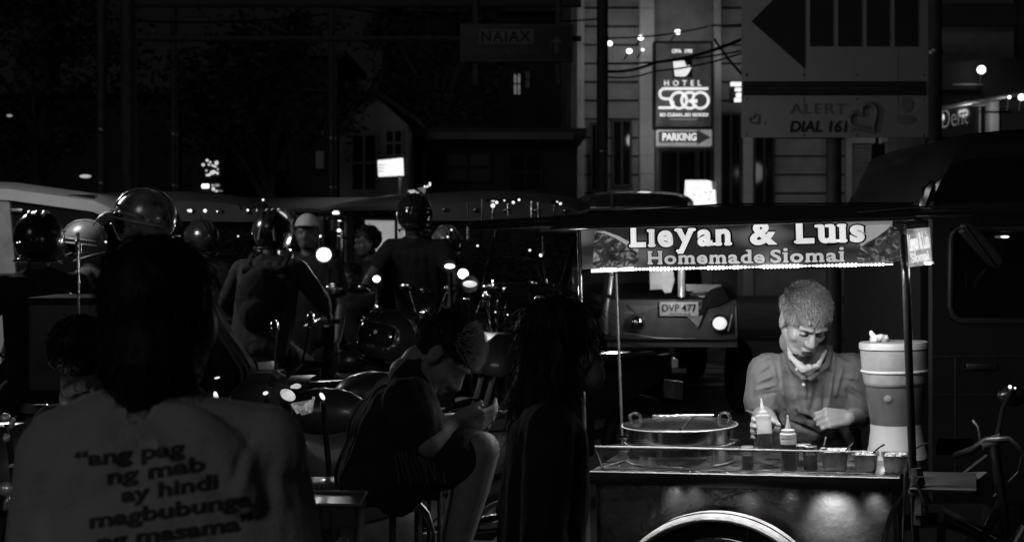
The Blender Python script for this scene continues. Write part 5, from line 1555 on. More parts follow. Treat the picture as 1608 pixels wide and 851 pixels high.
# small glowing panel seen through the middle jeepney
t = thing('lit_window_panel', 'pale lit panel seen behind two dark heads through the middle jeepney', 'window', P(604, 372, 11.75)); a = P(604, 372, 11.75)
m_ = MB(); m_.prism([P(x, y, 11.75) - a for x, y in ((573, 345), (636, 346), (636, 402), (573, 396))], (0, .06, 0)); m_.build('pane', mat('lit_pane', .40, .5, em=.62, var=.25, scale=2.5), t)
m_ = MB(); m_.tube([P(x, y, 11.71) - a for x, y in ((572, 344), (638, 345), (638, 403), (572, 397))], .014, 6, closed=True); m_.tube([P(622, 345, 11.71) - a, P(622, 402, 11.71) - a], .014, 6)
m_.box(P(604, 520, 11.85) - a, (.5, .1, 1.3)); m_.build('frame', M['matte_black'], t)

# ---------------- rear of the jeepney with the number plate
DJ = 12.3; jr = thing('jeepney', 'jeepney seen from behind under the cart sign, round tail lamps and a number plate', 'jeepney', (pxx(1050, DJ), DJ, 0), group='jeepneys stuck in the traffic')
jo = V(pxx(1050, DJ), DJ, 0)
def jb(x0, y0, x1, y1, dy, dep, bev=.0, m_=None):
    m_ = m_ or MB(); pbox(m_, x0, y0, x1, y1, DJ + dy, dep, bev); return m_
m_ = jb(948, 470, 1158, 534, 0, 4.6, .03); jb(954, 534, 1158, 545, .05, 4.4, .0, m_); m_.shift(-jo); m_.build('body', mat('jeep_rear', .15, .38, var=.3, scale=4, coat=.3), jr)
m_ = MB()
for (xa, xb) in ((948, 966), (1120, 1158)): jb(xa, 330, xb, 469, .05, .06, 0, m_)
jb(948, 330, 1158, 350, .05, 4.5, 0, m_); m_.shift(-jo); m_.build('rear_frame', M['dark_paint'], jr)
m_ = MB(); jb(952, 352, 955, 467, 1.5, .06, 0, m_); jb(1153, 352, 1156, 467, 1.5, .06, 0, m_); jb(952, 352, 955, 467, 3.6, .06, 0, m_); jb(1153, 352, 1156, 467, 3.6, .06, 0, m_); m_.shift(-jo); build_each(m_, 'pillar', M['dark_paint'], jr)
# domed roof
m_ = MB(); secs = []
for yy, k in ((0, .80), (.25, .97), (2.4, 1.0), (4.3, .98), (4.6, .85)):
    secs.append([(jo.x + (pxx(1000, DJ) - jo.x) + 1.05 * k * math.cos(R(a)), DJ - .15 + yy, 1.70 + .12 * k * max(0, math.sin(R(a))) ** .6) for a in range(0, 181, 12)] + [(jo.x + (pxx(1000, DJ) - jo.x) - 1.05 * k, DJ - .15 + yy, 1.66), (jo.x + (pxx(1000, DJ) - jo.x) + 1.05 * k, DJ - .15 + yy, 1.66)])
m_.loft(secs); m_.shift(-jo); m_.build('roof', mat('roof_black', .018, .3, coat=.3, var=.3), jr)
m_ = MB(); m_.tube([P(908, 334, DJ - .2), P(925, 329, DJ - .2), P(960, 328, DJ - .2), P(1080, 325, DJ - .2)], .012, 6); m_.tube([P(960, 297, DJ + 1), P(960, 328, DJ + 1)], .005, 5); m_.shift(-jo); build_each(m_, 'roof_trim', M['dull_metal'], jr)
m_ = MB(); m_.tube([P(1070, 424, DJ - .05), P(1070, 466, DJ - .05)], .030, 10); m_.tube([P(961, 424, DJ - .08), P(957, 462, DJ - .08)], .016, 8); m_.shift(-jo); build_each(m_, 'grab_pole', mat('pole_glow', .75, .3, metal=.6, em=.10), jr)  # slight emission puts lamplight into the poles
m_ = MB(); m_.tube([P(954, 468, DJ - .1), P(950, 490, DJ - .1), P(950, 524, DJ - .1)], [.018, .03, .026], 10); m_.shift(-jo); m_.build('rear_bumper_end', mat('pale_bump', .5, .35, metal=.5), jr)
m_ = MB(); pts = [(1020, 424), (1057, 424), (1059, 440), (1054, 459), (1044, 460), (1040, 454), (1021, 455)]
m_.loft([[P(x, y, DJ - .04 + dy + .02 * math.sin(x * .5)) for x, y in pts] for dy in (0, .015, .03)]); m_.shift(-jo); m_.build('hanging_cloth', mat('cloth_glow', .62, .9, em=.10, bump=.5, bscale=20), jr)  # slight emission puts lamplight into the cloth
m_ = MB(); m_.prism([P(x, y, DJ - .02) for x, y in ((1077, 446), (1134, 447), (1122, 458), (1078, 457))], (0, .015, 0)); m_.prism([P(x, y, DJ - .02) for x, y in ((1098, 481), (1112, 478), (1106, 495), (1100, 494))], (0, .015, 0)); m_.prism([P(x, y, DJ - .035) for x, y in ((1078, 496), (1104, 496), (1096, 514))], (0, .02, 0))
m_.shift(-jo); build_each(m_, 'painted_shape', mat('pale_decal', .34, .5), jr)
m_ = jb(1036, 474, 1097, 496, -.05, .012, .002); m_.shift(-jo); plate = m_.build('number_plate', mat('plate_face', .62, .5), jr)
lettering('lettering', 'DVP 477', P(1040, 489, DJ - .062), P(1093, 489, DJ - .062), pz(477.5, DJ) - pz(489, DJ), LN, M['black'], plate, jo, .012, depth=.003)
lettering('lettering', 'PILIPINAS', P(1052, 494, DJ - .062), P(1084, 494, DJ - .062), .013, LN, M['black'], plate, jo, .01, depth=.003)
m_ = MB(); m_.prism([P(x, y, DJ - .015) for x, y in ((1000, 490), (1030, 481), (1030, 483), (1000, 494), (985, 478), (1030, 480.5))], (0, .01, 0)); m_.shift(-jo); m_.build('painted_shape', mat('faint_decal', .2, .5), jr)
for i, (px, rr) in enumerate(((1000, 11.5), (1129, 12))):
    m_ = MB(); c = P(px, 507, DJ - .01); k = rr / 181.5
    m_.lathe([(k * 1.15, 0), (k * 1.2, .03), (k, .05)], c=c, rot=Matrix.Rotation(R(90), 3, 'X'), seg=24); m_.shift(-jo); tlm = m_.build('tail_lamp', M['chrome'], jr)
    m_ = MB(); m_.ell(c - jo + V(0, -.045, 0), (k * .95, .03, k * .85)); m_.build('lens', emis('tail_glow', .9, 1.0, .35, 5) if i else M['chrome'], tlm)
m_ = MB(); m_.prism([P(x, y, DJ - .03) for x, y in ((1104, 470), (1114, 456), (1128, 450), (1136, 452), (1146, 470), (1128, 480), (1110, 484), (1100, 506), (1094, 510))], (0, .02, 0)); m_.shift(-jo); m_.build('dark_flap', M['matte_black'], jr)
m_ = MB(); m_.tube([P(1156, 481, DJ - .05), P(1157, 530, DJ - .05)], .012, 8); m_.tube([P(1150, 494, DJ - .05), P(1144, 520, DJ - .05)], .014, 8); m_.tube([P(966, 521, DJ - .05), P(1030, 531, DJ - .05), P(1156, 533, DJ - .05)], .006, 6); m_.shift(-jo); build_each(m_, 'rear_trim', M['dull_metal'], jr)
lamp('plate_fill', 'POINT', P(1067, 470, DJ - .45), 2.6, .03)  # added fill behind the jeepney, brightens plate and bumper
lamp('rear_fill', 'POINT', P(1075, 415, DJ - .3), 1.6, .05)  # added fill outside the rear opening, brightens cloth and frame
for q in (-.75, .75):
    wheel_parts(jr, (q, .9, .34), .34, .2); wheel_parts(jr, (q, 4.0, .34), .34, .2)

# ---------------- minibus with a domed dark roof seen over the cart canopy
DQ = 17.5; mb_ = thing('minibus', 'dark minibus whose domed roof shows above the left half of the cart canopy', 'minibus', (pxx(1000, DQ), DQ, 0)); mo_ = V(pxx(1000, DQ), DQ, 0)
m_ = MB(); secs = []
for yy, k, dz in ((0, .86, -.03), (.3, 1, 0), (2.5, 1.0, .01), (4.4, .97, 0)):
    secs.append([(.74 * k * math.copysign(abs(math.cos(R(a))) ** .55, math.cos(R(a))), yy, 2.02 + dz + .17 * max(0, math.sin(R(a))) ** .8) for a in range(0, 181, 12)] + [(-.76 * k, yy, 1.95), (.76 * k, yy, 1.95)])
m_.loft(secs); m_.build('roof', mat('roof_black', .018, .3, coat=.3, var=.3), mb_)
m_ = MB(); m_.box((0, 2.2, 1.60), (1.50, 4.2, .74), bev=.05); m_.build('cabin_glass', M['glass_dark'], mb_)
m_ = MB(); m_.box((0, 2.2, .78), (1.62, 4.4, .92), bev=.08); m_.build('body', M['dark_paint'], mb_)
m_ = MB(); m_.tube([P(908, 331, DQ - .05) - mo_, P(920, 328, DQ - .06) - mo_, P(935, 327, DQ - .06) - mo_], .022, 8); m_.tube([P(935, 327, DQ - .06) - mo_, P(1080, 324, DQ - .06) - mo_], .008, 6); m_.build('windscreen_trim', M['dull_metal'], mb_)
m_ = MB(); m_.tube([P(961, 297, DQ - .08) - mo_, P(961, 328, DQ - .08) - mo_], .006, 5); m_.build('aerial', M['dull_metal'], mb_)
for q in (-.68, .68):
    wheel_parts(mb_, (q, .8, .33), .33, .2); wheel_parts(mb_, (q, 3.6, .33), .33, .2)

# ---------------- white van at the left
DV = 11.5; vx = pxx(-40, DV)
van = thing('van', 'white van with black side windows cut by the left edge of the picture', 'van', (vx, DV, 0), R(4))
def vr(x, z): return (x, z)
m_ = MB()
Lf = pxx(250, DV) - vx        # nose end
prof = [(-3.4, .35), (Lf - .1, .35), (Lf, .7), (Lf - .05, 1.05), (Lf - .35, 1.5), (Lf - .45, 1.86), (Lf - .62, 1.93), (Lf - 1.0, 1.97), (-.6, 2.08), (-3.4, 2.10)]
# body shell in two halves so that the window band is open: lower body + roof
m_ = MB(); m_.prism([(-3.4, 0, .35), (Lf - .1, 0, .35), (Lf, 0, .7), (Lf - .02, 0, 1.05), (Lf - .06, 0, 1.18), (-3.4, 0, 1.18)], (0, 1.7, 0)); bmesh.ops.bevel(m_.bm, geom=m_.bm.edges[:], offset=.03, segments=2, affect='EDGES'); m_.build('body', mat('van_white', .40, .45, var=.08), van)
m_ = MB(); secs = []
for (xx, z0, k) in ((-3.4, 2.12, 1), (-.8, 2.10, 1), (Lf - 1.2, 2.06, 1), (Lf - .55, 1.97, .97), (Lf - .36, 1.88, .92)):
    secs.append([(xx, .85 - .88 * k, z0 - .15), (xx, .85 - .86 * k, z0 - .06), (xx, .85 - .70 * k, z0), (xx, .85 + .70 * k, z0), (xx, .85 + .86 * k, z0 - .06), (xx, .85 + .88 * k, z0 - .15)])
m_.loft(secs); m_.build('roof', mat('van_roof', .42, .5, var=.08), van, smooth=False)
m_ = MB(); m_.box(((Lf - 3.4) / 2 - .25, .85, 1.56), (3.4 + Lf - .6, 1.60, .8)); m_.build('cabin_glass', M['glass_dark'], van)
m_ = MB()
for xx in (-1.2,): m_.box((xx, .85, 1.56), (.14, 1.66, .80))
m_.prism([(pxx(0, DV) - vx - .02, .01, 1.95), (pxx(12, DV) - vx, .01, 1.95), (pxx(26, DV) - vx, .01, 1.1), (pxx(0, DV) - vx - .02, .01, 1.1)], (0, .06, 0)); build_each(m_, 'pillar', mat('van_white2', .30, .5), van)
m_ = MB(); m_.ell((pxx(118, DV) - vx, .3, 2.12), (.05, .03, .016)); m_.build('roof_lamp', E['dim'], van)
m_ = MB(); m_.box((pxx(25, DV) - vx, -.02, 1.83), (.10, .02, .03), bev=.008); m_.build('handle', M['dull_metal'], van)
for xx in (Lf - 1.0, -2.4): wheel_parts(van, (xx, .12, .33), .33, .2, axis='y'); wheel_parts(van, (xx, 1.58, .33), .33, .2, axis='y')

# ---------------- dark cab at the right edge
DT = 6.4; tk = thing('dark_van', 'large dark van close by at the right edge with a drooping side mirror', 'van', (pxx(1560, DT), DT, 0)); to = V(pxx(1560, DT), DT, 0)
tp_ = mat('cab_paint', .030, .42, var=.25, scale=3, coat=.12)
m_ = MB()
# side wall with a window opening: frame pieces round it
def sidepiece(x0, y0, x1, y1): pbox(m_, x0, y0, x1, y1, DT, .06)
sidepiece(1464, 345, 1492, 790); sidepiece(1492, 503, 2100, 790); sidepiece(1492, 330, 2100, 358)
m_.shift(-to); m_.build('body', tp_, tk)
m_ = MB(); pts = []
cor = [(1496, 362, 180), (2090, 362, 270), (2090, 499, 0), (1496, 499, 90)]
out = [(1492, 380), (1494, 368), (1502, 360), (2090, 358), (2090, 503), (1508, 503), (1496, 496), (1491, 482)]
m_.tube([P(x, y, DT - .01) - to for x, y in out], .014, 8, closed=True); m_.build('window_frame', mat('window_seal', .07, .35), tk)
m_ = MB(); m_.prism([P(x, y, DT + .03) - to for x, y in ((1490, 357), (2095, 357), (2095, 505), (1490, 505))], (0, .005, 0)); m_.build('side_window', M['glass_dark'], tk)
# upper cab / roof with windscreen rake on the left
m_ = MB(); secs = []
for dy in (0, .15, 1.5, 1.65):
    k = 0 if dy in (.15, 1.5) else .06
    secs.append([V(pxx(x, DT), DT + dy, pz(y, DT) - (k if y < 300 else 0)) - to for x, y in ((1462, 345), (1470, 300), (1482, 255), (1500, 222), (1540, 206), (1608, 200), (1800, 196), (2100, 196), (2100, 345))])
m_.loft(secs); m_.build('roof', tp_, tk)
m_ = MB()
m_.prism([V(pxx(x, DT), DT - .012, pz(y, DT)) - to for x, y in ((1476, 300), (1490, 262), (1520, 250), (1608, 246), (1800, 246), (1800, 312), (1476, 318))], (0, .01, 0)); m_.build('windscreen', mat('smoked_glass', .014, .12, coat=.5, bump=.2, bscale=6), tk)
m_ = MB()
m_.tube([P(1462, 316, DT - .06) - to, P(1470, 295, DT - .06) - to, P(1480, 278, DT - .06) - to], [.012, .022, .006], 8)
m_.tube([P(1450, 325, DT - .1) - to, P(1458, 300, DT - .1) - to, P(1466, 285, DT - .1) - to], [.02, .03, .01], 8)
m_.tube([P(1485, 292, DT - .02) - to, P(1500, 289, DT - .02) - to, P(1530, 286, DT - .02) - to, P(1550, 286, DT - .02) - to], .005, 6); m_.build('wiper', mat('wiper_metal', .35, .25, metal=1), tk)
m_ = MB(); m_.prism([P(x, y, DT - .25) - to for x, y in ((1512, 354), (1528, 350), (1577, 405), (1576, 418), (1564, 421), (1512, 362))], (0, .09, 0)); bmesh.ops.bevel(m_.bm, geom=m_.bm.edges[:], offset=.012, segments=2, affect='EDGES')
mo = m_.build('mirror', mat('mirror_shell', .05, .35, coat=.2), tk)
m_ = MB(); m_.tube([P(1516, 356, DT - .26) - to, P(1562, 418, DT - .26) - to], .006, 6); m_.build('mirror_rim', mat('rim_grey', .25, .3, metal=1), mo)
m_ = MB(); m_.tube([P(1548, 424, DT - .1) - to, P(1536, 436, DT - .05) - to, P(1530, 450, DT - .02) - to], .006, 6); m_.build('mirror_arm', M['dull_metal'], tk)
m_ = MB()
for (x, y, r_) in ((1513, 470, .008), (1526, 467, .010), (1514, 481, .008), (1517, 492, .008), (1529, 490, .008)): m_.ell(P(x, y, DT + .25) - to, (r_, .01, r_ * 1.3), u=8, v=6)
for (x, y, a_, b_) in ((1578, 372, .020, .006),): m_.ell(P(x, y, DT - .01) - to, (a_, .004, b_), u=8, v=6)
m_.build('dash_lights', E['glint'], tk)
m_ = MB(); m_.tube([P(1500, 560, DT - .005) - to, P(1500, 780, DT - .005) - to], .004, 6); m_.tube([P(1466, 560, DT - .005) - to, P(2090, 556, DT - .005) - to], .006, 6); m_.tube([P(1466, 620, DT - .005) - to, P(2090, 618, DT - .005) - to], .004, 6)
build_each(m_, 'door_seam', mat('seam_dark', .06, .35), tk)
m_ = MB(); m_.box(P(1540, 575, DT - .02) - to, (.14, .03, .03), bev=.008); m_.build('door_handle', M['dull_metal'], tk)
for xx in (.35, 2.6): wheel_parts(tk, (xx, .12, .36), .36, .22, axis='y')
m_ = MB(); m_.box((1.0, .85, 1.0), (2.6, 1.5, 1.0)); m_.build('cabin', M['matte_black'], tk)

# ---------------- motorcycle: front wheel towards +Y, origin on the ground below the seat
def motorbike(m='dark_paint', head='off', tail=True):
    t = thing('motorcycle', 'x', 'motorcycle', (0, 0, 0), group='motorcycles waiting in the traffic')
    f_ = wheel_parts(t, (0, .66, .29), .29, .085, spokes=5, m_rim='dull_metal'); r_ = wheel_parts(t, (0, -.62, .29), .29, .10, spokes=5, m_rim='dull_metal')
    m_ = MB(); m_.loft([[(x * w_, yy, z0 + h_ * zz) for x, zz in ((-1, 0), (-1, .7), (-.5, 1), (.5, 1), (1, .7), (1, 0))] for yy, w_, z0, h_ in ((-.85, .05, .72, .12), (-.55, .12, .60, .22), (-.1, .14, .42, .38), (.15, .15, .36, .40), (.30, .12, .42, .36), (.42, .06, .60, .28))]); m_.build('body_shell', M[m], t)
    m_ = MB(); m_.loft([[(x * w_, yy, z0 + h_ * zz) for x, zz in ((-1, 0), (-.95, .7), (-.4, 1), (.4, 1), (.95, .7), (1, 0))] for yy, w_, z0, h_ in ((-.72, .10, .80, .06), (-.45, .14, .78, .07), (-.05, .13, .75, .06), (.08, .09, .75, .05))]); m_.build('seat', M['black'], t)
    m_ = MB(); m_.ell((0, .20, .84), (.13, .20, .11)); m_.build('tank', M[m], t, smooth=True)
    m_ = MB()
    for q in (-1, 1): m_.tube([(q * .07, .66, .29), (q * .07, .44, .95)], .022, 8)
    m_.tube([(-.07, .45, .92), (.07, .45, .92)], .02, 8); m_.build('fork', mat('fork_grey', .07, .4, metal=.5), t)
    m_ = MB(); m_.tube([(-.36, .30, 1.02), (-.24, .36, 1.03), (-.1, .42, .97), (.1, .42, .97), (.24, .36, 1.03), (.36, .30, 1.02)], .012, 8); m_.build('handlebar', M['chrome'], t)
    m_ = MB()
    for q in (-1, 1): m_.tube([(q * .25, .355, 1.03), (q * .37, .295, 1.02)], .018, 8)
    build_each(m_, 'grip', M['rubber'], t)
    m_ = MB(); m_.loft([[(x * w_, yy, z0 + h_ * zz) for x, zz in ((-1, 0), (-1, .6), (-.6, 1), (.6, 1), (1, .6), (1, 0))] for yy, w_, z0, h_ in ((.40, .16, .80, .22), (.50, .15, .76, .26), (.60, .09, .78, .16))]); m_.build('headlight_cowl', M[m], t)
    m_ = MB(); m_.ell((0, .60, .87), (.07, .035, .055)); m_.build('headlight', E['head'] if head == 'on' else mat('unlit_lens', .3, .12, coat=.5), t)
    m_ = MB(); rows = []
    for k in range(9):
        a = R(20 + 140 * k / 8); rows.append([(-.06, .66 + math.cos(a) * .33, .29 + math.sin(a) * .33), (.06, .66 + math.cos(a) * .33, .29 + math.sin(a) * .33), (.05, .66 + math.cos(a) * .345, .29 + math.sin(a) * .345), (-.05, .66 + math.cos(a) * .345, .29 + math.sin(a) * .345)])
    m_.loft(rows); m_.build('mudguard', M[m], t)
    m_ = MB(); m_.tube([(.14, .1, .32), (.16, -.2, .28), (.17, -.75, .38)], [.02, .03, .045], 10); m_.build('exhaust', M['chrome'], t)
    for q in (-1, 1):
        m_ = MB(); m_.tube([(q * .24, .36, 1.03), (q * .30, .34, 1.20)], .006, 6); m_.ell((q * .33, .34, 1.23), (.055, .015, .035)); m_.build('mirror', M['chrome'], t)
    m_ = MB(); m_.box((0, -.87, .78), (.14, .04, .06), bev=.01); m_.build('tail_light', mat('tail_lens', .3, .15, em=.12), t)
    m_ = MB(); m_.box((0, -.90, .60), (.20, .01, .12)); m_.build('number_plate', M['grey_paint'], t)
    m_ = MB(); m_.box((0, -.05, .34), (.22, .34, .26), bev=.05); m_.tube([(0, .1, .5), (0, .4, .8)], .03, 8); m_.build('engine', M['dull_metal'], t)
    return t
bike0 = motorbike(); bike_used = [False]
bike1 = motorbike(head='on'); bike1_used = [False]
def put_bike(x, y, yaw, label, lit=False, s=1.0):
    src, fl = (bike1, bike1_used) if lit else (bike0, bike_used)
    o = src if not fl[0] else copy_tree(src)
    if not fl[0]: fl[0] = True
    o.location = (x, y, 0); o.rotation_euler = (0, 0, yaw); o.scale = (s, s, s); o['label'] = label
    return o

# ================================================================== PEOPLE
def rig(x, y, yaw, s=1.0):
    m = Matrix.Translation((x, y, 0)) @ Matrix.Rotation(yaw, 4, 'Z') @ Matrix.Scale(s, 4)
    return lambda *p: m @ Vector(p)

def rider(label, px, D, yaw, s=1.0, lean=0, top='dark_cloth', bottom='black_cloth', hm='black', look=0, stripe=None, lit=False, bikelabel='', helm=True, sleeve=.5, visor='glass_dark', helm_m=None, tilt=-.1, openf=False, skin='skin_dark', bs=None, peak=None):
    """rider astride a motorcycle; px is the photo column of the head"""
    hx = Vector((0, .02 + lean, 0)); hx.rotate(Matrix.Rotation(yaw, 3, 'Z'))
    x = pxx(px, D) - hx.x; y = D - hx.y
    T = rig(x, y, yaw, s)
    J = dict(pel=T(0, -.28, .88), neck=T(0, .0 + lean, 1.42), head=T(0, .04 + lean, 1.575), fwd=Matrix.Rotation(yaw + look, 3, 'Z') @ Vector((0, 1, tilt)),
             shL=T(-.18, -.03 + lean, 1.36), shR=T(.18, -.03 + lean, 1.36), elL=T(-.30, .08, 1.16), elR=T(.30, .08, 1.16), wrL=T(-.31, .26, 1.06), wrR=T(.31, .26, 1.06),
             hipL=T(-.11, -.26, .86), hipR=T(.11, -.26, .86), knL=T(-.22, .14, .72), knR=T(.22, .14, .72), anL=T(-.34, .0, .12), anR=T(.20, .02, .34),
             ftL=T(-.36, .14, .04), ftR=T(.20, .17, .27))
    base = T(0, 0, 0)
    root, fr, rot = person(label, base, J, voxel=.011, s=s, top=top, bottom=bottom, sleeve=sleeve, skin=skin, group='riders waiting in the traffic')
    if helm: helmet(root, J['head'] + fr @ Vector((0, 0, .015)) * s, fr, base, helm_m or M[hm], visor, s * 1.02, stripe, openf, peak)
    else: short_hair(root, J['head'], fr, base, M['hair'], s, n=900, rad=.003)
    b = put_bike(x, y, yaw, bikelabel, lit, s if bs is None else bs)
    return root, J, fr, rot, T, base

hel_grey = mat('helmet_grey', .10, .16, var=.8, scale=5, coat=.6)
hel_black = mat('helmet_black', .022, .24, var=.4, scale=6, coat=.7)
hel_shiny = mat('helmet_gloss', .30, .24, var=.9, scale=14, coat=.8, metal=.3)
stripe_g = mat('stripe_grey', .13, .4)

# rider seen from behind, backpack
r1 = rider('helmeted rider seen from behind wearing a black backpack over a dark shirt', 427, 9.2, R(-4), 1.03, top='dark_cloth', sleeve=1.5, helm_m=hel_black, stripe=stripe_g, bikelabel='motorcycle under the rider with the backpack')
root, J, fr, rot, T, base = r1
bp_ = blob('backpack', [ee(T(0, -.28, 1.19), (.155, .095, .20)), ee(T(0, -.33, 1.10), (.12, .07, .12)), cc(T(-.11, -.20, 1.36), T(.11, -.20, 1.36), .03, .03), cc(T(-.11, -.16, 1.36), T(-.12, .04, 1.38), .022, .022), cc(T(.11, -.16, 1.36), T(.12, .02, 1.45), .022, .022), cc(T(-.11, -.16, 1.36), T(-.12, .02, 1.45), .022, .022)], .010, M['black_cloth'], None, smooth=3, disp=folds(.005, 10, 5))
tag(bp_, 'black backpack worn on the back of the helmeted rider seen from behind', 'backpack')
lettering('lettering', 'FURY', P(413, 411, 9.0), P(441, 411, 9.0), .026, (0, -1, 0), stripe_g, root, base, .0, depth=.003)

r2 = rider('rider with a glossy round helmet just ahead of the backpack rider', 441, 10.9, R(-8), 1.05, helm_m=hel_shiny, top='black_cloth', bikelabel='motorcycle mostly hidden ahead of the backpack rider', look=R(-40))
r3 = rider('rider in profile with a shiny striped helmet behind the head of the woman in white', 236, 7.2, R(84), 1.065, helm_m=hel_shiny, stripe=stripe_g, top='dark_cloth', lean=.06, look=R(-4), tilt=-.22, bikelabel='motorcycle under the rider in the striped helmet', visor='glass_dark', peak=mat('peak_pale', .42, .35, coat=.4))
r4 = rider('rider in a pale shirt leaning forward left of the striped helmet', 138, 9.4, R(84), .99, hm='grey_paint', openf=True, peak=mat('peak_grey', .22, .4), top='grey_cloth', lean=.02, tilt=-.3, bikelabel='motorcycle under the pale shirted rider at the left')
r5 = rider('dark rider with his back half turned at the far left', 62, 7.2, R(25), 1.0, helm_m=hel_black, top='black_cloth', bikelabel='motorcycle with a delivery box at the far left', look=R(-20))
r6 = rider('tall rider in black silhouette facing the camera before the middle jeepney', 652, 10.9, R(172), 1.12, helm_m=hel_black, top='black_cloth', bikelabel='motorcycle with a burning headlight under the black silhouetted rider', lit=True, bs=1.0, look=R(14))
r7 = rider('rider hunched low beside the tall silhouetted rider, left of the burning headlight', 552, 10.4, R(150), .84, helm=False, top='black_cloth', bikelabel='motorcycle with a fairing left of the tall silhouetted rider', lit=True)
r8 = rider('rider in a plain dark helmet half hidden between the striped helmet and the backpack rider', 318, 10.4, R(40), 1.0, helm_m=hel_black, top='black_cloth', bikelabel='motorcycle between the striped helmet rider and the backpack rider')
r9 = rider('rider with an open pale helmet at the far side of the chrome jeepney rails', 700, 11.4, R(-150), .98, helm_m=hel_shiny, top='black_cloth', bikelabel='motorcycle behind the oval lamp at the centre')
put_bike(pxx(722, 11.2), 11.2, R(165), 'motorcycle with a bright headlight right of the tall silhouetted rider', True)
put_bike(pxx(880, 8.6), 9.0, R(120), 'unlit motorcycle with chrome parts behind the walking woman')
put_bike(pxx(585, 6.3), 6.2, R(85), 'parked motorcycle with a helmet on it behind the man with the phone')
put_bike(pxx(520, 6.8), 6.9, R(-65), 'parked motorcycle in the dark right of the shoulder of the woman in white')
put_bike(pxx(10, 4.4), 4.9, R(170), 'motorcycle at the left edge with pale round mirrors')

# extra lamps of the traffic: each a headlamp of its own
def head_lamp(px, py, D, rx, rz, label, energy=3, m=None, aim=(0, -1, -.05)):
    t = thing('headlamp', label, 'headlamp', P(px, py, D), group='burning headlamps in the traffic'); k = D / F
    m_ = MB(); m_.ell((0, 0, 0), (rx * k, .03, rz * k)); m_.build('lens', m or E['head'], t)
    m_ = MB(); m_.lathe([(rx * k * 1.25, -.0), (rx * k * 1.1, .1), (rx * k * .4, .16)], rot=Matrix.Rotation(R(-90), 3, 'X'), c=(0, .02, 0), seg=20); m_.tube([(0, .12, 0), (0, .14, -.3)], .02, 6); m_.build('housing', M['chrome'], t)
    if energy: lamp('head_beam', 'SPOT', P(px, py, D) - V(0, .10, 0), energy * 2.2, .05, target=P(px, py, D) + V(.05, -5, -.6), spot=120, blend=.6)
    return t
head_lamp(508, 400, 9.6, 11, 10.5, 'largest burning headlamp just right of the man in the white cap', 6)
head_lamp(591, 438, 9.9, 5.5, 5, 'small burning headlamp low under the seated driver silhouette', 2)
head_lamp(727, 430, 9.3, 8, 7.5, 'burning headlamp right of the tall silhouetted rider', 5)
head_lamp(738, 446, 9.2, 11, 5, 'wide dimmer lamp just below the burning headlamp', 0, emis('wide_lamp', .7, .9, .3, 9))
head_lamp(706, 418, 9.8, 8, 3.6, 'flat oval lamp left of the burning headlamp', 0, E['lamp'])
head_lamp(527, 335, 11.8, 5, 3.6, 'small high lamp above the largest headlamp', 1, E['lamp'])
head_lamp(532, 362, 11.8, 2.6, 2.2, 'tiny lamp between the two lamps right of the white cap', 0, E['lamp'])
head_lamp(502, 371, 11.5, 1.8, 1.8, 'tiny lamp above the largest headlamp', 0, E['lamp'])
t = thing('chrome_lamp_bracket', 'chrome lamp bracket and bars stacked right of the man in the white cap', 'bracket', P(525, 400, 11.75)); a = P(525, 400, 11.75)
m_ = MB()
for (x0, y0, x1, y1, r_) in ((512, 342, 542, 342, .03), (524, 344, 524, 362, .03), (502, 441, 530, 442, .012), (520, 432, 540, 430, .018), (502, 463, 520, 464, .018), (504, 455, 516, 457, .014), (505, 420, 515, 420, .02), (530, 372, 545, 372, .008)):
    m_.tube([P(x0, y0, 11.75) - a, P(x1, y1, 11.75) - a], r_, 8)
build_each(m_, 'bar', M['chrome'], t)
m_ = MB(); m_.tube([P(544, 340, 11.8) - a, P(544, 470, 11.8) - a, ], .02, 8); m_.tube([P(504, 340, 11.9) - a, P(504, 520, 11.9) - a], .03, 8); m_.build('upright', M['dark_paint'], t)

# small dangling chrome bits on the chrome jeepney
def glints(name, label, D, spots, cat='trim', m='chrome', glow=()):
    a = P(spots[0][0], spots[0][1], D); t = thing(name, label, cat, a)
    m_ = MB()
    for s_ in spots:
        if len(s_) == 3: m_.ell(P(s_[0], s_[1], D) - a, s_[2] * D / F, u=10, v=8)
        else: m_.tube([P(s_[0], s_[1], D) - a, P(s_[2], s_[3], D) - a], s_[4] * D / F, 8)
    build_each(m_, 'bar', M[m], t)
    if glow:  # added glowing dots imitate glints on chrome as well as small lamps
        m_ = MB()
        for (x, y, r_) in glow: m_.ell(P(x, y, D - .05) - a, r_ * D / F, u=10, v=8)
        m_.build('glint_bulbs', E['glint'], t)
    return t
glints('chrome_rail', 'chrome grab rails with small lamps and glowing glints left of the cart roof', 10.9,
       [(762, 315, 815, 316, 2.4), (757, 313, 757, 350, 1.4), (774, 320, 774, 352, 2.2), (797, 320, 798, 340, 1.6), (835, 316, 835, 345, 2.6), (845, 318, 846, 345, 2.2), (865, 316, 882, 322, 3.2), (870, 322, 870, 350, 1.8), (800, 345, 835, 346, 1.4), (852, 372, 853, 400, 2), (852, 410, 858, 445, 2), (845, 420, 850, 440, 1.6), (808, 404, 840, 408, 1.5), (790, 403, 825, 404, 2.4), (860, 452, 882, 455, 3), (720, 353, 752, 353, 2.2), (737, 356, 737, 376, 4.2), (734, 318, 735, 340, 1.4), (706, 360, 707, 380, 1.6), (703, 385, 712, 394, 1.2), (708, 395, 708, 425, 1.4)],
       'rail', glow=[(774, 323, 3.2), (780, 318, 2.2), (792, 315, 1.2), (806, 318, 2.2), (815, 314, 1.8), (880, 320, 2), (875, 317, 1.2), (849, 401, 2.4), (750, 386, 1.6), (703, 372, 1.5), (709, 361, 1.5), (832, 393, 1.8)])
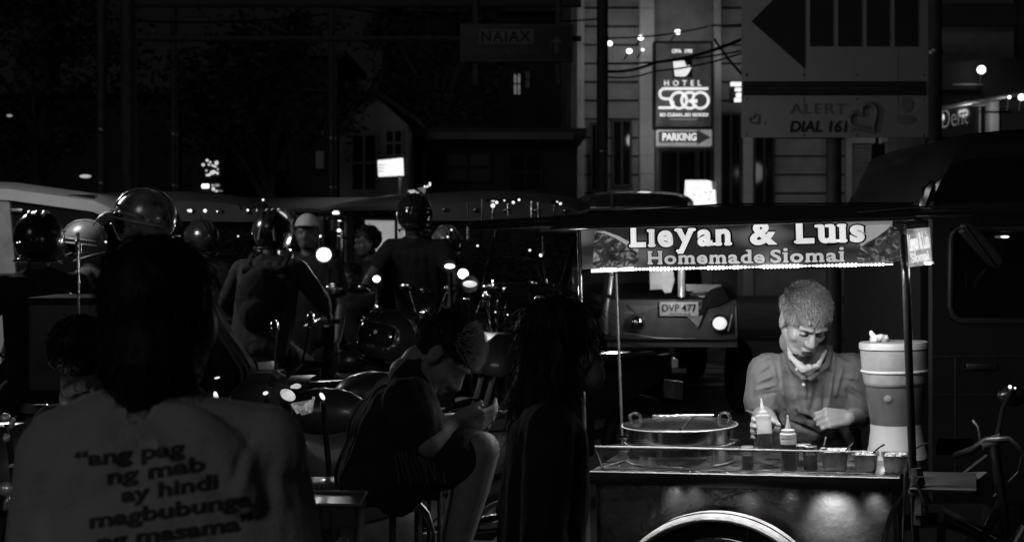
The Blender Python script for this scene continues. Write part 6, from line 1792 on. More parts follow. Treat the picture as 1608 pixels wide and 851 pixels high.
glints('chrome_trim', 'bright chrome corner post with glints on the left jeepney', 12.0,
       [(388, 330, 412, 316, 2.4), (404, 318, 404, 352, 1.6), (412, 318, 410, 340, 1.2), (398, 360, 401, 372, 3.2), (402, 378, 410, 390, 1.4), (375, 320, 380, 330, 1.4), (315, 335, 320, 360, 1.0)], 'trim',
       glow=[(299, 331, 2.4), (322, 331, 2.6), (341, 332, 1.2), (389, 330, 1.8), (413, 314, 1.6), (397, 366, 1.8), (374, 371, 1.2), (400, 390, 1.4), (296, 331, 1.8)])
glints('spoked_wheel', 'upright thin spoked wheel glinting beside the walking woman', 9.0,
       [(782, 470, 779, 500, 1.2), (779, 500, 782, 530, 1.2), (784, 462, 790, 470, 1.2), (796, 470, 792, 500, 1.2), (778, 480, 780, 492, 2), (800, 492, 804, 505, 1.4), (808, 498, 814, 504, 1.6), (760, 474, 768, 490, 3.6), (752, 476, 758, 482, 2.4), (775, 440, 775, 452, 2.0), (790, 450, 792, 460, 1.6), (728, 469, 738, 470, 1.2)], 'wheel',
       glow=[(774, 447, 1.6), (791, 453, 1.4), (778, 490, 1.2), (797, 494, 1.2)])
glints('handlebar', 'bent chrome mirror stem left of the head of the woman in white', 7.0, [(83, 350, 92, 357, 1.0), (28, 380, 34, 384, 2.0), (166, 375, 167, 396, 1.6)], 'mirror stem', glow=[(174, 351, .9), (166, 380, 1.6), (27, 381, 1.2), (31, 380, 1.2)])

# upright chrome rod at the left
t = thing('chrome_rod', 'upright chrome rod with a thicker sleeve near its top at the left', 'rod', P(123, 475, 5.6)); a = P(123, 475, 5.6)
m_ = MB(); m_.tube([(0, 0, -.35), P(123, 365, 5.6) - a], 2.1 * 5.6 / F, 12); m_.tube([P(123, 367, 5.6) - a, P(119, 368, 5.6) - a], .006, 8); m_.build('rod', M['chrome'], t, smooth=True)
m_ = MB(); m_.lathe([(2.2 * 5.6 / F, 0), (5 * 5.6 / F, .004), (5 * 5.6 / F, .052), (2.2 * 5.6 / F, .056)], c=P(123, 399, 5.6) - a, seg=20); m_.build('sleeve', M['chrome'], t)
lamp('rod_light', 'POINT', P(140, 420, 5.0), .5, .04)

# delivery box with a letter
t = thing('delivery_box', 'dark delivery box printed with a round letter G behind the seated child', 'delivery box', P(104, 610, 6.0)); a = P(104, 610, 6.0)
m_ = MB(); m_.box(V(0, .22, pz(475, 6) - a.z - .19) , (.34, .40, .37), bev=.02); m_.build('box', mat('box_cloth', .055, .6), t)
m_ = MB(); m_.box(V(0, .22, pz(475, 6) - a.z + .005), (.35, .41, .03), bev=.008); m_.build('lid', M['black_cloth'], t)
lettering('lettering', 'G', P(76, 577, 5.99), P(96, 577, 5.99), .055, (0, -1, 0), mat('g_grey', .22, .5), t, a, .02, depth=.004)
m_ = MB(); m_.box((0, .22, .02 - a.z * .0 - .02), (.3, .36, .02)); m_.tube([(0, .22, -.02), (0, .22, -a.z + .0)], .02, 8); m_.build('rack', M['dull_metal'], t)
for i, (x0, y0, x1, y1) in enumerate(((80, 541, 93, 541), (91, 537, 97, 537), (50, 635, 75, 635))):
    D_ = 5.8 if i < 2 else 4.6
    o = glints('reflector', ['thin bright reflector strip above the letter G', 'short bright reflector strip above the longer one', 'thin bright strip left of the child'][i], D_, [(x0, y0, x1, y1, 1.1)], 'reflector', m='chrome', glow=[(x1 - 1, y1, 1.2)])

# person in the white cap
DW = 10.0
T = rig(pxx(484, DW), DW, R(175), 1.0)
J = dict(pel=T(0, 0, .95), neck=T(0, 0, 1.46), head=T(0, .02, 1.64), fwd=T(0, 1, 0) - T(0, 0, 0), shL=T(-.18, 0, 1.40), shR=T(.18, 0, 1.40), elL=T(-.24, .02, 1.13), elR=T(.24, .02, 1.13), wrL=T(-.24, .14, .9), wrR=T(.24, .14, .9),
         hipL=T(-.1, 0, .92), hipR=T(.1, 0, .92), knL=T(-.11, .03, .5), knR=T(.11, .03, .5), anL=T(-.11, 0, .09), anR=T(.11, 0, .09))
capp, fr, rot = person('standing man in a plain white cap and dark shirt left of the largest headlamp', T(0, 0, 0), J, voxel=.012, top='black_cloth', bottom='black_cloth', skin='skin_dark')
m_ = MB(); TT = local(J['head'], fr, T(0, 0, 0))
bm_ = m_.bm; bmesh.ops.create_uvsphere(bm_, u_segments=28, v_segments=18, radius=1)
bmesh.ops.delete(bm_, geom=[f for f in bm_.faces if f.calc_center_median().z < .02], context='FACES')
for v in bm_.verts: v.co = TT(v.co.x * .088, v.co.y * .108 - .01, v.co.z * .095 + .045)
c_ = m_.build('cap', mat('cap_white', .38, .8), capp, smooth=True); sd = c_.modifiers.new('t', 'SOLIDIFY'); sd.thickness = .005
m_ = MB(); m_.prism([TT(x, y, .05) for x, y in ((-.07, .07), (-.06, .13), (0, .16), (.06, .13), (.07, .07))], fr @ V(0, 0, .006)); m_.build('cap_brim', mat('cap_white', .38), c_)
lamp('cap_fill', 'POINT', P(480, 296, 9.5), .9, .1)  # added lamp with no fitting, placed above to brighten the cap
# driver inside the middle jeepney
T = rig(pxx(584, 11.4), 11.4, R(120), .96)
J = dict(pel=T(0, 0, .98), neck=T(0, .02, 1.46), head=T(0, .05, 1.63), fwd=T(0, 1, 0) - T(0, 0, 0), shL=T(-.18, 0, 1.40), shR=T(.18, 0, 1.40), elL=T(-.26, .12, 1.16), elR=T(.26, .12, 1.16), wrL=T(-.2, .36, 1.2), wrR=T(.2, .36, 1.2),
         hipL=T(-.1, .02, .95), hipR=T(.1, .02, .95), knL=T(-.13, .42, .95), knR=T(.13, .42, .95), anL=T(-.13, .46, .52), anR=T(.13, .46, .52))
drv, fr, rot = person('driver in silhouette against the pale lit panel', T(0, 0, 0), J, voxel=.014, top='black_cloth', bottom='black_cloth', skin='skin_dark')
short_hair(drv, J['head'], fr, T(0, 0, 0), M['hair'], 1.12, n=500, rad=.004)
m_ = MB(); m_.box((0, -.05, .82), (.5, .5, .12), bev=.03); m_.box((0, -.3, 1.1), (.5, .1, .55), bev=.03); m_.tube([(0, 0, 0), (0, 0, .78)], .05, 10)
o = m_.build('seat', M['black_cloth']); o.location = T(0, 0, 0); o.rotation_euler = (0, 0, R(120)); tag(o, 'padded driver seat under the silhouetted driver', 'seat')

# helmet resting on the parked motorcycle
t = thing('helmet', 'glossy dark helmet resting on the parked motorcycle behind the man with the phone', 'helmet', P(607, 536, 6.0)); a = P(607, 536, 6.0)
hfr = head_frame((-.5, -.5, .25))
hh = helmet(t, a, hfr, a, hel_black, 'glass_dark', .92, None)

# ---------------- seated man with the phone
DM = 4.25
q = lambda x, y, d=0.0: P(x, y, DM + d)
J = dict(pel=q(603, 728, .02), neck=q(655, 585, .0), head=q(694, 556, .0), fwd=V(.66, -.10, -.72), up=V(.75, 0, .66),
         shL=q(622, 628, .20), shR=q(640, 632, -.15), elR=q(674, 696, -.22), wrR=q(711, 664, -.16), elL=q(678, 692, .24), wrL=q(714, 664, .08),
         hipL=q(606, 740, .11), hipR=q(606, 742, -.10), knR=q(756, 706, -.18), anR=q(712, 880, -.16), knL=q(745, 716, .20), anL=q(700, 885, .18),
         ftR=q(750, 900, -.17), ftL=q(738, 905, .18))
ph = q(771, 640, -.03)
hd = dict(R=dict(d=V(.95, .25, .05), n=V(-.1, .75, .45) , thumb=V(0, 0, 1), curl=.42, tdir=V(.85, .25, .45), tcurl=.2),
          L=dict(d=V(.95, -.25, .05), n=V(-.1, -.75, .45), thumb=V(0, 0, 1), curl=.42, tdir=V(.85, -.2, .4), tcurl=.2))
base = V(q(640, 0, 0).x, DM, 0)
mn, fr, rot = person('barefaced man hunched over his phone, sitting on the railing in dark shirt and shorts', base, J, voxel=.0055, s=1.0, face=True, top='dark_cloth', bottom='dark_cloth', shorts=True, sleeve=.62, hands=hd, girth=1.1, fold=(.008, 10))
short_hair(mn, J['head'], fr, base, M['hair'], 1.0, n=2600, L=.020, rad=.0018, comb=.8)
# bleached top
rnd = random.Random(12); m_ = MB(); TT = local(J['head'], fr, base)
for k in range(2200):
    u = Vector((rnd.gauss(0, .8), abs(rnd.gauss(.5, .6)), abs(rnd.gauss(.7, .5)))).normalized()
    if u.z < .05 or (u.y + u.z * .8) * .75 + rnd.uniform(-.35, .35) < .55: continue
    p = Vector((u.x * .080, u.y * .101, u.z * .090)) + V(0, -.012, .036)
    d = (u + V(rnd.uniform(-.4, .4), rnd.uniform(.0, .7), rnd.uniform(-.3, .3))).normalized(); L_ = rnd.uniform(.018, .034)
    x = d.cross(V(rnd.random(), rnd.random(), 1)).normalized() * .0016; y = d.cross(x)
    b = [m_.bm.verts.new(TT(*(p + v))) for v in (x, -x * .5 + y * .9, -x * .5 - y * .9)]; tip = m_.bm.verts.new(TT(*(p + d * L_)))
    for i in range(3): m_.bm.faces.new((b[i], b[(i + 1) % 3], tip))
m_.build('hair', M['hair_light'], mn)
# collar edge and pale fringe on the shorts
m_ = MB(); m_.tube([q(662, 578, -.07) - base, q(674, 596, -.08) - base, q(680, 618, -.08) - base, q(684, 634, -.07) - base], .0035, 6); m_.tube([q(684, 634, -.07) - base, q(692, 642, -.06) - base, q(698, 641, -.05) - base], .004, 6); m_.build('collar', mat('collar_grey', .25, .6), mn)
m_ = MB(); rnd = random.Random(2)
for k in range(13):
    x = 618 + k * 6.3 + rnd.uniform(-2, 2); m_.tube([q(x, 712 + rnd.uniform(-8, 6), -.225) - base, q(x + 5 + rnd.uniform(-2, 3), 728, -.232) - base, q(x + 10 + rnd.uniform(-3, 6), 752 + rnd.uniform(-8, 8), -.225) - base], rnd.uniform(.0015, .0035), 5)
m_.build('shorts_stripes', mat('stripe_pale', .10, .8), mn)
t = thing('phone', 'dark mobile phone held in both hands of the hunched man', 'phone', ph)
t.rotation_euler = (R(-12), R(-8), 0)
m_ = MB(); m_.box((.015, 0, 0), (.155, .078, .009), bev=.003); m_.build('case', M['black'], t)
m_ = MB(); m_.box((.015, 0, .0052), (.145, .068, .0012)); m_.build('screen', mat('phone_screen', .05, .2, em=.06), t)
m_ = MB(); m_.ell((.088, -.02, .002), (.004, .003, .003)); m_.build('camera_lens', mat('lens_grey', .3, .2), t)

# railing he sits on
t = thing('railing', 'low dark metal railing with thin uprights under the seated man', 'railing', (pxx(570, 4.3), 4.3, 0)); a = V(pxx(570, 4.3), 4.3, 0)
m_ = MB(); m_.box(P(577, 770, 4.3) - a, (pxx(705, 4.3) - pxx(470, 4.3), .10, .045), bev=.012); m_.box(P(520, 768, 4.3) - a, (.22, .16, .055), bev=.015); m_.build('top_rail', mat('rail_paint', .025, .45, coat=.2), t)
m_ = MB(); m_.tube([P(580, 758, 4.22) - a, P(606, 760, 4.22) - a, P(622, 764, 4.22) - a], .006, 6); m_.tube([P(552, 764, 4.22) - a, P(600, 757, 4.2) - a, P(640, 761, 4.2) - a], .004, 6); m_.build('strap', mat('strap_grey', .16, .4), t)
for i, (x0, x1) in enumerate(((617, 612), (655, 648), (674, 668), (690, 690), (560, 560), (500, 500))):
    m_ = MB(); m_.tube([P(x0, 776, 4.3) - a, V(P(x1, 851, 4.3).x, 4.3, .02) - a], .011 if i in (0, 4, 5) else .006, 8); m_.build('upright', mat('upright_grey', .10, .4, metal=.6), t)
m_ = MB(); m_.tube([P(630, 776, 4.22) - a, P(655, 785, 4.2) - a, P(672, 805, 4.2) - a, P(682, 840, 4.2) - a, P(684, 880, 4.2) - a], .007, 8); m_.tube([P(640, 790, 4.22) - a, P(662, 800, 4.2) - a, P(676, 830, 4.2) - a], .005, 8)
m_.box(P(577, 1150, 4.3) - a, (1.2, .04, .03)); m_.build('bent_bar', M['dull_metal'], t)
# clear plastic tub hanging from the rail
DP = 3.6
t = thing('plastic_tub', 'clear plastic tub with wet highlights at the elbow of the woman in white', 'tub', P(512, 851, DP)); a = P(512, 851, DP)
zt = P(512, 783, DP).z - a.z
m_ = MB(); w_ = pxx(567, DP) - pxx(452, DP)
m_.loft([[(-w_ / 2 * k, -.09 * k, z), (w_ / 2 * k, -.09 * k, z), (w_ / 2 * k, .09 * k, z), (-w_ / 2 * k, .09 * k, z)] for z, k in ((-.16, .86), (zt, 1.0))]); m_.build('tub_wall', M['bag'], t)
m_ = MB(); m_.tube([(-w_ / 2, -.09, zt), (w_ / 2, -.09, zt), (w_ / 2, .09, zt), (-w_ / 2, .09, zt)], .006, 6, closed=True); m_.build('tub_rim', mat('rim_pale', .06, .4), t)
m_ = MB(); rnd = random.Random(9)
for k in range(12): m_.ell((rnd.uniform(-.4, .4) * w_, rnd.uniform(-.03, .03), rnd.uniform(-.12, .02)), (.016, .014, .014), u=12, v=8)
m_.build('ice_cubes', mat('ice', .30, .08, var=.4, coat=.8), t)
m_ = MB(); m_.box((0, 0, -.168), (w_ * .8, .14, .01)); m_.tube([(-.1, 0, -.17), (-.1, 0, -a.z + .0)], .012, 8); m_.tube([(.1, 0, -.17), (.1, 0, -a.z)], .012, 8); m_.build('stand', M['matte_black'], t)

# ---------------- woman in the white shirt, seen from behind, close to the camera
DB = 2.12
q = lambda x, y, d=0.0: P(x, y, DB + d)
J = dict(pel=q(250, 1075, .0), neck=q(252, 640, -.01), head=q(252, 500, .02), fwd=V(.10, 1, -.05), shL=q(108, 726, .0), shR=q(398, 716, .02), elL=q(70, 1010, .02), elR=q(450, 970, .04), wrL=q(110, 1240, .22), wrR=q(420, 1200, .22),
         hipL=q(190, 1100, 0), hipR=q(320, 1100, 0), knL=q(190, 1560, .02), knR=q(320, 1560, .02), anL=V(q(190, 0).x, DB, .09), anR=V(q(320, 0).x, DB, .09))
base = V(q(252, 0).x, DB, 0)
root, fr, rot = person('woman with long dark hair seen from behind in a white shirt with printed words', base, J, voxel=.007, s=1.0, top='tee_white', bottom='dark_cloth', sleeve=.95, girth=1.12, crease=creases([
    (262, 672, 330, 742, .012, .006), (330, 742, 392, 800, .010, .006), (322, 716, 378, 790, .008, -.006), (392, 690, 366, 760, .007, -.008), (400, 694, 378, 776, .008, .006), (426, 720, 412, 800, .012, -.005), (440, 740, 436, 840, .012, .005),
    (120, 700, 90, 800, .014, .005), (150, 690, 130, 760, .012, -.004), (62, 760, 70, 851, .012, -.005), (40, 790, 60, 870, .010, .005), (300, 668, 350, 690, .010, .005), (345, 790, 440, 846, .012, .004), (200, 672, 170, 700, .010, -.003), (360, 820, 452, 800, .010, -.004)], 2.0, folds(.003, 11, seed=3), 1.15),
    extra=[ee(q(318, 700, -.085), (.075, .018, .034), Matrix.Rotation(R(38), 3, 'Y')), ee(q(355, 748, -.098), (.055, .014, .018), Matrix.Rotation(R(48), 3, 'Y')), cc(q(320, 690, -.01), q(412, 704, -.01), .052, .056), cc(q(180, 672, -.01), q(100, 706, -.01), .050, .052), cc(q(330, 735, -.02), q(395, 880, -.01), .075, .075), cc(q(370, 730, -.01), q(430, 880, .0), .07, .065), cc(q(180, 735, -.02), q(110, 880, -.01), .07, .07)])
shirt = [c for c in bpy.data.objects if c.parent == root and c.name.startswith('shirt')][0]
hh_ = long_hair(root, J['head'], fr, base, M['hair'], .97, prims=[((0, -.02, .02), (0, -.04, -.06), .086, .080), ((-.03, -.02, -.02), (-.035, -.045, -.085), .045, .040), ((.03, -.02, -.02), (.04, -.045, -.085), .045, .040), ((0, -.05, -.06), (0, -.062, -.10), .066, .045)])
strands(root, hh_, base, M['hair'], 1300, .028, .0010, 4, .004)
# the words follow the cloth: letters are pushed onto the shirt surface
bvh_me = shirt.data; n = len(bvh_me.vertices); co = np.empty(n * 3, 'f'); bvh_me.vertices.foreach_get('co', co); co = co.reshape(-1, 3) + np.array(base, 'f')
bvh = BVHTree.FromPolygons([tuple(c) for c in co], [tuple(p.vertices) for p in bvh_me.polygons])
def on_cloth(s, x0, y0, x1, y1, h_px, m, name='printed_words', off=.035):
    me = text_mesh(s, off, extrude=.0)
    bm_ = bmesh.new(); bm_.from_mesh(me); bmesh.ops.subdivide_edges(bm_, edges=[e for e in bm_.edges if e.calc_length() > .12], cuts=2, use_grid_fill=False)
    bmesh.ops.triangulate(bm_, faces=bm_.faces[:]); bm_.to_mesh(me); bm_.free()
    c = bounds(me); xa, xb = c[:, 0].min(), c[:, 0].max(); sx_ = (x1 - x0) / (xb - xa)
    out = []
    for v in c:
        t_ = (v[0] - xa) / (xb - xa); px = x0 + (x1 - x0) * t_ - (v[1] * h_px / .72) * (y1 - y0) / (x1 - x0) * -1 * .0
        py = y0 + (y1 - y0) * t_ - v[1] * h_px / .52
        d = (P(px, py, 1) - Vector((0, 0, EYE))).normalized()
        hit = bvh.ray_cast(Vector((0, 0, EYE)), d)
        p = hit[0] - d * .0022 if hit[0] is not None else P(px, py, DB - .1)
        out.append(tuple(p - base))
    me.vertices.foreach_set('co', np.array(out, 'f').ravel())
    o = bpy.data.objects.new(name, me); COL.objects.link(o); me.materials.clear(); me.materials.append(m); o.parent = shirt
    return o
for s_, x0, y0, x1, y1 in (('\u201cang pag', 117, 733, 290, 713), ('ng mab', 168, 760, 322, 738), ('ay hindi', 190, 788, 342, 766), ('magbubunga', 140, 829, 396, 793), ('ng masama\u201d', 152, 862, 398, 829)):
    on_cloth(s_, x0, y0, x1, y1, 17, M['ink'])
# ---------------- child at the lower left
DCH = 4.0
q = lambda x, y, d=0.0: P(x, y, DCH + d)
J = dict(pel=q(120, 900, .0), neck=q(138, 622, .0), head=q(134, 566, .02), fwd=V(.55, .8, -.1), shL=q(85, 668, .03), shR=q(200, 668, -.05), elL=q(62, 780, .03), elR=q(215, 790, 0), wrL=q(90, 860, .15), wrR=q(200, 880, .15),
         hipL=q(95, 920, 0), hipR=q(150, 920, 0), knL=q(100, 1000, .25), knR=q(160, 1000, .25), anL=V(q(100, 0).x, DCH + .25, .09), anR=V(q(160, 0).x, DCH + .25, .09))
J['pel'].z = .62; J['hipL'].z = .58; J['hipR'].z = .58; J['knL'].z = .55; J['knR'].z = .55
base = V(q(130, 0).x, DCH, 0)
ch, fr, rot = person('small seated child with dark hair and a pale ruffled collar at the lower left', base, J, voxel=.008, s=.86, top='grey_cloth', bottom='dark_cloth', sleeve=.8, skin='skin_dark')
short_hair(ch, J['head'], fr, base, M['hair'], 1.0, n=2600, L=.022, rad=.002, lowback=-.07, comb=.9)
blob('collar', [cc(q(108, 612, -.05), q(140, 600, -.10), .018, .022), cc(q(140, 600, -.10), q(165, 612, -.08), .022, .02), cc(q(150, 605, -.08), q(170, 645, -.08), .018, .012)], .005, mat('collar_knit', .12, .9, bump=.6, bscale=80), ch, base, disp=folds(.005, 28, 2))
m_ = MB(); m_.box((0, .05, .50), (.36, .32, .03), bev=.01)
for sx_ in (-.15, .15):
    for sy_ in (-.08, .18): m_.tube([(sx_, sy_, 0), (sx_ * .9, sy_, .49)], .014, 8)
o = m_.build('stool', M['dull_metal']); o.location = base; tag(o, 'small stool under the seated child', 'stool')

# ---------------- woman walking past, long hair, in profile
DWk = 3.55
q = lambda x, y, d=0.0: P(x, y, DWk + d)
J = dict(pel=q(850, 905, .0), neck=q(862, 625, .0), head=q(882, 545, .0), fwd=V(1, .10, -.10), shL=q(858, 672, .16), shR=q(862, 672, -.15), elR=q(852, 840, -.20), elL=q(862, 840, .2), wrR=q(890, 950, -.18), wrL=q(895, 950, .18),
         hipL=q(850, 925, .1), hipR=q(850, 925, -.1), knL=V(q(850, 0).x + .14, DWk + .09, .46), knR=V(q(850, 0).x + .02, DWk - .09, .46), anL=V(q(850, 0).x + .22, DWk + .09, .09), anR=V(q(850, 0).x - .20, DWk - .09, .12))
base = V(q(850, 0).x, DWk, 0)
wk, fr, rot = person('woman walking past in profile with long dark hair and a dark sleeveless top', base, J, voxel=.008, s=.97, face=True, top='dark_cloth', bottom='black_cloth', sleeve=1.7, fold=(.007, 9), skin='skin', girth=.92)
hw_ = long_hair(wk, J['head'], fr, base, M['hair'], 1.0, prims=[((0, -.02, .03), (0, -.035, -.16), .088, .075), ((0, -.035, -.14), (0, -.050, -.30), .074, .055), ((-.05, -.01, -.02), (-.06, -.02, -.20), .042, .045), ((.05, -.01, .0), (.062, -.01, -.20), .042, .045), ((0, -.05, -.28), (0, -.06, -.38), .055, .02)], seed=6)
strands(wk, hw_, base, M['hair'], 1400, .09, .0012, 5, .016)
blob('face_mask', [ee(Vector(J['head']) + fr @ V(0, .082, -.062), (.05, .034, .042), fr)], .005, mat('mask_dark', .30, .8), wk, base)

# ================================================================== THE VENDOR
DV_ = 5.0
J = dict(pel=P(1268, 712, 5.20), neck=P(1266, 556, 5.03), head=P(1264, 503, 4.91), fwd=V(.15, -.82, -.56), up=V(.05, 0, 1),
         shR=P(1207, 586, 5.03), shL=P(1335, 586, 5.03), elR=P(1196, 650, 5.10), wrR=P(1207, 672, 4.90), elL=P(1349, 655, 5.04), wrL=P(1333, 656, 4.90),
         hipL=P(1290, 740, 5.22), hipR=P(1246, 740, 5.22), knL=V(P(1295, 0, 5.36).x, 5.36, .47), knR=V(P(1240, 0, 5.36).x, 5.36, .47), anL=V(P(1295, 0, 5.42).x, 5.42, .09), anR=V(P(1240, 0, 5.42).x, 5.42, .09))
J['pel'].z = .86; J['hipL'].z = .83; J['hipR'].z = .83
J['elR'] = P(1196, 650, 5.04)
bo = bt.location.copy()
hb_ = Vector((bo.x + .012, bo.y + .042, P(0, 676, bo.y + .03).z))
J['wrR'] = hb_ + V(.030, .055, -.0)
hands = dict(R=dict(d=V(-.85, -.45, .05), n=V(-.2, -1, 0), thumb=V(0, 0, 1), curl=.95, tdir=V(.30, -1, -.05), tcurl=.3),
             L=dict(d=V(-.95, -.25, .02), n=V(.25, .9, -.45), thumb=V(0, 0, 1), curl=.88, tdir=V(-.9, .1, -.1), tcurl=.9))
base = V(P(1266, 0, 5.36).x, 5.36, 0)
vd, fr, rot = person('street food vendor in a grey polo shirt bending over the counter of the cart', base, J, voxel=.0042, s=.97, face=True, top='polo', bottom='dark_cloth', sleeve=.66, hands=hands, girth=1.08, crease=creases([
    (1222, 556, 1232, 640, .006, .006), (1231, 560, 1246, 622, .005, -.005), (1212, 566, 1222, 612, .005, .005), (1190, 600, 1216, 588, .005, .006), (1186, 612, 1217, 604, .004, .006), (1186, 622, 1218, 616, .004, -.005), (1192, 590, 1214, 574, .005, -.005),
    (1310, 560, 1300, 640, .006, .006), (1300, 575, 1292, 650, .006, -.005), (1322, 576, 1312, 620, .005, .006), (1330, 600, 1352, 616, .005, .006), (1326, 612, 1350, 628, .004, -.005), (1318, 590, 1346, 596, .005, .005),
    (1240, 600, 1262, 660, .007, .005), (1284, 600, 1270, 665, .008, -.004), (1250, 640, 1300, 665, .007, .006), (1236, 660, 1290, 684, .007, -.005), (1262, 590, 1266, 640, .005, .004), (1218, 640, 1240, 682, .006, .006), (1302, 650, 1322, 690, .006, .006),
    (1222, 553, 1196, 566, .006, -.004), (1312, 552, 1338, 566, .006, -.004)], 4.95, folds(.0035, 16, seed=2)))
for q_ in 'LR':   # turned cuffs of the short sleeves
    sh_, el_ = J['sh' + q_], J['el' + q_]; c_ = sh_.lerp(el_, .62) ; ax_ = (el_ - sh_).normalized(); f_ = frame(ax_); m_ = MB()
    cu_ = c_ + ax_ * .050
    m_.tube([cu_ + f_ @ V(.0560 * math.cos(t_), .0560 * math.sin(t_), 0) - base for t_ in [2 * math.pi * k / 28 for k in range(28)]], .0045, 8, closed=True); m_.build('cuff', M['polo'], vd, smooth=True)
short_hair(vd, J['head'], fr, base, M['hair_grey'], .96, n=3800, L=.034, rad=.0024, seed=3, comb=.7)
TT = local(J['head'], fr, base, .97)
for k in (-1, 1):
    m_ = MB(); m_.tube([TT(k * .011, .0935, .0135), TT(k * .026, .0915, .0185), TT(k * .050, .076, .0165)], [.0030, .0038, .0022], 8); m_.build('eyebrow', M['hair'], vd, smooth=True)
    m_ = MB(); m_.ell(TT(k * .031, .0745, -.001), (.0135, .0095, .0080), fr); m_.build('eyelid', M['skin'], vd, smooth=True)
    m_ = MB(); m_.tube([TT(k * .016, .0820, -.0050), TT(k * .031, .0845, -.0045), TT(k * .046, .0760, -.0060)], .0019, 6); m_.build('lashes', M['hair'], vd, smooth=True)
m_ = MB(); m_.tube([TT(-.024, .0850, -.0755), TT(-.012, .0945, -.0718), TT(0, .0970, -.0712), TT(.012, .0945, -.0718), TT(.024, .0850, -.0755)], [.0010, .0016, .0016, .0016, .0010], 6); m_.build('mouth', M['hair'], vd, smooth=True)
# mask pulled down under the chin, shirt collar, buttons
nk = J['neck']
def ringpts(c, rx, ry, up, n=26, a0=0, a1=360, dz=0):
    fr_ = frame(up); pts = []
    for k in range(n + 1):
        a = R(a0 + (a1 - a0) * k / n); pts.append(c + fr_ @ V(rx * math.cos(a), ry * math.sin(a), dz * math.sin(a)))
    return pts
axis_ = (J['head'] - J['neck']).normalized()
mk = [cc(P(1237, 533, 4.955), P(1242, 561, 4.905), .006, .010), cc(P(1242, 561, 4.905), P(1263, 580, 4.868), .010, .014), cc(P(1263, 580, 4.868), P(1285, 574, 4.88), .014, .009), cc(P(1285, 574, 4.88), P(1296, 551, 4.95), .009, .006)]
blob('face_mask', mk, .0035, M['white_cloth'], vd, base, smooth=3, disp=folds(.003, 34, 4))
cl = [cc(P(1234, 550, 5.00), P(1243, 574, 4.93), .011, .014), cc(P(1243, 574, 4.93), P(1262, 594, 4.885), .014, .010), cc(P(1304, 552, 5.00), P(1297, 574, 4.93), .011, .014), cc(P(1297, 574, 4.93), P(1273, 594, 4.885), .014, .010), cc(P(1236, 546, 5.06), P(1302, 548, 5.06), .016, .016)]
blob('shirt_collar', cl, .005, mat('collar_cloth', .12, .9, bump=.3, bscale=200), vd, base, smooth=4)
m_ = MB()
for (x, y, d) in ((1251, 580, 4.845), (1262, 604, 4.835)): m_.ell(P(x, y, d) - base, (.006, .003, .006), u=12, v=8)
m_.build('button', M['plastic_white'], vd)
bh = P(1309, 655, 4.80)
# ================================================================== BICYCLE AT THE RIGHT OF THE CART
DBk = 4.55
t = thing('bicycle', 'bicycle joined beside the cart with bent handlebars at the lower right', 'bicycle', (pxx(1545, DBk), DBk, 0)); a = V(pxx(1545, DBk), DBk, 0)
q = lambda x, y, d=0.0: P(x, y, DBk + d) - a
m_ = MB(); m_.tube([q(1500, 715, .15), q(1528, 705, .05), q(1550, 690, 0), q(1585, 688, -.05), q(1605, 705, -.05), q(1618, 720, -.05)], .011, 10); m_.build('handlebar', mat('bar_grey', .12, .35, metal=.9, var=.4), t, smooth=True)
m_ = MB(); m_.tube([q(1545, 697, .02), q(1574, 688, -.02)], .019, 10); m_.build('grip', mat('grip_grey', .06, .6), t, smooth=True)
m_ = MB(); m_.tube([q(1560, 690), q(1575, 800), q(1590, 950)], .016, 10); m_.tube([q(1480, 800, .1), q(1590, 860)], .014, 10); m_.tube([q(1480, 800, .1), q(1470, 1000, .1)], .014, 10); m_.tube([q(1470, 1000, .1), q(1575, 780)], .014, 10); m_.build('bike_frame', M['black'], t)
m_ = MB(); m_.prism([q(1482, 746, -.02), q(1500, 742, -.02), q(1550, 741, -.02), q(1536, 752, -.03), q(1516, 759, -.03), q(1498, 759, -.02), q(1504, 752, -.02), q(1484, 756, -.02)], (0, .004, 0)); m_.build('mudguard', mat('guard_grey', .20, .5), t)
m_ = MB(); m_.tube([q(1528, 660, .05), q(1536, 670, .03), q(1540, 695, .02), q(1545, 705, .02)], .005, 6); m_.tube([q(1486, 765), q(1530, 730), q(1550, 715)], .006, 6); m_.tube([q(1608, 700, -.05), q(1600, 740), q(1560, 780)], .004, 6); m_.build('cables', mat('cable_grey', .03, .4), t)
c_ = V(pxx(1620, DBk) - a.x, .0, .33)
wheel_parts(t, c_, .33, .045, spokes=18, m_rim='chrome', axis='y'); wheel_parts(t, V(pxx(1460, 4.9) - a.x, .35, .33), .33, .045, spokes=18, m_rim='chrome', axis='y')
m_ = MB(); m_.ell(q(1586, 607, .1), .006, u=8, v=6); m_.ell(q(1594, 609, .1), .0035, u=8, v=6); m_.build('bell_glint', E['glint'], t)
m_ = MB(); m_.tube([q(1565, 690), q(1575, 640, .05), q(1590, 612, .1)], .008, 8); m_.ell(q(1590, 622, .12), (.05, .03, .035)); m_.build('side_mirror', M['black'], t)
m_ = MB(); m_.tube([q(1593, 851, -.2), q(1602, 836, -.2), q(1608, 825, -.2)], .012, 8); m_.build('crash_bar', mat('crash_metal', .6, .2, metal=1), t)
m_ = MB(); m_.loft([[q(x - w_, y, .25), q(x + w_, y, .25), q(x + w_, y + 14, .25), q(x - w_, y + 14, .25)] for x, y, w_ in ((1500, 700, 30), (1500, 688, 26))]); m_.build('saddle', M['black'], t)
lamp('shop_fill', 'AREA', (2.6, 1.2, 3.2), 0.0, .6, target=(0, 4, 1)) if False else None

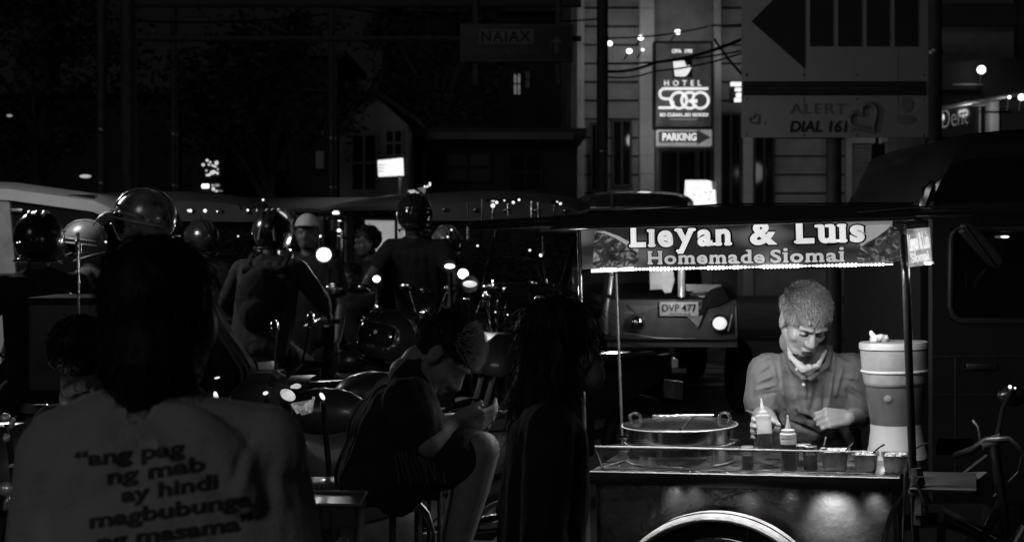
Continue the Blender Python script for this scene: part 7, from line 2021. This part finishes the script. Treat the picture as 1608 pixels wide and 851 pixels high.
def pale(name, label, cat, D, shapes, m, extra=None):
    a = P(shapes[0][0], shapes[0][1], D); t = thing(name, label, cat, a)
    for i, (x, y, rx, ry, ang) in enumerate(shapes):
        k = D / F; m_ = MB(); m_.ell(P(x, y, D) - a, (rx * k, .02, ry * k), Matrix.Rotation(R(ang), 3, 'Y')); m_.build('shell' if i == 0 else 'mount', m, t, smooth=True)
    if extra: extra(t, a)
    m_ = MB(); m_.tube([V(0, .02, -.02), V(.02, .05, -.3), V(.02, .3, -a.z)], .010, 8); m_.build('stem', M['black'], t)
    return t
chp = mat('pale_chrome', .55, .25, metal=.5, var=.5, scale=30)
pale('side_mirror', 'upper round pale mirror at the left edge', 'mirror', 4.2, [(8, 655, 8, 7, 0), (19, 664, 3.5, 9, 10)], chp)
pale('side_mirror', 'curled pale mirror shell lowest at the left edge', 'mirror', 4.2, [(9, 768, 13, 12, 20), (12, 790, 6, 14, 15), (10, 687, 5, 7, 0), (18, 731, 3, 3, 0)], chp)
lamp('edge_light', 'POINT', P(22, 700, 3.9), .35, .05)
pale('glint_reflector', 'slanted bright reflector beside the seated child', 'reflector', 5.0, [(65, 653, 3.6, 10, 12)], emis('reflector_glow', .8, 1.1))  # emission imitates the glint caught by these reflectors
pale('glint_reflector', 'slanted bright reflector under the long hair of the woman in white', 'reflector', 4.4, [(339, 622, 3.0, 8.0, -14), (341, 593, 4, 1.6, -10)], emis('reflector_glow', .8, 1.1))
pale('glint_reflector', 'small oval reflector above the right shoulder of the woman in white', 'reflector', 4.4, [(417, 617, 4, 2.8, -15)], emis('reflector_glow', .8, 1.1))
pale('glint_reflector', 'slanted bright reflector right of the glowing finned shape', 'reflector', 4.6, [(506, 622, 3, 6.5, -32)], emis('reflector_glow', .8, 1.1))
def fins(t, a):
    for k in range(6):
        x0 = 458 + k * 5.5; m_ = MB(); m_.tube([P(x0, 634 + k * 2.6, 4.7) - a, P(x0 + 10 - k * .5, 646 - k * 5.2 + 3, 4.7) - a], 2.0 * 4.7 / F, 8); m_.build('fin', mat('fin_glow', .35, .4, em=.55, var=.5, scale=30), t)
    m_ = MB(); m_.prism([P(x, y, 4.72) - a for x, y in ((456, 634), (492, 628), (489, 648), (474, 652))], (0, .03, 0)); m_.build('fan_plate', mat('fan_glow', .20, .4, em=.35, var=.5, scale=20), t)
pale('tail_lamp', 'glowing finned shape, a made-up stand-in above the right shoulder of the woman in white', 'glowing shape', 4.7, [(452, 620, 13, 8.5, 28), (466, 606, 7, 4, 0), (460, 607, 4, 2.6, 0)], mat('fin_shell_glow', .55, .4, em=.75, var=.5, scale=16), fins)  # made-up glowing shape; emission stands for light on an unidentified thing
